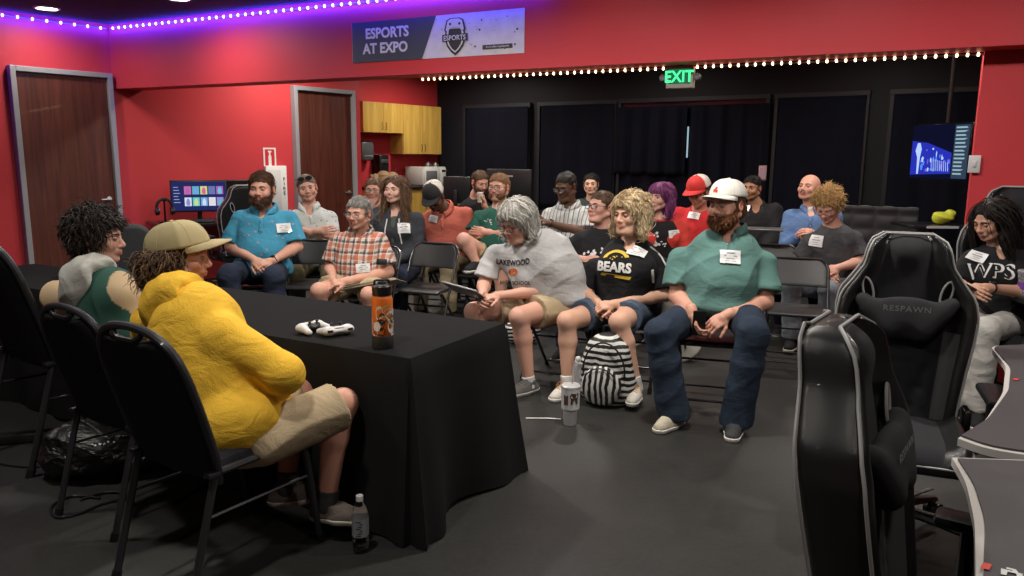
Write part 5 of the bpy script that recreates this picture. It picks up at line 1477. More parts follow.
# ---------------------------------------------------------------- left gaming station
WBd = WB
ds_ = C0 + WB * .25 + WBn * .02
dk = empty('monitor_desk', tuple(ds_), math.atan2(WB[1], WB[0])); tag(dk, 'long black desk along the red wall under the lit monitor', 'desk')
MB().box((.86, -.34, .735), (1.75, .66, .035), bev=.006).build('desk_top', TUBE, dk)
for x in (.06, 1.66): MB().box((x, -.34, .36), (.05, .60, .72), bev=.004).build('leg', TUBE, dk)
def monitor(name, label, p, d, w, h, zc, base_z, stand=True, lit=True, group=None):
    t = empty(name, (p[0], p[1], base_z), math.atan2(d[1], d[0])); tag(t, label, 'monitor', group); z = zc - base_z
    MB().box((0, 0, z), (w, .035, h), bev=.006).build('housing', BLKP, t)
    if stand:
        MB().box((0, .04, z * .5), (.05, .03, z), bev=.006).build('neck', BLKP, t); MB().box((0, .03, .008), (.24, .18, .016), bev=.006).build('foot', BLKP, t)
    return t
mc = (atZ(199, 196, 1.0)); mp_ = atPlane(199, 196, C0 + WBn * .36, WBn)
wv = np.linalg.norm((atPlane(226, 196, C0 + WBn * .36, WBn) - atPlane(173, 196, C0 + WBn * .36, WBn)))
vd = V(mp_[0], mp_[1], 0); vd = unit(V(vd[1], -vd[0], 0)); vd = unit(vd * .8 + WB * .25)
mw_ = .62; mh_ = .37
mt = monitor('monitor', 'lit monitor showing rows of colourful game tiles on the left desk', mp_, vd, mw_, mh_, mp_[2], .755)
def S_(name, pts, m, par, y=-.0185): return flat_obj(name, ngon(pts), (0, y, mp_[2] - .755), (0, -1, 0), (0, 0, 1), m, par)
sw, sh_ = mw_ - .03, mh_ - .04
scr = S_('screen', [(-sw / 2, -sh_ / 2), (sw / 2, -sh_ / 2), (sw / 2, sh_ / 2), (-sw / 2, sh_ / 2)], lum('screen_navy', (.015, .02, .10), 1.1), mt)
rs = np.random.RandomState(11); tc_ = [(.5, .12, .25), (.1, .35, .45), (.55, .55, .2), (.12, .15, .35), (.35, .1, .45), (.5, .6, .7), (.1, .5, .5), (.15, .3, .6), (.6, .6, .65), (.25, .2, .5)]
k = 0
for row, (yb, yt) in enumerate(((.02, .115), (-.115, -.015))):
    for cidx in range(5):
        x0 = -.16 + cidx * .088
        tl = S_('game_tile', [(x0, yb), (x0 + .076, yb), (x0 + .076, yt), (x0, yt)], lum('tile_%d' % k, tc_[k], 1.1), scr, y=-.0192)
        c2 = tc_[(k * 3 + 4) % 10]
        S_('tile_figure', [(x0 + .02, yb + .008), (x0 + .055, yb + .004), (x0 + .060, yb + .05), (x0 + .045, yt - .010), (x0 + .028, yt - .018), (x0 + .016, yb + .045)], lum('tile_%d' % ((k * 3 + 4) % 10), c2, 1.1), tl, y=-.0198); k += 1
for j in range(6): S_('menu_line', [(-.275, .10 - j * .035), (-.225 + .01 * (j % 3), .10 - j * .035), (-.225 + .01 * (j % 3), .108 - j * .035), (-.275, .108 - j * .035)], lum('menu_text', (.35, .4, .6), .9), scr, y=-.0192)
l = bpy.data.lights.new('screen_light', 'AREA'); l.shape = 'RECTANGLE'; l.size = sw; l.size_y = sh_; l.energy = 1.2; l.color = (.5, .55, 1); o = bpy.data.objects.new('screen_light', l); link(o, mt); o.location = (0, -.03, mp_[2] - .755); o.rotation_euler = (PI / 2, 0, 0)
q = atPlane(165, 214, C0 + WBn * .42, WBn)
hp = empty('headphones', (q[0], q[1], .755), math.atan2(vd[1], vd[0]) + .2); tag(hp, 'black over-ear headphones on a stand left of the lit monitor', 'headphones')
MB().tube([(.085 * math.cos(a), 0, .17 + .10 * math.sin(a)) for a in np.linspace(-.15, PI + .15, 16)], .010, 8, flat=1.6).build('headband', BLKP, hp)
for sx in (-1, 1):
    RX = np.array([[0, 0, 1], [0, 1, 0], [-1, 0, 0]]); MB().lathe([(0, -.022), (.04, -.020), (.046, 0), (.040, .022), (0, .026)], (sx * .082, 0, .13), 18, R=RX).build('ear_cup', BLKP, hp)
MB().lathe([(.07, 0), (.07, .012), (.012, .02), (.010, .24), (.03, .255), (0, .26)], n=18).build('stand', BLKG, hp)
q = atPlane(196, 224, C0 + WBn * .60, WBn)
kb = empty('keyboard', (q[0], q[1], .755), math.atan2(WB[1], WB[0])); tag(kb, 'black keyboard on the desk in front of the lit monitor', 'keyboard')
MB().box((0, 0, .011), (.40, .14, .022), bev=.005).build('case', BLKP, kb)
m = MB()
for r in range(4):
    for k in range(14): m.box((-.18 + k * .0275, .045 - r * .029, .026), (.022, .022, .008))
m.build('keys', mat('key_grey', (.05, .05, .055), .5), kb)['kind'] = 'stuff'
q = atPlane(236, 215, C0 + WBn * .55, WBn)
gaming_chair(-3.12, 8.66, 128, 'black gaming chair by the left monitor, behind the man in blue', .98)
pm = empty('monitor', (0, 0, 0)); bpy.data.objects.remove(pm)
q = atPlane(234, 192, C0 + WBn * .25, WBn)
m3 = monitor('monitor', 'dark second monitor on the left desk behind the gaming chair', q, WB, .50, .30, q[2], .755, group=None)
flat_obj('screen', ngon([(-.235, -.135), (.235, -.135), (.235, .135), (-.235, .135)]), (0, -.0185, q[2] - .755), (0, -1, 0), (0, 0, 1), BLKG, m3)
# dark padded chair across the players' table
q = atZ(126, 222, .96)
gch = empty('lounge_chair', (-2.55, 4.95, 0), math.radians(28)); tag(gch, 'dark round-backed chair beyond the table between the two players', 'chair')
sd = SDF(); sd.cap((-.09, 0, .60), (-.09, 0, .97), .13, .12, k=.08); sd.cap((.09, 0, .60), (.09, 0, .97), .13, .12, k=.08); sd.ell((0, 0, .66), (.23, .07, .30), k=.05); sd.cut((0, .06, 0), (0, 1, 0)); sd.cut((0, -.06, 0), (0, -1, 0))
sdfobj('backrest', sd, .012, mat('slate_upholstery', (.022, .024, .028), .8, bump=.4), gch)
MB().box((0, -.26, .44), (.46, .46, .09), bev=.03).build('seat', mat('slate_upholstery'), gch)
for sx in (-1, 1):
    for sy in (-.45, -.05): MB().tube([(sx * .19, sy, .41), (sx * .22, sy * 1.05, 0)], .013, 8).build('leg', TUBE, gch)
# ---------------------------------------------------------------- back of the room
def spot(px, Y): p = atY(px, 150, Y); p[2] = 0; return p
q = spot(511, 9.6)
bt = empty('computer_table', tuple(q), math.atan2(BD[1], BD[0])); tag(bt, 'black table at the back carrying two dark monitors', 'table')
MB().box((0, .1, .735), (2.3, .7, .035), bev=.006).build('table_top', TUBE, bt)
for x in (-1.1, 1.1): MB().box((x, .1, .36), (.05, .6, .72), bev=.005).build('leg', TUBE, bt)
zz = atY(512, 186, 9.5)[2]
mB = monitor('monitor', 'large dark monitor seen from behind at the back of the room', q + V(-.02, -.05, 0), -BD, .62, .36, zz + .02, .755)
MB().box((0, .021, zz - .735 + .10), (.12, .004, .02)).build('badge', mat('dim_lettering'), mB); MB().box((0, .0, zz + .02 - .755 + .182), (.61, .03, .004)).build('top_edge', mat('grey_plastic'), mB)
q2 = spot(457, 9.9); mC = monitor('monitor', 'dark monitor seen from behind beside the microwave', q2, -BD, .40, .34, atY(457, 190, 9.9)[2], .755); 
t2 = empty('computer_table', tuple(q2), math.atan2(BD[1], BD[0])); tag(t2, 'small black table under the dark monitor beside the microwave', 'table'); MB().box((-.1, 0, .735), (.8, .6, .035), bev=.006).build('table_top', TUBE, t2)
for x in (-.45, .25): MB().box((x, 0, .36), (.05, .5, .72), bev=.005).build('leg', TUBE, t2)
# tufted bench
q = onback(882, 0, .75)
sf = empty('tufted_bench', tuple(q), math.atan2(BWd[1], BWd[0])); tag(sf, 'dark grey tufted bench seat against the black back wall', 'bench')
SFM = mat('charcoal_velvet', (.028, .028, .032), .6, sheen=.3, bump=.2)
zt_ = atPlane(882, 207, q, BWn)[2]; Lb = .44; vs = []; n, m = 56, 22
for j in range(m + 1):
    for i in range(n + 1):
        x = -Lb + 2 * Lb * i / n; z = .42 + (zt_ - .42) * j / m; dsum = 1
        c_ = .035 * abs(math.sin(PI * (x / .24))) ** .6 * abs(math.sin(PI * ((z - .42) / .17))) ** .6
        vs.append((x, -.05 - c_ - .02, z))
fs = [(j * (n + 1) + i, j * (n + 1) + i + 1, (j + 1) * (n + 1) + i + 1, (j + 1) * (n + 1) + i) for j in range(m) for i in range(n)]
mb = MB(); mb.add(vs, fs); bo = mb.build('backrest', SFM, sf, angle=80); md = bo.modifiers.new('t', 'SOLIDIFY'); md.thickness = .10; md.offset = -1
MB().box((0, -.38, .36), (2 * Lb, .62, .16), bev=.05).build('seat', SFM, sf)
for sx in (-1, 1):
    for y in (-.62, -.08): MB().tube([(sx * (Lb - .1), y, .30), (sx * (Lb - .1), y, 0)], .02, 8).build('leg', TUBE, sf)
# hanging television
ta, tb_ = atY(911, 156, 7.7), atY(970.5, 150, 6.95); d = tb_ - ta; d[2] = 0; w_ = np.linalg.norm(d); d = unit(d); c = (ta + tb_) / 2
hT = atY(970.5, 121.5, 6.95)[2] - atY(970.5, 181.5, 6.95)[2]; c[2] = (atY(970.5, 121.5, 6.95)[2] + atY(970.5, 181.5, 6.95)[2]) / 2
tv = empty('television', tuple(c), math.atan2(d[1], d[0])); tag(tv, 'hanging television showing a blue lit stage crowd with a text column', 'television')
MB().box((0, .02, 0), (w_, .05, hT), bev=.006).build('housing', BLKG, tv); MB().tube([(0, .06, .1), (0, .06, 2.95 - c[2])], .02, 10).build('ceiling_pole', TUBE, tv); MB().box((0, .06, 0), (.2, .04, .2), bev=.005).build('bracket', TUBE, tv)
def T_V(name, pts, m, par, y): return flat_obj(name, ngon([(x * w_, z * hT) for x, z in pts]), (0, y, 0), (0, -1, 0), (0, 0, 1), m, par)
ts = T_V('screen', [(-.49, -.48), (.49, -.48), (.49, .48), (-.49, .48)], lum('tv_dark', (.004, .005, .02), 1), tv, -.0062)
T_V('stage_glow', [(-.48, .20), (-.2, .16), (.22, -.02), (.22, -.38), (-.48, -.42)], lum('tv_blue', (.02, .03, .42), 1), ts, -.0068)
rs = np.random.RandomState(2)
TW = [lum('tv_white', (.45, .6, 1.0), 1), lum('tv_violet', (.18, .12, .75), 1), lum('tv_cyan', (.08, .25, .8), 1)]
for k in range(26):
    x = -.45 + .64 * rs.rand(); z = -.36 + .5 * rs.rand() * (1 - .5 * (x + .45)); wv_ = .008 + .02 * rs.rand(); hv = .03 + .10 * rs.rand()
    T_V('stage_figure', [(x, z), (x + wv_, z), (x + wv_ * 1.4, z + hv * .7), (x + wv_ * .5, z + hv), (x - wv_ * .4, z + hv * .6)], TW[k % 3], ts, -.0072 - .0001 * (k % 5))
T_V('stage_figure', [(-.36, -.40), (-.33, -.40), (-.32, -.1), (-.30, .05), (-.33, .16), (-.38, .16), (-.41, .02), (-.37, -.1)], TW[0], ts, -.008)
for k in range(9): T_V('crowd_rail', [(-.1 + k * .035, -.34), (-.09 + k * .035, -.34), (-.11 + k * .035, -.12 - .008 * k), (-.12 + k * .035, -.12 - .008 * k)], TW[0], ts, -.0084)
tp = T_V('text_column', [(.24, -.46), (.48, -.46), (.48, .46), (.24, .46)], lum('tv_panel', (.03, .05, .08), 1), ts, -.0068)
for k in range(13):
    z = .40 - k * .066; T_V('text_line', [(.26, z), (.26 + .12 + .08 * rs.rand(), z), (.26 + .12 + .08 * rs.rand(), z + .028), (.26, z + .028)], lum('tv_text', (.28, .42, .5), 1), tp, -.0075)
# small yellow thing on a side table beside the television wall
q = atZ(930, 222, .80)
sp2 = atY(930, 222, 7.4); st = empty('side_table', (sp2[0], sp2[1], 0)); tag(st, 'dark side table with a pale edge under the yellow plush', 'table')
MB().box((0, 0, sp2[2] - .03), (.55, .45, .03), bev=.006).build('table_top', TUBE, st); MB().tube([(0, 0, 0), (0, 0, sp2[2] - .04)], .03, 10).build('pedestal', TUBE, st); MB().lathe([(.2, 0), (.2, .015), (.03, .03)], n=20).build('foot', TUBE, st)
MB().box((-.0, -.228, sp2[2] - .03), (.30, .006, .022)).build('edge_trim', mat('pale_edge', (.5, .55, .6), .3), st)
sd = SDF(); sd.ell((0, 0, .06), (.10, .07, .06), k=.03); sd.ell((.08, 0, .10), (.05, .05, .04), k=.03); sd.noise = folds(.012, 4, (30, 30, 30)); sd.cut((0, 0, 0), (0, 0, -1))
o = sdfobj('plush_toy', sd, .01, mat('lime_cloth', (.62, .68, .06), .8), None); q = atY(942, 219, 7.35); o.location = (q[0], q[1], sp2[2] - .013); tag(o, 'small lime yellow soft toy on the dark side table', 'toy')
# ------------------------------------------------------------------ the front row
def cloth(name, col, rough=.85, **k): return mat(name, col, rough, bump=k.pop('bump', .5), bscale=k.pop('bscale', 260), var=k.pop('var', .06), vscale=k.pop('vscale', 9), spec=.25, crease=k.pop('crease', .016), **k)
TAN = (.50, .27, .18); FAIR = (.60, .34, .25); DARK = (.11, .055, .035); OLIVE = (.45, .25, .15); PINK = (.60, .31, .235)
denim = cloth('denim', (.021, .033, .056), var=.22, vscale=14, bump=.8, bscale=500)
denim_d = cloth('dark_denim', (.018, .025, .045), var=.15)
khaki = cloth('khaki_cotton', (.42, .33, .21)); blackc = cloth('black_cotton', (.012, .012, .014), var=.03)
sole_w = mat('sole_white', (.62, .60, .55), .6); sole_t = mat('sole_cream', (.55, .48, .36), .7)
sneak_g = cloth('grey_canvas', (.13, .125, .12)); sneak_d = cloth('charcoal_canvas', (.045, .045, .05)); sneak_b = cloth('beige_canvas', (.42, .38, .30)); sneak_k = cloth('black_canvas', (.02, .02, .022))
white_sock = cloth('white_sock', (.65, .65, .63))

teal = person('bearded man in a teal polo, jeans and white cap at the front row right end', 1.27, 4.72, (-.27, -.96), S=1.06, bulk=1.18, belly=.8,
    J=dict(head=(727, 205, .10), neck=(729, 241, .0), shR=(676, 257, .03), shL=(768, 262, .03), elR=(677, 296, .10), wrR=(692, 311, .33), elL=(765, 302, .10), wrL=(727, 315, .33),
           pelvis=(718, 303, .0), hipR=(700, 312, .03), hipL=(742, 312, .03), knR=(660, 333, .50), knL=(753, 334, .50), anR=(674, 417, .50), anL=(735, 424, .50)),
    face=36, pitch=-2, roll=2, fat=.5, smile=1, skin=(.60, .31, .23), eye=(.10, .16, .22), lid=6, hs=1.03, h=.008, hh=.0036,
    top=dict(m=cloth('teal_pique', (.105, .215, .20), bump=.6, bscale=420), collar=cloth('teal_pique', (0, 0, 0)), sleeve=.72, g=.018, flare=.022, amp=.007, hem=.05, vneck=.045),
    bottom=dict(m=denim, name='jeans', g=.018, flare=.030, amp=.0035),
    shoe=dict(R=dict(m=sneak_b, sole=sole_w, low=1, lace=sole_t, k=1.05), L=dict(m=sneak_d, sole=sole_w, low=1, k=1.05), m=sneak_b, sole=sole_w),
    feet=dict(R=(.55, 1), L=(.05, 1)),
    hands=dict(R=dict(d=(-.18, .35, -.9), n=(-.75, -.4, .1), curl=.55, thumb=.3), L=dict(d=(.75, .35, -.55), n=(.0, -.75, -.6), curl=.6, thumb=.5)))
hair(teal, 'cap', ((.10, .045, .018), (.22, .11, .05)), 300, L=.03)
beard(teal, ((.10, .035, .014), (.30, .12, .045)), 1500, L=.02, full=1.5)
brows(teal, (.12, .05, .02))
cap_hat(teal, (.68, .66, .62), (.60, .58, .55), (.66, .64, .60), tilt=6, lift=.006, scale=1.04, brow=.036, badge=(([(-.014, -.016), (-.002, -.010), (.012, -.018), (.016, -.004), (.006, .004), (.012, .018), (-.002, .022), (-.010, .006), (-.018, .004)], [tuple(range(9))]), mat('cap_logo_red', (.45, .04, .03), .6)))
name_tag(teal, 730, 257, w=.12, hh=.082)
def pattern(name, base, layers, rough=.85, rep=None, bump=.4):
    """woven stripes: layers of (axis, repeats per metre, phase, width share, colour, strength); ('v', cells, radius, colour) gives specks"""
    m = mat(name, base, rough, bump=bump, bscale=300, spec=.25, crease=.016); nt = m.node_tree; b = nt.nodes['Principled BSDF']; N = nt.nodes.new; L = nt.links.new
    tc = N('ShaderNodeTexCoord'); sx = N('ShaderNodeSeparateXYZ'); L(tc.outputs['Object'], sx.inputs[0])
    nz = N('ShaderNodeTexNoise'); nz.inputs['Scale'].default_value = 5; L(tc.outputs['Object'], nz.inputs['Vector'])
    cur = None
    for ly in layers:
        mx = N('ShaderNodeMix'); mx.data_type = 'RGBA'
        if ly[0] == 'v':
            v = N('ShaderNodeTexVoronoi'); v.inputs['Scale'].default_value = ly[1]; L(tc.outputs['Object'], v.inputs['Vector'])
            lt = N('ShaderNodeMath'); lt.operation = 'LESS_THAN'; L(v.outputs['Distance'], lt.inputs[0]); lt.inputs[1].default_value = ly[2]; fac = lt; colr = ly[3]; st = ly[4] if len(ly) > 4 else 1
        else:
            ax, fr, ph, wd, colr, st = ly
            ad = N('ShaderNodeMath'); ad.operation = 'MULTIPLY_ADD'; L(nz.outputs['Fac'], ad.inputs[0]); ad.inputs[1].default_value = .03; L(sx.outputs[ax.upper()], ad.inputs[2])
            mu = N('ShaderNodeMath'); mu.operation = 'MULTIPLY_ADD'; L(ad.outputs[0], mu.inputs[0]); mu.inputs[1].default_value = fr; mu.inputs[2].default_value = ph
            fr_ = N('ShaderNodeMath'); fr_.operation = 'FRACT'; L(mu.outputs[0], fr_.inputs[0])
            fac = N('ShaderNodeMath'); fac.operation = 'LESS_THAN'; L(fr_.outputs[0], fac.inputs[0]); fac.inputs[1].default_value = wd
        sc = N('ShaderNodeMath'); sc.operation = 'MULTIPLY'; L(fac.outputs[0], sc.inputs[0]); sc.inputs[1].default_value = st
        L(sc.outputs[0], mx.inputs['Factor'])
        if cur is None: mx.inputs['A'].default_value = (*base, 1)
        else: L(cur, mx.inputs['A'])
        mx.inputs['B'].default_value = (*colr, 1); cur = mx.outputs['Result']
    L(cur, b.inputs['Base Color']); return m
WT_ = mat('white_print', (.62, .62, .62), .6); YT_ = mat('yellow_print', (.60, .42, .03), .6); BT_ = mat('black_print', (.03, .03, .035), .6); OT_ = mat('orange_print', (.55, .14, .03), .6)
def tocam(P): return P['B'].T @ unit(V(0, 0, CH) - (P['o0'] + V(0, 0, 1.0)))
def rX(px, Y): return (px - 512) / 768 * Y * (1.0)
def seatchair(P, label, back=.02):
    f = np.array([P['B'][0, 1], P['B'][1, 1], 0]); q = P['o0'] + f * (.03 - back)
    return folding_chair(q[0], q[1], f, label)
def blob(seed, n, w, h, lines=1):
    """small hand drawn looking mark: a star-like outline"""
    rs = np.random.RandomState(seed); vs, fs = [], []
    for k in range(n):
        cx, cy = (rs.rand() - .5) * w, (rs.rand() - .5) * h; a = len(vs); m = 8
        for i in range(m):
            t = 2 * PI * i / m; r = (.35 + .65 * rs.rand()) * (w + h) / 2 * .13; vs.append((cx + r * math.cos(t), cy + r * math.sin(t) * .8))
        fs.append(tuple(range(a, a + m)))
    return vs, fs

# ---- woman in the BEARS shirt
bears = person('woman with layered blonde hair in a black BEARS shirt and denim shorts', .80, 5.20, (-.36, -.93), S=1.03, bulk=1.14, belly=.5, fem=1, bust=1.05,
    J=dict(head=(630, 214, .12), neck=(633, 249, .02), shR=(592, 267, .05), shL=(664, 266, .03), elR=(583, 292, .10), wrR=(598, 303, .30), elL=(665, 295, .08), wrL=(614, 304, .32),
           pelvis=(627, 305, .0), knR=(567, 321, .48), knL=(619, 322, .48), anR=(567, 384, .50), anL=(636, 386, .48)),
    face=38, pitch=-3, fat=.45, skin=(.62, .36, .26), lips=(.50, .17, .15), lid=10, h=.008, hh=.0036, hs=1.04,
    top=dict(m=cloth('black_jersey', (.011, .011, .013), var=.03), sleeve=.80, g=.018, flare=.022, hem=.05, amp=.004, neck=.02, vneck=.05),
    bottom=dict(m=cloth('denim_shorts', (.07, .10, .15), var=.15), len=.68, name='shorts', g=.016, flare=.022),
    shoe=dict(m=cloth('white_canvas', (.55, .52, .47)), sole=sole_w, lace=mat('tan_lace', (.50, .27, .12), .7)), socks=(white_sock, .06),
    feet=dict(R=(.35, 1), L=(-.1, 1)),
    hands=dict(R=dict(d=(-.6, .45, -.35), n=(-.5, -.5, -.5), curl=.7, thumb=.6), L=dict(d=(.75, .45, -.1), n=(.2, -.5, -.75), curl=.8, thumb=.6)))
hair(bears, 'wavy', ((.36, .24, .12), (.85, .72, .50), (.42, .30, .16)), 1500, L=.085, puff=.014, rad=.0030, lift=.30, fringe=.060, open=.008, low=-.105, jit=.45, noise=.006)
brows(bears, (.22, .14, .08)); seatchair(bears, 'black folding chair under the woman in the BEARS shirt')
print_on(bears, 614, 267, textmesh('BEARS', .068, .045, 1.0, sub=True, sx=.95), WT_, 'lettering')
print_on(bears, 615, 276, ngon([(-.10, -.008), (.10, -.012), (.11, .010), (-.09, .012)]), YT_, 'underline', off=.012)
arc = [(.085 * math.cos(a), .06 * math.sin(a)) for a in np.linspace(.1, PI - .1, 14)]
print_on(bears, 616, 257, (arc + [(x * .68, y * .62) for x, y in arc[::-1]], [(i, i + 1, 26 - i, 27 - i) for i in range(13)]), YT_, 'bear_emblem', off=.003)
print_on(bears, 616, 258, blob(3, 7, .08, .04), YT_, 'bear_emblem', off=.008)
name_tag(bears, 637, 252, w=.125, hh=.072, rot=-.15, loose=.014)
px_line(bears, [(650, 247), (660, 255), (667, 268), (671, 284)], WT_, .006)
px_line(bears, [(652, 270), (653, 286)], WT_, .009)

# ---- woman in the LAKEWOOD HIGH SCHOOL shirt
lake = person('grey-haired woman in a grey LAKEWOOD HIGH SCHOOL shirt leaning over a tablet', .36, 5.30, (-.36, -.93), S=1.04, bulk=1.16, belly=.6, fem=1, bust=1.0,
    J=dict(head=(517, 221, .32), neck=(531, 247, .20), shR=(492, 254, .25), shL=(547, 257, .14), elR=(484, 284, .32), wrR=(483, 294, .50), elL=(545, 290, .26), wrL=(499, 296, .46),
           pelvis=(563, 297, .0), knR=(474, 312, .50), knL=(519, 317, .50), anR=(484, 382, .5), anL=(529, 383, .46)),
    face=40, pitch=-22, fat=.5, skin=(.60, .33, .25), lid=0, h=.008, hh=.0036, hs=1.05,
    top=dict(m=cloth('heather_grey', (.48, .48, .49), var=.05, vscale=60), sleeve=.80, g=.020, flare=.024, hem=.05, amp=.005, neck=.014, loose=.018),
    bottom=dict(m=khaki, len=.72, name='shorts', g=.018, flare=.024),
    shoe=dict(m=sneak_g, sole=mat('sole_grey', (.42, .41, .39), .6), lace=mat('grey_lace', (.10, .10, .10), .7)), socks=(white_sock, .05),
    feet=dict(L=(.45, 1), R=(.3, 1)),
    hands=dict(R=dict(d=(-.1, .8, -.2), n=(-.6, 0, -.3), curl=.7, thumb=.6), L=dict(d=(.55, .75, .0), n=(.25, .1, -.9), curl=.5, thumb=.6)))
hair(lake, 'bob', ((.28, .27, .25), (.66, .64, .60), (.34, .33, .31)), 1500, L=.10, puff=.012, rad=.0028, lift=.16, fringe=.055, noise=.004, curl=.002, jit=.22, low=-.080)
brows(lake, (.25, .23, .21)); glasses(lake, (.06, .015, .02), rim=.002); seatchair(lake, 'black folding chair under the woman with the tablet')
nl_ = None
print_on(lake, 513, 263, textmesh('LAKEWOOD', .040, .035, 1.04, sub=True, arc=-1.1, sx=.76), BT_, 'lettering', rot=-.5, n=tocam(lake))
print_on(lake, 515, 283, textmesh('HIGH SCHOOL', .028, .03, 1.05, sub=True, sx=.82), BT_, 'lettering', rot=-.5, n=tocam(lake), off=.006)
print_on(lake, 513, 272, ngon([(-.036, 0), (-.026, .018), (-.005, .022), (.008, .026), (.028, .016), (.036, -.004), (.018, -.012), (.014, -.024), (-.012, -.018), (-.024, -.020)]), OT_, 'tiger_emblem', off=.010, n=tocam(lake), rot=-.4)
print_on(lake, 513, 272, blob(8, 7, .06, .035), BT_, 'tiger_emblem', off=.012, n=tocam(lake), rot=-.4); print_on(lake, 515, 273, blob(9, 3, .03, .02), WT_, 'tiger_emblem', off=.013, n=tocam(lake), rot=-.4)
# tablet in her hands
tw = atPlane(465, 291, lake['o0'] + V(-.36, -.93, 0) * .62, V(-.36, -.93, 0))
tbt = empty('tablet', tuple(tw)); tag(tbt, 'grey tablet in a folio cover held by the grey-haired woman', 'tablet')
tbt.rotation_euler = (math.radians(28), math.radians(-8), math.radians(150))
MB().box((0, 0, 0), (.27, .19, .010), bev=.004).build('case', mat('grey_case', (.22, .22, .23), .5), tbt); MB().box((0, 0, .0065), (.25, .17, .003)).build('screen', mat('pale_screen', (.42, .43, .45), .2), tbt)

# ---- man in the plaid shirt
plaid_m = pattern('plaid_cotton', (.50, .44, .40), [('x', 11, .1, .34, (.42, .10, .045), .85), ('x', 11, .55, .16, (.05, .045, .055), .85), ('z', 12, .0, .32, (.45, .12, .06), .60), ('z', 12, .5, .20, (.04, .04, .05), .75), ('x', 22, .3, .08, (.6, .55, .5), .8), ('z', 24, .2, .08, (.6, .55, .5), .7)])
plaid = person('grey-haired man with glasses in a plaid shirt and tan shorts, papers on his lap', -1.17, 6.20, (-.24, -.97), S=1.04, bulk=1.12, belly=.6,
    J=dict(head=(359, 213, .12), neck=(362, 240, .04), shR=(337, 240, .05), shL=(381, 240, .02), elR=(330, 268, .10), wrR=(333, 278, .34), elL=(388, 272, .08), wrL=(346, 281, .36),
           pelvis=(364, 283, 0), knR=(319, 291, .48), knL=(369, 295, .48)),
    face=30, pitch=-3, fat=.3, skin=(.58, .31, .23), lid=6, h=.009, hh=.004, stubble=.15,
    top=dict(m=plaid_m, sleeve=.80, g=.018, flare=.024, hem=.06, amp=.006, collar=plaid_m, neck=.014),
    bottom=dict(m=khaki, len=.75, name='shorts', g=.016, flare=.022), shoe=dict(m=sneak_k, sole=sole_w),
    hands=dict(R=dict(d=(-.3, .6, -.4), n=(-.6, -.2, -.3), curl=.8), L=dict(d=(.7, .5, -.1), n=(.1, -.4, -.8), curl=.8)))
hair(plaid, 'side', ((.16, .15, .14), (.42, .41, .39), (.19, .18, .17)), 900, L=.04, rad=.002)
brows(plaid, (.16, .14, .13)); glasses(plaid, (.05, .04, .04), rim=.0016); seatchair(plaid, 'black folding chair under the man in the plaid shirt')
name_tag(plaid, 363, 268, w=.11, hh=.07, loose=.016)
MB().box((0, 0, 0), (.001, .001, .001)) 
c, n = hit_px(plaid, 382, 262)
if c is not None:
    mb = MB(); mb.box(c + n * .006, (.085, .02, .05), np.stack([plaid['ax'], n, np.cross(plaid['ax'], n)], 1), bev=.006); mb.build('pocket_phone', BLKP, plaid['root'])
pp = empty('papers', tuple(atPlane(374, 285, plaid['o0'] + V(-.24, -.97, 0) * .34, V(-.24, -.97, 0)))); tag(pp, 'open cream folder of papers on the lap of the man in plaid', 'papers')
pp.rotation_euler = (math.radians(14), math.radians(12), math.radians(176))
mb = MB()
for k in range(4): mb.box((.004 * k, .003 * k, .004 * k), (.42 - .01 * k, .26, .002), Rz(V(1, .03 * k, 0)))
mb.build('sheets', mat('cream_paper', (.56, .52, .42), .7), pp); MB().box((0, 0, -.006), (.44, .28, .006), bev=.002).build('folder', mat('tan_folder', (.40, .33, .22), .7), pp)

# ---- man in the blue patterned shirt
blue_m = pattern('blue_floral', (.055, .27, .42), [('v', 17, .16, (.50, .22, .26), .7), ('v', 26, .12, (.04, .13, .24), .6)])
blue = person('bearded man in a bright blue patterned shirt and dark jeans, hands clasped', -2.13, 6.45, (.10, -.995), S=1.06, bulk=1.14, belly=.55,
    J=dict(head=(262, 189, .10), neck=(265, 217, .03), shR=(238, 218, .04), shL=(292, 218, .02), elR=(231, 247, .06), wrR=(253, 259, .36), elL=(297, 247, .08), wrL=(272, 261, .36),
           pelvis=(263, 268, 0), knR=(229, 275, .48), knL=(274, 277, .48)),
    face=18, pitch=0, fat=.35, smile=1, skin=(.56, .30, .22), lid=6, h=.009, hh=.004, hs=1.06,
    top=dict(m=blue_m, sleeve=.82, g=.018, flare=.024, hem=.05, amp=.005, collar=blue_m, neck=.014, vneck=.06),
    bottom=dict(m=denim_d, name='jeans', g=.016, flare=.02), shoe=dict(m=sneak_k, sole=sole_w),
    hands=dict(R=dict(d=(-.6, .6, -.3), n=(-.4, -.3, -.6), curl=.8), L=dict(d=(.7, .5, -.1), n=(.2, -.4, -.8), curl=.8)))
hair(blue, 'side', ((.045, .022, .012), (.15, .075, .04), (.06, .03, .018)), 900, L=.045, rad=.002, flow=lambda p, r: V(.6, .3, .1))
beard(blue, ((.05, .022, .012), (.16, .08, .045)), 900, L=.02, full=1.3); brows(blue, (.05, .025, .015)); seatchair(blue, 'black folding chair under the man in the blue shirt')
name_tag(blue, 283, 228, w=.12, hh=.075, loose=.016)
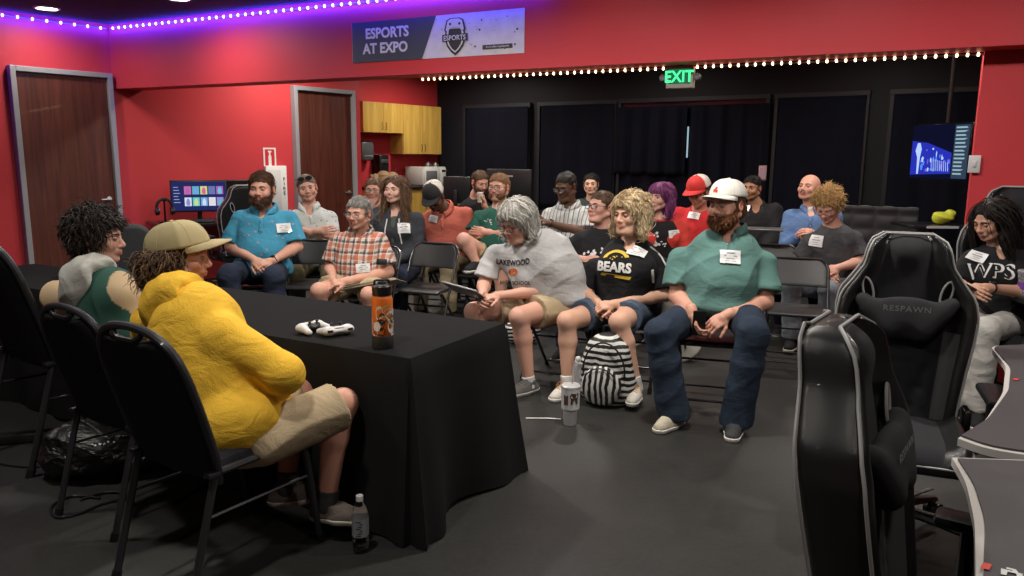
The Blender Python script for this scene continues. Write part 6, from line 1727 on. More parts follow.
def watch(P, side, col=(.01, .01, .011)):
    wr, el = P['g']['wr' + side], P['g']['el' + side]; u = unit(wr - el); c = wr - u * .015; a = unit(np.cross(u, V(.1, .2, 1))); b_ = np.cross(u, a); r = .031 * P['S']
    mb = MB(); mb.tube([c + (a * math.cos(t) + b_ * math.sin(t)) * r for t in np.linspace(0, 2 * PI, 19)[:-1]], .006, 6, closed=True); o = mb.build('wristwatch', mat('watch_band_%d' % int(sum(col) * 999), col, .4), P['root'])
    up = -b_ if b_[2] < 0 else b_; mb = MB(); mb.box(c + up * r * 1.05, (.034, .034, .012), np.stack([u, a, np.cross(u, a)], 1), bev=.004); mb.build('watch_case', BLKG, o)
watch(blue, 'L'); 

# ---- second and third rows
wht_m = pattern('white_print_shirt', (.52, .55, .52), [('v', 24, .22, (.16, .24, .22), .7)])
p6 = person('man in a white patterned shirt, sunglasses on his head, arms crossed', rX(316, 7.2), 7.2, (.15, -.99), S=1.02, bulk=1.02, lean=.02,
    J=dict(head=(307, 188, .03), neck=(310, 212, .0), shR=(294, 216, .03), shL=(332, 217, .0), wrR=(318, 231, .24), wrL=(302, 230, .24), elR=(293, 238, .10), elL=(331, 238, .10)),
    face=0, roll=10, skin=(.58, .31, .23), smile=1, h=.010, hh=.0045, top=dict(m=wht_m, sleeve=.85, collar=wht_m, flare=.024, vneck=.05, g=.018), bottom=dict(m=cloth('olive_trousers', (.20, .18, .10))), shoe=dict(m=sneak_k, sole=sole_w),
    hands=dict(R=dict(d=(-1, .2, .1), n=(0, -1, 0), curl=.4), L=dict(d=(1, .2, .1), n=(0, -1, 0), curl=.4)))
hair(p6, 'short', ((.14, .10, .07), (.32, .25, .19), (.18, .13, .10)), 400, L=.02, rad=.0016); brows(p6, (.14, .1, .07))
g_ = P6s = None
_T = p6['T']; p6['T'] = (lambda T: (lambda p: T(np.array(p, float) + V(0, -.012, .092))))(_T); glasses(p6, (.02, .02, .02), w=.027, h=.019, dark=True).name = 'sunglasses'; p6['T'] = _T
seatchair(p6, 'black folding chair under the man with sunglasses on his head')

hoodg = cloth('charcoal_fleece', (.035, .038, .045))
p7 = person('long-haired woman in a charcoal zip hoodie and dark jeans behind the man in plaid', rX(399, 6.95), 6.95, (-.18, -.98), S=1.0, bulk=1.0, fem=1, bust=.8,
    J=dict(head=(395, 190, .06), neck=(397, 214, .0), shR=(381, 221, .02), shL=(417, 221, .0)),
    face=28, pitch=3, skin=(.63, .38, .30), lips=(.5, .18, .16), h=.010, hh=.0045, smile=.4, top=dict(m=hoodg, name='hoodie', sleeve=2, g=.020, amp=.005, vneck=.13, neck=.02), bottom=dict(m=denim_d), shoe=dict(m=sneak_k, sole=sole_w))
hair(p7, 'long', ((.07, .035, .02), (.26, .15, .085), (.09, .05, .03)), 900, L=.20, rad=.0028, fringe=.082, curl=.003)
brows(p7, (.08, .045, .03)); seatchair(p7, 'black folding chair under the long-haired woman')
sd = SDF(); sd.ell(p7['P0'] + p7['sp'] * .30 + p7['fw'] * .075, (.055, .10, .20), k=.02); sd.cut(p7['P0'] + p7['sp'] * .46, p7['sp'])
sdfobj('tee_shirt', sd, .010, cloth('olive_tee', (.085, .095, .075)), p7['root'])
for sg in (-1, 1):
    mb = MB(); pts = []
    for t in np.linspace(0, 1, 8):
        q = p7['P0'] + p7['sp'] * (.44 - .22 * t) + p7['ax'] * sg * (.055 + .02 * t) + p7['fw'] * .4; h_ = p7['bvh'].ray_cast(Vector(q), Vector(-p7['fw']), .6)
        if h_[0] is not None: pts.append(np.array(h_[0]) + p7['fw'] * .008)
    if len(pts) > 2: mb.tube(pts, .0055, 6); mb.build('drawstring', mat('white_cord', (.7, .7, .7), .6), p7['root'])
name_tag(p7, 404, 228, w=.11, hh=.095, loose=.016)

p8 = person('man with glasses resting his chin on his hand behind the long-haired woman', rX(378, 8.0), 8.0, (-.1, -1), S=1.0, bulk=1.0,
    J=dict(head=(374, 190, .10), neck=(377, 212, .02), wrR=(369, 209, .22), elR=(362, 232, .26)), face=15, skin=(.56, .30, .22), h=.011, hh=.005, stubble=.35,
    top=dict(m=cloth('slate_shirt', (.10, .12, .15)), sleeve=2), bottom=dict(m=denim_d), shoe=dict(m=sneak_k, sole=sole_w), hands=dict(R=dict(d=(-.35, -.2, .9), n=(-.2, -1, .1), curl=.9)))
hair(p8, 'short', ((.09, .05, .03), (.22, .13, .08)), 400, L=.035, rad=.002); brows(p8, (.09, .05, .03)); glasses(p8, (.03, .03, .03)); seatchair(p8, 'black folding chair under the man with his chin on his hand')

salm = cloth('salmon_polo', (.44, .115, .085))
p9 = person('man in a salmon polo with a black and white cap, head bowed over his lap', rX(452, 7.6), 7.6, (-.30, -.95), S=1.04, bulk=1.15, belly=.5, lean=.35,
    J=dict(head=(434, 196, .36), neck=(443, 208, .24), shR=(428, 217, .22), shL=(468, 213, .16)), face=22, pitch=-42, skin=DARK, eye=(.02, .012, .01), lid=-5, fat=.3, h=.010, hh=.0045,
    top=dict(m=salm, sleeve=.8, collar=salm, flare=.02, g=.018), bottom=dict(m=cloth('khaki_cargo', (.34, .28, .17))), shoe=dict(m=sneak_k, sole=sole_w))
cap_hat(p9, (.012, .012, .014), (.55, .54, .50), (.012, .012, .014), tilt=4, lift=.004, scale=1.05)
seatchair(p9, 'black folding chair under the man in the salmon polo'); name_tag(p9, 434, 219, w=.10, hh=.065, loose=.02)

green = cloth('green_jersey', (.020, .10, .075))
p10 = person('bearded man with glasses in a green jersey and tan shorts, arms crossed', rX(503, 7.35), 7.35, (-.35, -.94), S=1.05, bulk=1.18, belly=.6,
    J=dict(head=(499, 187, .06), neck=(500, 210, .02), shR=(478, 217, .03), shL=(521, 217, .0), wrR=(505, 233, .24), wrL=(487, 232, .24), elR=(473, 235, .14), elL=(524, 238, .10), knR=(464, 240, .46), knL=(500, 262, .46), anR=(476, 262, .42)),
    face=26, skin=(.60, .33, .25), fat=.5, h=.010, hh=.0045, top=dict(m=green, sleeve=.85, flare=.024, neck=.016, g=.018), bottom=dict(m=khaki, len=.62), shoe=dict(m=sneak_k, sole=sole_w),
    hands=dict(R=dict(d=(-1, .2, .1), n=(0, -1, 0), curl=.4), L=dict(d=(1, .2, .1), n=(0, -1, 0), curl=.4)))
hair(p10, 'side', ((.16, .085, .04), (.34, .20, .11)), 500, L=.04, rad=.0022); beard(p10, ((.13, .06, .03), (.26, .14, .07)), 300, L=.016, full=.8); brows(p10, (.15, .08, .04)); glasses(p10, (.02, .02, .02), rim=.002)
print_on(p10, 489, 222, blob(12, 9, .13, .05), WT_, 'chest_emblem'); seatchair(p10, 'black folding chair under the man in the green jersey')

p11 = person('bearded man in a black shirt holding a paper cup near the back monitors', rX(474, 8.5), 8.5, (-.1, -1), S=1.0, bulk=1.05,
    J=dict(head=(480, 182, .12), neck=(474, 202, .0), shR=(460, 210, .0), shL=(490, 210, .0), wrL=(484, 204, .24), elL=(493, 222, .14)), face=-28, pitch=-16, skin=(.55, .30, .22), lid=0, h=.011, hh=.005,
    top=dict(m=blackc, sleeve=.8), bottom=dict(m=denim_d), shoe=dict(m=sneak_k, sole=sole_w), hands=dict(L=dict(d=(.1, .1, 1), n=(.8, .3, .1), curl=.9)))
hair(p11, 'short', ((.07, .04, .022), (.18, .11, .06)), 400, L=.03, rad=.002); beard(p11, ((.05, .025, .012), (.13, .07, .04)), 250, L=.016, full=.9); brows(p11, (.06, .03, .02)); seatchair(p11, 'black folding chair under the man with the paper cup')
q = p11['o0'] + p11['B'] @ (p11['g']['wrL'] + V(.035, .05, .07)); cup = empty('paper_cup', tuple(q - V(0, 0, .05))); tag(cup, 'pale paper cup in the hand of the man in black at the back', 'cup')
MB().lathe([(.026, 0), (.034, .10), (.032, .10), (.0, .09)], n=16).build('cup_wall', mat('cup_paper', (.55, .50, .42), .6), cup); MB().lathe([(.036, .098), (.034, .108), (0, .11)], n=16).build('lid', mat('white_plastic'), cup)

strp = pattern('striped_shirt', (.48, .50, .50), [('x', 26, .2, .22, (.05, .07, .08), .85), ('x', 52, .1, .12, (.2, .24, .26), .5)])
p12 = person('man with glasses in a white shirt with black stripes looking at his phone', rX(569, 7.2), 7.2, (-.40, -.92), S=1.06, bulk=1.22, belly=.8,
    J=dict(head=(566, 186, .10), neck=(569, 208, .04), shR=(548, 215, .05), shL=(592, 213, .0), wrR=(534, 222, .36), elR=(543, 240, .16), wrL=(549, 223, .34), elL=(588, 234, .12)),
    face=34, pitch=-18, skin=DARK, eye=(.02, .012, .01), lid=0, fat=.6, h=.010, hh=.0045, lips=(.13, .05, .045), top=dict(m=strp, sleeve=.82, collar=strp, flare=.024, g=.02, amp=.006), bottom=dict(m=denim_d), shoe=dict(m=sneak_k, sole=sole_w),
    hands=dict(R=dict(d=(-.4, .8, .0), n=(-.4, 0, .5), curl=.5), L=dict(d=(.9, .3, .1), n=(.3, .2, .5), curl=.5)))
hair(p12, 'buzz', ((.008, .007, .006), (.02, .016, .013), (.012, .010, .009)), 0); brows(p12, (.01, .008, .007)); glasses(p12, (.01, .01, .01), rim=.0024); watch(p12, 'L'); seatchair(p12, 'black folding chair under the man in the striped shirt'); name_tag(p12, 567, 206, w=.085, hh=.05, rot=-.2)
def phone(P, wrist, off, label, rot=(60, 0, 160), col=BLKG):
    q = P['o0'] + P['B'] @ (P['g'][wrist] + np.array(off)); t = empty('phone', tuple(q)); t.rotation_euler = [math.radians(a) for a in rot]; tag(t, label, 'phone')
    MB().box((0, 0, 0), (.075, .155, .009), bev=.004).build('case', BLKP, t); MB().box((0, 0, .0052), (.068, .146, .002)).build('screen', col, t); return t
phone(p12, 'wrR', (-.04, .09, .03), 'black phone held by the man in the striped shirt', (30, 0, 110))

p13 = person('young man with black hair in the farthest row beside the striped shirt', rX(592, 8.35), 8.35, (-.05, -1), S=.92, bulk=.9, J=dict(head=(591, 184, .04), neck=(593, 203, .0)),
    face=6, skin=(.58, .36, .25), eye=(.02, .012, .01), h=.012, hh=.005, top=dict(m=cloth('dark_green_tee', (.03, .05, .045)), sleeve=.8), bottom=dict(m=denim_d), shoe=dict(m=sneak_k, sole=sole_w))
hair(p13, 'fluffy', ((.006, .005, .005), (.02, .016, .014)), 400, L=.035, rad=.002); brows(p13, (.01, .008, .008)); seatchair(p13, 'black folding chair under the young man in the farthest row')

p14 = person('man with glasses in a black shirt with white lettering between the two women', rX(604, 6.15), 6.15, (-.42, -.91), S=1.04, bulk=1.15, belly=.5,
    J=dict(head=(601, 207, .06), neck=(605, 232, .02), shR=(579, 240, .05), shL=(629, 239, .0), elR=(560, 258, .16), wrR=(586, 260, .36), wrL=(604, 262, .36)),
    face=44, pitch=6, skin=(.58, .31, .24), fat=.55, h=.009, hh=.0042, top=dict(m=blackc, sleeve=.75, neck=.014, g=.018, flare=.02), bottom=dict(m=denim_d), shoe=dict(m=sneak_k, sole=sole_w))
hair(p14, 'short', ((.06, .032, .02), (.17, .10, .06)), 500, L=.03, rad=.0022); brows(p14, (.08, .045, .03)); glasses(p14, (.012, .012, .012), rim=.0024); seatchair(p14, 'black folding chair under the man with the white lettered black shirt')
print_on(p14, 597, 252, blob(21, 22, .24, .06), WT_, 'shirt_print', rot=.35)

def rag(v, P): return None
redk = cloth('red_jersey', (.50, .045, .035)); 
p15 = person('woman with purple bobbed hair in a black shirt with red sleeves', rX(665, 6.7), 6.7, (-.30, -.95), S=1.0, bulk=1.0, fem=1, bust=.8,
    J=dict(head=(661, 197, .05), neck=(663, 219, .0), shR=(646, 226, .02), shL=(684, 226, .0)), face=38, skin=(.62, .36, .29), lips=(.5, .18, .17), h=.010, hh=.0045, smile=.5,
    top=dict(m=redk, sleeve=.9, neck=.022, g=.014), bottom=dict(m=cloth('stone_trousers', (.32, .30, .27))), shoe=dict(m=sneak_k, sole=sole_w))
sd = SDF(); P0_2, sp2_, fw2 = p15['P0'], p15['sp'], p15['fw']
sd.ell(P0_2 + sp2_ * .20 + fw2 * .03, (.178, .145, .25), k=.03); sd.ell(P0_2 + sp2_ * .33 + fw2 * .05, (.135, .135, .17), k=.04); sd.ell(P0_2 + sp2_ * .0, (.19, .15, .14), k=.03); sd.cut(P0_2 + sp2_ * .455, sp2_)
sdfobj('shirt_front', sd, .010, blackc, p15['root'])
p15['bvh'] = bvh_of([o for o in p15['root'].children if o.name.startswith('shirt_front')][0])
hair(p15, 'bob', ((.09, .018, .075), (.34, .10, .27), (.13, .03, .11)), 900, L=.13, puff=.004, rad=.0026, fringe=.026, curl=.001, jit=.08)
brows(p15, (.09, .03, .07)); seatchair(p15, 'black folding chair under the woman with purple hair'); name_tag(p15, 674, 234, w=.115, hh=.065, loose=.014)
print_on(p15, 659, 240, blob(31, 20, .11, .13), WT_, 'shirt_print', off=.006)

redh = cloth('red_fleece', (.52, .030, .035))
p16 = person('person in a red sweatshirt and tall red and white cap behind the white cap', rX(698, 7.3), 7.3, (-.25, -.97), S=1.02, bulk=1.1,
    J=dict(head=(699, 193, .10), neck=(699, 213, .0)), face=34, pitch=-22, skin=(.45, .22, .15), lid=0, h=.011, hh=.005, top=dict(m=redh, name='sweatshirt', sleeve=2, g=.02, amp=.006), bottom=dict(m=denim_d), shoe=dict(m=sneak_k, sole=sole_w))
cap_hat(p16, (.52, .03, .03), (.60, .56, .50), (.52, .03, .03), tilt=2, lift=.014, scale=1.14, yaw=0); hair(p16, 'cap', ((.05, .03, .02), (.12, .08, .05)), 100)
seatchair(p16, 'black folding chair under the person in the red sweatshirt'); name_tag(p16, 694, 216, w=.11, hh=.07, rot=-.1, loose=.016)

p17 = person('smiling dark-haired man in a black zip jacket in the back right row', rX(757, 7.75), 7.75, (-.35, -.93), S=1.0, bulk=1.0,
    J=dict(head=(752, 188, .05), neck=(757, 208, .0)), face=22, smile=1, skin=(.34, .17, .10), eye=(.02, .012, .01), h=.011, hh=.005, stubble=.4, top=dict(m=cloth('black_track_jacket', (.018, .018, .020)), name='jacket', sleeve=2, g=.02, vneck=.06), bottom=dict(m=denim_d), shoe=dict(m=sneak_k, sole=sole_w))
hair(p17, 'short', ((.008, .006, .005), (.03, .022, .018)), 400, L=.035, rad=.0022); brows(p17, (.01, .008, .007)); seatchair(p17, 'black folding chair under the man in the black jacket'); name_tag(p17, 746, 209, w=.09, hh=.07, loose=.016)
print_on(p17, 763, 207, blob(41, 1, .03, .03), WT_, 'chest_emblem')

bsh = cloth('blue_chambray', (.10, .18, .36))
p18 = person('bald man with a grey moustache in a blue button shirt, chin raised', rX(811, 7.05), 7.05, (-.45, -.89), S=1.04, bulk=1.08, belly=.3,
    J=dict(head=(809, 188, .02), neck=(813, 213, .0), shR=(791, 218, .02), shL=(834, 218, .0), wrR=(800, 235, .30), wrL=(815, 235, .30)), face=26, pitch=12, skin=(.58, .31, .23), lid=-2, h=.010, hh=.0045, stubble=.3,
    top=dict(m=bsh, sleeve=2, collar=bsh, vneck=.05, g=.018), bottom=dict(m=denim_d), shoe=dict(m=sneak_k, sole=sole_w))
brows(p18, (.22, .16, .12)); seatchair(p18, 'black folding chair under the bald man in blue')
mb = MB(); T = p18['T']; mb.tube([T(V(x, .108 - 12 * x * x, -.051 - 6 * x * x)) for x in np.linspace(-.028, .028, 9)], [.003, .005, .006, .006, .005, .006, .006, .005, .003], 6); mb.build('moustache', mat('grey_moustache', (.20, .15, .12), .8), p18['root'])
sd = SDF(); sd.ell(p18['N'] + p18['fw'] * .045 - p18['sp'] * .02, (.045, .04, .05), k=.02); sdfobj('undershirt', sd, .006, cloth('white_tee', (.6, .6, .6)), p18['root'])

graphite = cloth('graphite_tee', (.060, .063, .070), vscale=25, var=.15); fade = cloth('faded_denim', (.17, .19, .22), var=.35, vscale=10)
p19 = person('curly blond teenager in a dark grey tee looking down at his lap', rX(826, 6.5), 6.5, (-.35, -.94), S=1.05, bulk=1.02, lean=.2,
    J=dict(head=(828, 205, .22), neck=(833, 228, .12), shR=(809, 240, .12), shL=(856, 238, .08), elR=(800, 262, .10), wrR=(822, 272, .40), elL=(861, 262, .12), wrL=(838, 268, .42), pelvis=(836, 285, 0), knR=(791, 287, .50), knL=(829, 289, .50), anR=(792, 338, .5), anL=(826, 342, .46)),
    face=18, pitch=-34, skin=(.60, .34, .26), lid=-5, h=.009, hh=.0042, top=dict(m=graphite, sleeve=.72, g=.018, flare=.022, amp=.006), bottom=dict(m=fade, name='jeans', flare=.02), shoe=dict(m=sneak_k, sole=sole_w))
hair(p19, 'curly', ((.26, .15, .05), (.58, .40, .18), (.30, .18, .07)), 1000, puff=.016, L=.055, rad=.0026); brows(p19, (.3, .18, .08)); glasses(p19, (.25, .05, .06)); seatchair(p19, 'black folding chair under the curly blond teenager'); name_tag(p19, 817, 241, w=.115, hh=.095, loose=.016)

wpsm = blackc
p20 = person('woman with long black hair in a black WPS shirt sitting in a gaming chair', rX(1003, 4.75), 4.72, (-.62, -.78), S=1.0, bulk=.95, fem=1, bust=.85, seat=.47,
    J=dict(head=(992, 220, .08), neck=(1001, 249, .0), shR=(969, 258, .06), shL=(1027, 257, -.02), wrR=(972, 289, .36), elR=(955, 284, .18), elL=(1030, 293, .10), wrL=(990, 288, .34), knR=(961, 321, .47), knL=(986, 330, .47)),
    face=42, pitch=-20, skin=(.50, .28, .20), eye=(.02, .012, .01), lid=-4, lips=(.35, .10, .10), h=.009, hh=.004,
    top=dict(m=blackc, sleeve=.85, g=.016, vneck=.06, neck=.016), bottom=dict(m=cloth('white_denim', (.50, .49, .47))), shoe=dict(m=sneak_k, sole=sole_w),
    hands=dict(R=dict(d=(-.4, .8, .0), n=(-.5, 0, -.2), curl=.6), L=dict(d=(.7, .6, .1), n=(.3, 0, -.6), curl=.6)))
hair(p20, 'long', ((.005, .004, .004), (.022, .016, .014), (.007, .006, .006)), 1200, L=.22, rad=.003, fringe=.084, curl=.001, jit=.1); brows(p20, (.01, .008, .007)); watch(p20, 'L')
print_on(p20, 991, 270, textmesh('WPS', .095, .03, 1.05, sub=True, sx=.95), WT_, 'lettering', rot=-.05, off=.004)
print_on(p20, 991, 270, textmesh('WPS', .078, .006, 1.28, sub=True, sx=.86), blackc, 'lettering', rot=-.05, off=.0055)
name_tag(p20, 979, 258, w=.11, hh=.065, rot=-.25, loose=.02); phone(p20, 'wrR', (.02, .12, .03), 'black phone in the hands of the woman in the WPS shirt', (20, 0, 120))
sd = SDF(); sd.ell(p20['N'] + p20['fw'] * .05 - p20['sp'] * .03, (.04, .035, .05), k=.02); sdfobj('undershirt', sd, .006, cloth('white_tee', (.6, .6, .6)), p20['root'])

# ---- the two players at the tables
yel = cloth('yellow_fleece', (.80, .48, .045), bump=.5, bscale=200)
PFv = unit(V(.52, .855, 0))
yp = person('player in a mustard yellow hoodie, khaki shorts and tan cap, seen from behind', -1.10, 2.80, (.52, .855), S=1.03, bulk=1.04, belly=.3,
    J=dict(head=(180, 254, .14), neck=(176, 308, .04), shR=(226, 336, .02), shL=(150, 322, .06), elR=(284, 374, .10), wrR=(268, 398, .32), elL=(150, 372, .12), wrL=(235, 392, .40),
           pelvis=(232, 432, .0), hipR=(262, 440, .04), hipL=(215, 425, .06), knR=(342, 404, .36), knL=(300, 394, .42), anR=(327, 501, .29), anL=(286, 484, .28)),
    look=(-42, -8, 0), fat=.2, skin=(.58, .29, .21), h=.0075, hh=.0036, hs=1.0, top=dict(m=yel, name='hoodie', sleeve=2, g=.018, amp=.003, loose=.006, hem=.10, neck=.008, seed=4),
    bottom=dict(m=khaki, len=.93, name='shorts', g=.012, flare=.024, amp=.005), shoe=dict(m=cloth('taupe_canvas', (.17, .145, .125)), sole=mat('sole_offwhite', (.58, .55, .48), .6), low=1, k=.94), socks=(cloth('dark_sock', (.06, .06, .06)), .05),
    feet=dict(R=(1, .35), L=(.6, .8)), hands=dict(R=dict(curl=.7), L=dict(curl=.7)))
hair(yp, 'cap', ((.045, .024, .014), (.20, .115, .06), (.05, .028, .017)), 1500, puff=.022, curls=True, L=.10, rad=.0026, curl=.012)
cap_hat(yp, (.46, .38, .20), (.33, .275, .14), (.44, .36, .20), tilt=17, lift=-.002, scale=1.10, mesh_back=True, brow=.026)
sd = SDF(); N_, sp_, fw_, ax_ = yp['N'] + yp['sp'] * .000, yp['sp'], yp['fw'], yp['ax']
for t in np.linspace(-1, 1, 9):
    a = t * 2.35; a2 = (t + .25) * 2.35
    f_ = lambda a: N_ - fw_ * math.cos(a) * .075 + ax_ * math.sin(a) * .105 + sp_ * (.030 - .055 * abs(math.sin(a / 2)) ** 2)
    sd.cap(f_(a), f_(min(a2, 2.35)), .036 - .012 * abs(t), .036 - .012 * abs(t), k=.03)
sd.ell(N_ - fw_ * .085 - sp_ * .060, np.array((.140, .036, .085)), np.stack([ax_, fw_, sp_], 1), k=.05); sd.ell(N_ - fw_ * .05 - sp_ * .02, (.145, .07, .030), np.stack([ax_, fw_, sp_], 1), k=.05); sd.cap(N_ - sp_ * .06, N_ + sp_ * .14, .075, .075, k=.02, op='-'); sd.noise = folds(.007, 9, (12, 12, 22))
sdfobj('hood', sd, .007, yel, yp['root'])
for sg in (1,):
    mb = MB(); u = yp['g']; e = u['wrR']; d_ = unit(e - u['elR']); mb.tube([e - d_ * .03, e - d_ * .0], .040, 16); mb.build('cuff', yel, yp['root'])
c, n = hit_px(yp, 232, 300)
teengreen = cloth('green_varsity_wool', (.022, .072, .055)); tan_sl = cloth('tan_sleeve', (.42, .31, .19)); greyh = cloth('light_grey_fleece', (.42, .42, .39))
tp_ = person('dark-haired young player in a green jacket with a light grey hood, in profile', -1.64, 3.28, (.52, .855), S=1.0, bulk=1.0,
    J=dict(head=(97, 237, .10), neck=(88, 283, .02), shR=(120, 300, .02), shL=(58, 298, .02), elR=(140, 350, .12), wrR=(165, 345, .36)),
    look=(-48, -4, 0), skin=(.58, .32, .25), eye=(.03, .02, .015), lid=-2, h=.0078, hh=.0036, stubble=.12, hs=1.02,
    top=dict(m=mat('varsity_jacket', rough=.85, attr='col', bump=.5, bscale=260, spec=.25), name='jacket', sleeve=2, g=.022, amp=.006, neck=.01,
        attrs=lambda v, P: {'col': np.where((np.abs((v - P['P0']) @ P['ax']) > .163)[:, None] | ((np.linalg.norm(np.cross(v - P['g']['elR'], unit(P['g']['wrR'] - P['g']['elR'])), axis=1) < .075) & (((v - P['g']['elR']) @ unit(P['g']['wrR'] - P['g']['elR'])) > -.05))[:, None], np.array((.42, .31, .19)), np.array((.022, .072, .055)))}),
    bottom=dict(m=denim_d), shoe=dict(m=sneak_k, sole=sole_w))
hair(tp_, 'fluffy', ((.010, .008, .007), (.05, .035, .028), (.012, .009, .008)), 1900, puff=.018, L=.060, rad=.0030, lift=.12, jit=.7, curl=.009)
brows(tp_, (.015, .01, .01))
sd = SDF(); N_, sp_, fw_, ax_ = tp_['N'] - tp_['sp'] * .02, tp_['sp'], tp_['fw'], tp_['ax']
for t in np.linspace(-1, 1, 9):
    a = t * 2.5; a2 = (t + .25) * 2.5
    f_ = lambda a: N_ - fw_ * math.cos(a) * .075 + ax_ * math.sin(a) * .10 + sp_ * (.040 - .045 * abs(math.sin(a / 2)) ** 2)
    sd.cap(f_(a), f_(min(a2, 2.5)), .034 - .010 * abs(t), .034 - .010 * abs(t), k=.03)
sd.ell(N_ - fw_ * .095 - sp_ * .055, (.13, .036, .085), np.stack([ax_, fw_, sp_], 1), k=.05); sd.ell(N_ - fw_ * .05 - sp_ * .02, (.14, .07, .028), np.stack([ax_, fw_, sp_], 1), k=.05); sd.cap(N_ - sp_ * .06, N_ + sp_ * .14, .070, .070, k=.02, op='-'); sd.noise = folds(.007, 19, (12, 12, 22))
sdfobj('hood', sd, .007, greyh, tp_['root'])
phone(teal, 'wrR', (-.045, .05, -.06), 'small black phone held between the hands of the man in teal', (80, 0, 175))
seatchair(teal, 'black folding chair under the man in the teal polo')
# ---- empty folding chairs
folding_chair(-.31, 7.25, (-.45, -.89), 'empty black folding chair facing left between the plaid shirt and the tablet')
folding_chair(2.12, 5.62, (-.30, -.95), 'empty black folding chair right of the man in the teal polo')
folding_chair(2.22, 6.55, (-.35, -.94), 'empty black folding chair in front of the bald man in blue')
folding_chair(-1.72, 6.55, (.0, -1), 'empty black folding chair between the blue and the plaid shirts')
folding_chair(-.62, 7.95, (-.3, -.95), 'empty black folding chair in front of the microwave')
folding_chair(-.72, 6.42, (-.35, -.94), 'black folding chair just right of the plaid shirt')
# ------------------------------------------------------------------ small things
def lathe_thing(name, p, label, cat, parts, group=None, rz=0):
    t = empty(name, tuple(p), rz); tag(t, label, cat, group)
    for nm, prof, m, n in parts: MB().lathe(prof, n=n).build(nm, m, t)
    return t
# insulated bottle on the table: black lid, orange body with stickers, black boot
tp = atZ(383, 347, .757)
bl = lathe_thing('water_bottle', tp, 'orange insulated bottle with a black lid and stickers on the near table', 'bottle', [
    ('body', [(.040, .045), (.0435, .05), (.0435, .205), (.040, .215), (.036, .222)], mat('orange_enamel', (.62, .13, .012), .4, coat=.3), 36),
    ('boot', [(0, 0), (.044, 0), (.0455, .006), (.0455, .052), (.0445, .054)], mat('black_rubber', (.012, .012, .012), .7), 36),
    ('lid', [(.040, .222), (.0405, .224), (.0405, .258), (.034, .266), (.018, .268), (.016, .276), (0, .278)], BLKP, 36)], rz=.3)
rs = np.random.RandomState(5); cols_ = [(.62, .62, .6), (.02, .02, .02), (.6, .6, .62), (.45, .35, .12), (.62, .62, .6), (.03, .03, .03), (.5, .5, .55), (.6, .58, .5)]
for k in range(15):
    a0 = -2.6 + 2.6 * rs.rand(); z0 = .065 + .10 * rs.rand(); w_, h_ = .018 + .018 * rs.rand(), .018 + .020 * rs.rand(); pts = []
    for t in np.linspace(0, 2 * PI, 12)[:-1]:
        r_ = .8 + .4 * rs.rand(); a = a0 + math.cos(t) * w_ * r_ / .0435 / 1.3; z = z0 + math.sin(t) * h_ * r_ * .8; rr = .0438 + .00012 * k; pts.append((rr * math.cos(a), rr * math.sin(a), z))
    mb = MB(); mb.add(pts + [(np.mean(pts, 0) * V(1.02, 1.02, 1))], [(i, (i + 1) % 11, 11) for i in range(11)]); mb.build('sticker', mat('sticker_%d' % (k % 8), cols_[k % 8], .4), bl)
mb = MB(); mb.tube(fillet([(-.03, 0, .262), (-.03, 0, .283), (.03, 0, .283), (.03, 0, .262)], .02, 5), .005, 8); mb.build('carry_loop', BLKP, bl)
# two game controllers
PADW = mat('pad_white', (.62, .62, .62), .4); PADB = mat('pad_black', (.015, .015, .016), .4)
def controller(p, rz, label, tilt=0):
    t = empty('game_controller', tuple(p), rz); tag(t, label, 'game controller', 'white game controllers on the near table'); t.rotation_euler = (tilt, 0, rz); t.scale = (.9, .9, .85)
    sd = SDF()
    for x in (-1, 1): sd.cap((x * .052, .012, .030), (x * .068, -.055, .018), .023, .015, k=.02); sd.ell((x * .05, .018, .03), (.030, .028, .018), k=.02)
    sd.ell((0, .012, .030), (.055, .030, .016), k=.02); sd.cut((0, 0, .001), (0, 0, -1)); sdfobj('shell', sd, .0035, PADW, t)
    sd = SDF(); sd.ell((0, -.006, .030), (.034, .034, .0185), k=.01)
    for x in (-1, 1): sd.ell((x * .024, -.012, .036), (.017, .017, .0165), k=.01)
    sdfobj('centre_panel', sd, .003, PADB, t)
    MB().box((0, .022, .0475), (.052, .026, .004), bev=.004).build('touch_pad', PADW, t)
    for x in (-1, 1):
        m = MB(); m.lathe([(.006, .04), (.006, .058), (.0095, .060), (.0095, .064), (0, .063)], (x * .024, -.012, 0), 16); m.build('thumb_stick', PADB, t)
        m = MB(); m.box((x * .052, .042, .034), (.03, .014, .014), bev=.005); m.build('shoulder_button', PADB, t)
    m = MB()
    for a in range(4): m.lathe([(.0045, .048), (.0045, .0515), (0, .0515)], (.052 + .011 * math.cos(a * PI / 2), .018 + .011 * math.sin(a * PI / 2), 0), 10)
    m.build('face_buttons', PADB, t)
    m = MB(); m.box((-.052, .018, .050), (.024, .008, .005), bev=.002); m.box((-.052, .018, .050), (.008, .024, .005), bev=.002); m.build('direction_pad', PADB, t)
controller(atZ(312, 332, .757), 1.0, 'white game controller on the left of the pair on the near table'); controller(atZ(337, 335, .757), -2.5, 'white game controller on the right of the pair on the near table')
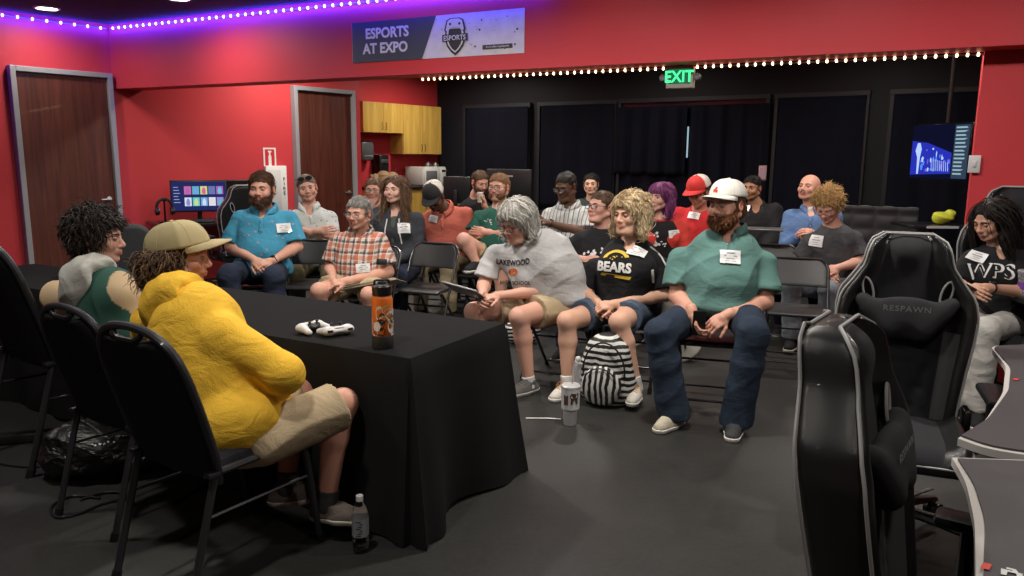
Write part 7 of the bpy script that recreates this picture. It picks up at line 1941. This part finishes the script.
# clear soda bottle on the floor
CLB = mat('clear_bottle', (.97, .98, 1), .03, trans=1.0, ior=1.12)
p = atZ(361, 551, 0)
sb = lathe_thing('soda_bottle', p, 'clear plastic drink bottle with a white cap on the floor by the table', 'bottle', [
    ('bottle_wall', [(.0, .004), (.022, .0), (.031, .008), (.033, .03), (.031, .055), (.033, .07), (.033, .15), (.028, .175), (.018, .20), (.0125, .212), (.0125, .222)], CLB, 28),
    ('label_band', [(.0335, .072), (.0337, .145)], mat('bottle_label', (.22, .23, .24), .4), 28),
    ('cap', [(.0145, .214), (.0145, .234), (.012, .236), (0, .236)], mat('white_plastic'), 20),
    ('drink', [(0, .006), (.028, .010), (.029, .05), (0, .05)], mat('clear_drink', (.9, .9, .9), .03, trans=1.0, ior=1.2), 20)])
m = MB()
for k in range(7):
    a0 = -1.9 + .22 * (k % 3); z = .078 + .0095 * k
    m.add([(.0341 * math.cos(a0 + q * .12), .0341 * math.sin(a0 + q * .12), z + zz) for zz in (0, .004) for q in range(6 - k % 3)], [(q, q + 1, (6 - k % 3) + q + 1, (6 - k % 3) + q) for q in range(5 - k % 3)])
m.build('print', BT_, sb)
# white tumbler with straw on the floor
p = atZ(570, 424, 0)
tu = lathe_thing('tumbler', p, 'white insulated tumbler with a dark animal emblem on the floor', 'tumbler', [
    ('body', [(0, 0), (.036, 0), (.038, .004), (.041, .085), (.044, .09), (.053, .10), (.056, .22), (.056, .226)], mat('tumbler_white', (.60, .61, .62), .35, coat=.2), 32),
    ('lid', [(.057, .222), (.058, .236), (.050, .242), (0, .242)], mat('clear_lid', (.7, .7, .72), .15, trans=.5), 28)])
MB().tube([(0, .01, .12), (.015, .02, .32)], .004, 8).build('straw', mat('clear_lid'), tu)
def on_cyl(poly, a0, r, z0, m, par, nm):
    pts = [(r * math.cos(a0 + x / r), r * math.sin(a0 + x / r), z0 + z) for x, z in poly]; c = np.mean(pts, 0); c[:2] *= r / max(1e-6, np.hypot(*c[:2])); mb = MB(); mb.add(pts + [c], [(i, (i + 1) % len(pts), len(pts)) for i in range(len(pts))]); return mb.build(nm, m, par)
on_cyl([(-.028, .03), (-.018, .048), (.0, .045), (.022, .050), (.030, .035), (.024, .02), (.022, -.02), (.012, -.02), (.010, .005), (-.008, .005), (-.012, -.022), (-.022, -.02), (-.020, .01)], -1.25, .0562, .155, mat('dark_emblem', (.06, .03, .02), .5), tu, 'animal_emblem')
on_cyl([(-.014, -.03), (.014, -.03), (.014, .03), (-.014, .03)], -2.15, .0562, .16, mat('brown_patch', (.12, .05, .04), .5), tu, 'patch')
a, b = atZ(526, 418, .004), atZ(561, 419, .004); stx = empty('paper_strip', tuple((a + b) / 2)); tag(stx, 'thin white paper strip on the floor left of the tumbler', 'paper strip'); MB().tube([a - (a + b) / 2, (b - a) * .1 + V(0, .01, 0), b - (a + b) / 2], .008, 6, flat=.25).build('strip', mat('white_plastic'), stx)
# zebra striped backpack between the woman's feet
zb = bpy.data.materials.new('zebra_cloth'); zb.use_nodes = True; nt = zb.node_tree; pb = nt.nodes['Principled BSDF']; tc = nt.nodes.new('ShaderNodeTexCoord')
wv = nt.nodes.new('ShaderNodeTexWave'); wv.wave_type = 'BANDS'; wv.bands_direction = 'Z'; wv.inputs['Scale'].default_value = 9.5; wv.inputs['Distortion'].default_value = 3.2; wv.inputs['Detail'].default_value = 2; wv.inputs['Detail Scale'].default_value = 1.3
cr = nt.nodes.new('ShaderNodeValToRGB'); cr.color_ramp.elements[0].color = (.012, .012, .012, 1); cr.color_ramp.elements[1].color = (.62, .62, .60, 1); cr.color_ramp.elements[0].position = .5; cr.color_ramp.elements[1].position = .56
nt.links.new(tc.outputs['Object'], wv.inputs['Vector']); nt.links.new(wv.outputs['Color'], cr.inputs[0]); nt.links.new(cr.outputs[0], pb.inputs['Base Color']); pb.inputs['Roughness'].default_value = .45
p = atZ(603, 408, 0); bp_ = empty('backpack', (p[0] + .03, p[1] + .10, 0), math.radians(-20)); bp_.scale = (1.12, 1.1, 1.16); tag(bp_, 'black and white zebra striped backpack between the feet of the woman in the BEARS shirt', 'backpack')
sd = SDF(); sd.ell((0, 0, .17), (.155, .085, .20), k=.06); sd.cap((-.06, 0, .10), (.06, 0, .10), .095, k=.06); sd.ell((0, .0, .28), (.11, .075, .12), k=.05); sd.cut((0, 0, .003), (0, 0, -1)); sd.noise = folds(.006, 6, (10, 10, 14)); sdfobj('main_compartment', sd, .008, zb, bp_)
sd = SDF(); sd.ell((-.01, -.095, .12), (.115, .045, .11), k=.04); sd.cut((0, 0, .01), (0, 0, -1)); sd.noise = folds(.005, 7, (14, 14, 18)); zb2 = zb.copy(); zb2.name = 'zebra_cloth_upright'; [setattr(n_, 'bands_direction', 'X') for n_ in zb2.node_tree.nodes if n_.type == 'TEX_WAVE']; sdfobj('front_pocket', sd, .007, zb2, bp_)
m = MB(); m.tube([(.118 * math.cos(a), -.078 - .02 * math.sin(a), .19 + .17 * math.sin(a)) for a in np.linspace(-.1, PI + .1, 18)], .005, 6); m.build('zip', BLKP, bp_)
m = MB(); m.tube([(.09 * math.cos(a) - .01, -.128, .14 + .085 * math.sin(a)) for a in np.linspace(.1, PI - .1, 14)], .004, 6); m.build('zip', BLKP, bp_)
MB().tube(fillet([(-.03, .02, .385), (-.03, .02, .43), (.03, .02, .43), (.03, .02, .385)], .02, 4), .007, 8).build('carry_loop', BLKP, bp_)
for sx in (-1, 1): MB().tube([(sx * .06, .07, .36), (sx * .10, .13, .26), (sx * .12, .12, .12), (sx * .11, .07, .05)], .014, 8, flat=.5).build('shoulder_strap', BLKP, bp_)
MB().tube([(-.145, -.04, .10), (-.165, -.05, .18), (-.15, -.05, .23)], .026, 10).build('side_bottle', mat('clear_lid'), bp_)
m = MB(); m.ball((-.155, -.05, .245), .018, 10); m.build('bottle_cap', mat('white_plastic'), bp_)
# black drawstring bag and its cords on the floor behind the players
p = atZ(92, 482, 0); bg = empty('drawstring_bag', (p[0], p[1] + .12, 0), .3); tag(bg, 'black drawstring bag slumped on the floor behind the players chairs', 'bag')
BAGM = mat('black_nylon', (.012, .012, .013), .38, crease=.05, bump=.3)
sd = SDF(); sd.ell((0, 0, .10), (.24, .16, .13), k=.06); sd.ell((-.16, .02, .10), (.12, .12, .15), k=.05); sd.ell((.16, -.02, .08), (.14, .12, .10), k=.05); sd.ell((-.05, .05, .2), (.10, .09, .09), k=.05)
sd.noise = folds(.016, 13, (14, 14, 20)); sd.cut((0, 0, .002), (0, 0, -1)); bb = sdfobj('bag_body', sd, .008, BAGM, bg)
decal('lettering', textmesh('LENOVO', .020, .0, 1.1, sub=False), bvh_of(bb), V(.03, -.12, .16), V(.0, -.8, .6), V(0, .6, .8), WT_, bb, off=.004) if False else None
decal('lettering', blob(50, 9, .10, .012), bvh_of(bb), V(.03, -.10, .17), V(.0, -.7, .7), V(0, .6, .8), WT_, bb, off=.004)
def floor_cord(name, pts, label, r=.005, m=BLKP, cat='cord', group=None):
    q = [atZ(x, y, r + .001) for x, y in pts]; c = np.mean(q, 0); t = empty(name, tuple(c)); tag(t, label, cat, group)
    P = [a - c for a in q]; out = []
    for i in range(len(P) - 1):
        p0, p1, p2, p3 = P[max(0, i - 1)], P[i], P[i + 1], P[min(len(P) - 1, i + 2)]
        for s_ in np.linspace(0, 1, 6)[:-1]: out.append(.5 * ((2 * p1) + (-p0 + p2) * s_ + (2 * p0 - 5 * p1 + 4 * p2 - p3) * s_ ** 2 + (-p0 + 3 * p1 - 3 * p2 + p3) * s_ ** 3))
    out.append(P[-1]); MB().tube(out, r, 7).build('cord', m, t)
floor_cord('drawstring', [(100, 498), (72, 496), (52, 506), (56, 517), (78, 514), (102, 504), (130, 496), (108, 492), (80, 500)], 'looped black drawstring trailing from the slumped black bag', .006)
floor_cord('power_cable', [(-8, 462), (14, 466), (34, 467), (52, 464), (66, 452), (78, 446)], 'thin black power cable curving over the floor at the left edge', .005)
floor_cord('power_cable', [(150, 470), (158, 468), (167, 466), (176, 470)], 'short pale cable end on the floor between the chair legs', .004, mat('grey_plastic'))
hx = atZ(64, 446, .0); hb = empty('cable_plug', tuple(hx)); tag(hb, 'small black plug with a shiny edge on the cable under the chairs', 'plug'); MB().box((0, 0, .02), (.07, .04, .04), bev=.01).build('plug_body', BLKG, hb); MB().tube([(.03, -.012, .03), (.06, -.012, .03)], .004, 6).build('prong', mat('steel'), hb)
# long dark rail lying behind the players' chairs
a, b = atZ(-12, 440, .03), atZ(75, 432, .03); rl = empty('floor_rail', tuple((a + b) / 2), math.atan2((b - a)[1], (b - a)[0])); tag(rl, 'long dark flat rail on the floor under the leftmost chair', 'rail'); MB().box((0, 0, .0), (np.linalg.norm(b - a), .07, .05), bev=.01).build('rail_bar', TUBE, rl)
# white bag and dark shoes under the front row chairs
p = atZ(688, 373, 0); wb = empty('tote_bag', (p[0], p[1] + .35, 0), -.3); tag(wb, 'pale tote bag with a dark strap under the chair of the man in teal', 'bag')
sd = SDF(); sd.ell((0, 0, .12), (.17, .08, .14), k=.05); sd.ell((-.06, 0, .18), (.10, .07, .08), k=.04); sd.noise = folds(.010, 17, (16, 16, 20)); sd.cut((0, 0, .002), (0, 0, -1)); sdfobj('bag_body', sd, .008, mat('pale_canvas', (.42, .40, .36), .8, crease=.04), wb)
MB().tube(fillet([(-.10, -.03, .18), (-.08, -.06, .30), (.02, -.08, .28), (.06, -.08, .12)], .05, 4), .012, 8, flat=.5).build('bag_strap', BLKP, wb)
p = atZ(520, 352, 0); lb = empty('shoulder_bag', (p[0] + .02, p[1] + .30, 0), .2); tag(lb, 'black and white bag under the chair of the grey-haired woman', 'bag')
sd = SDF(); sd.ell((0, 0, .11), (.16, .09, .12), k=.05); sd.noise = folds(.012, 23, (16, 16, 20)); sd.cut((0, 0, .002), (0, 0, -1)); sdfobj('bag_body', sd, .008, zb, lb)
# raised phone in the back row, and clipboard
pq = atY(762.5, 173, 7.9); ph = empty('phone', tuple(pq), .2); tag(ph, 'phone with a pinkish picture on a stand against the dark curtain', 'phone'); MB().box((0, 0, 0), (.085, .012, .15), bev=.005).build('case', mat('pink_case', (.42, .22, .24), .5), ph)
MB().box((0, -.0072, -.005), (.062, .002, .105)).build('screen', lum('phone_picture', (.22, .14, .15), 1), ph); MB().tube([(0, .01, -.06), (0, .01, .075 - pq[2])], .006, 8).build('stand_pole', TUBE, ph); MB().lathe([(.10, 0), (.10, .012), (.01, .02)], (0, .01, -pq[2]), 20).build('stand_foot', TUBE, ph)
pq = atY(765, 229, 6.6); cb = empty('laptop', tuple(pq), -.35); tag(cb, 'closed grey laptop on the lap of the man in the black jacket', 'laptop'); MB().box((0, 0, 0), (.30, .21, .018), bev=.006).build('case', mat('laptop_grey', (.13, .13, .135), .35, metal=.5), cb)
# ------------------------------------------------------------------ lamps
DL = [(-4.63, 7.96, 9, 'in the far left corner, over the first door'), (-3.09, 7.40, 16, 'second from the corner, over the blue lit beam'),
        (-1.2, 5.1, 50, 'over the middle of the near tables'), (.7, 3.9, 50, 'between the near table and the front row'), (2.5, 2.9, 30, 'over the gaming desks'),
        (-2.9, 3.4, 22, 'over the left edge chairs'), (-1.0, 2.0, 24, 'over the player in yellow'), (1.0, .7, 11, 'in the near right part of the room'), (-2.3, -.2, 8, 'in the near left part of the room'),
        (-2.6, 9.4, 30, 'behind the beam by the second door'), (-.9, 8.4, 32, 'behind the beam over the left rows'), (.9, 7.4, 32, 'behind the beam over the middle rows'), (2.9, 6.3, 26, 'behind the beam over the right rows'),
        (-1.0, 11.6, 30, 'in front of the kitchenette'), (1.4, 10.0, 10, 'in front of the back windows'), (3.6, 8.4, 10, 'in front of the right back windows'), (5.4, 5.2, 12, 'in the right hand corner')]
for (x, y, p, lab) in DL: downlight(x, y, 'round ceiling downlight ' + lab, p)
def added_beam_light(x, y, tx, ty, tz, p, lab, ang=100, col=(1, .86, .88)):  # out-of-view spotlight added only to brighten the red beam
    t = empty('added_beam_spot', (x, y, 2.95)); tag(t, 'added unseen spotlight brightening the beam, ' + lab, 'spotlight', 'added spotlights brightening the beam')
    d = unit(V(tx - x, ty - y, tz - 2.82)); R = Vector(-d).to_track_quat('Z', 'Y').to_matrix()
    MB().lathe([(.0, .07), (.035, .07), (.04, .0), (.036, 0), (.0, .02)], (0, 0, -.13), 18, R=np.array(R)).build('lamp_head', mat('white_plastic'), t)
    MB().tube([(0, 0, 0), (0, 0, -.10)], .012, 8).build('stem', mat('white_plastic'), t)
    l = bpy.data.lights.new('added_spot_lamp', 'SPOT'); l.energy = p; l.spot_size = math.radians(ang); l.spot_blend = 1; l.shadow_soft_size = .05; l.color = col
    o = bpy.data.objects.new('added_spot_lamp', l); link(o, t); o.location = tuple(V(0, 0, -.13) + d * .03); o.rotation_euler = Vector(-d).to_track_quat('Z', 'Y').to_euler()
for k, (s_, p) in enumerate(((2.4, 60), (4.2, 130), (6.0, 170), (7.6, 160), (9.0, 110))):
    q = BA + BD * s_; a_ = q + BN * 1.5; added_beam_light(a_[0], a_[1], q[0], q[1], 2.05, p * .17, ['by the banner end', 'by the banner', 'by the exit sign', 'by the red wall', 'at the right'][k])
w = bpy.data.worlds.new('world'); SC.world = w; w.use_nodes = True
w.node_tree.nodes['Background'].inputs[0].default_value = (.5, .5, .6, 1); w.node_tree.nodes['Background'].inputs[1].default_value = .02
SC.view_settings.exposure = 0.14
SC.cycles.max_bounces = 8
cam = bpy.data.objects.new('camera', bpy.data.cameras.new('camera')); link(cam)
cam.data.sensor_width = 36; cam.data.lens = 36 * CF / 1024
Mx = Matrix.Rotation(PI / 2 - CP, 4, 'X') @ Matrix.Rotation(CR, 4, 'Z')
cam.matrix_world = Matrix.Translation((0, 0, CH)) @ Mx
cam.data.clip_start = .05
SC.camera = cam
SC.view_settings.view_transform = 'Standard'; SC.view_settings.look = 'None'; SC.view_settings.gamma = 1; SC.view_settings.use_curve_mapping = False
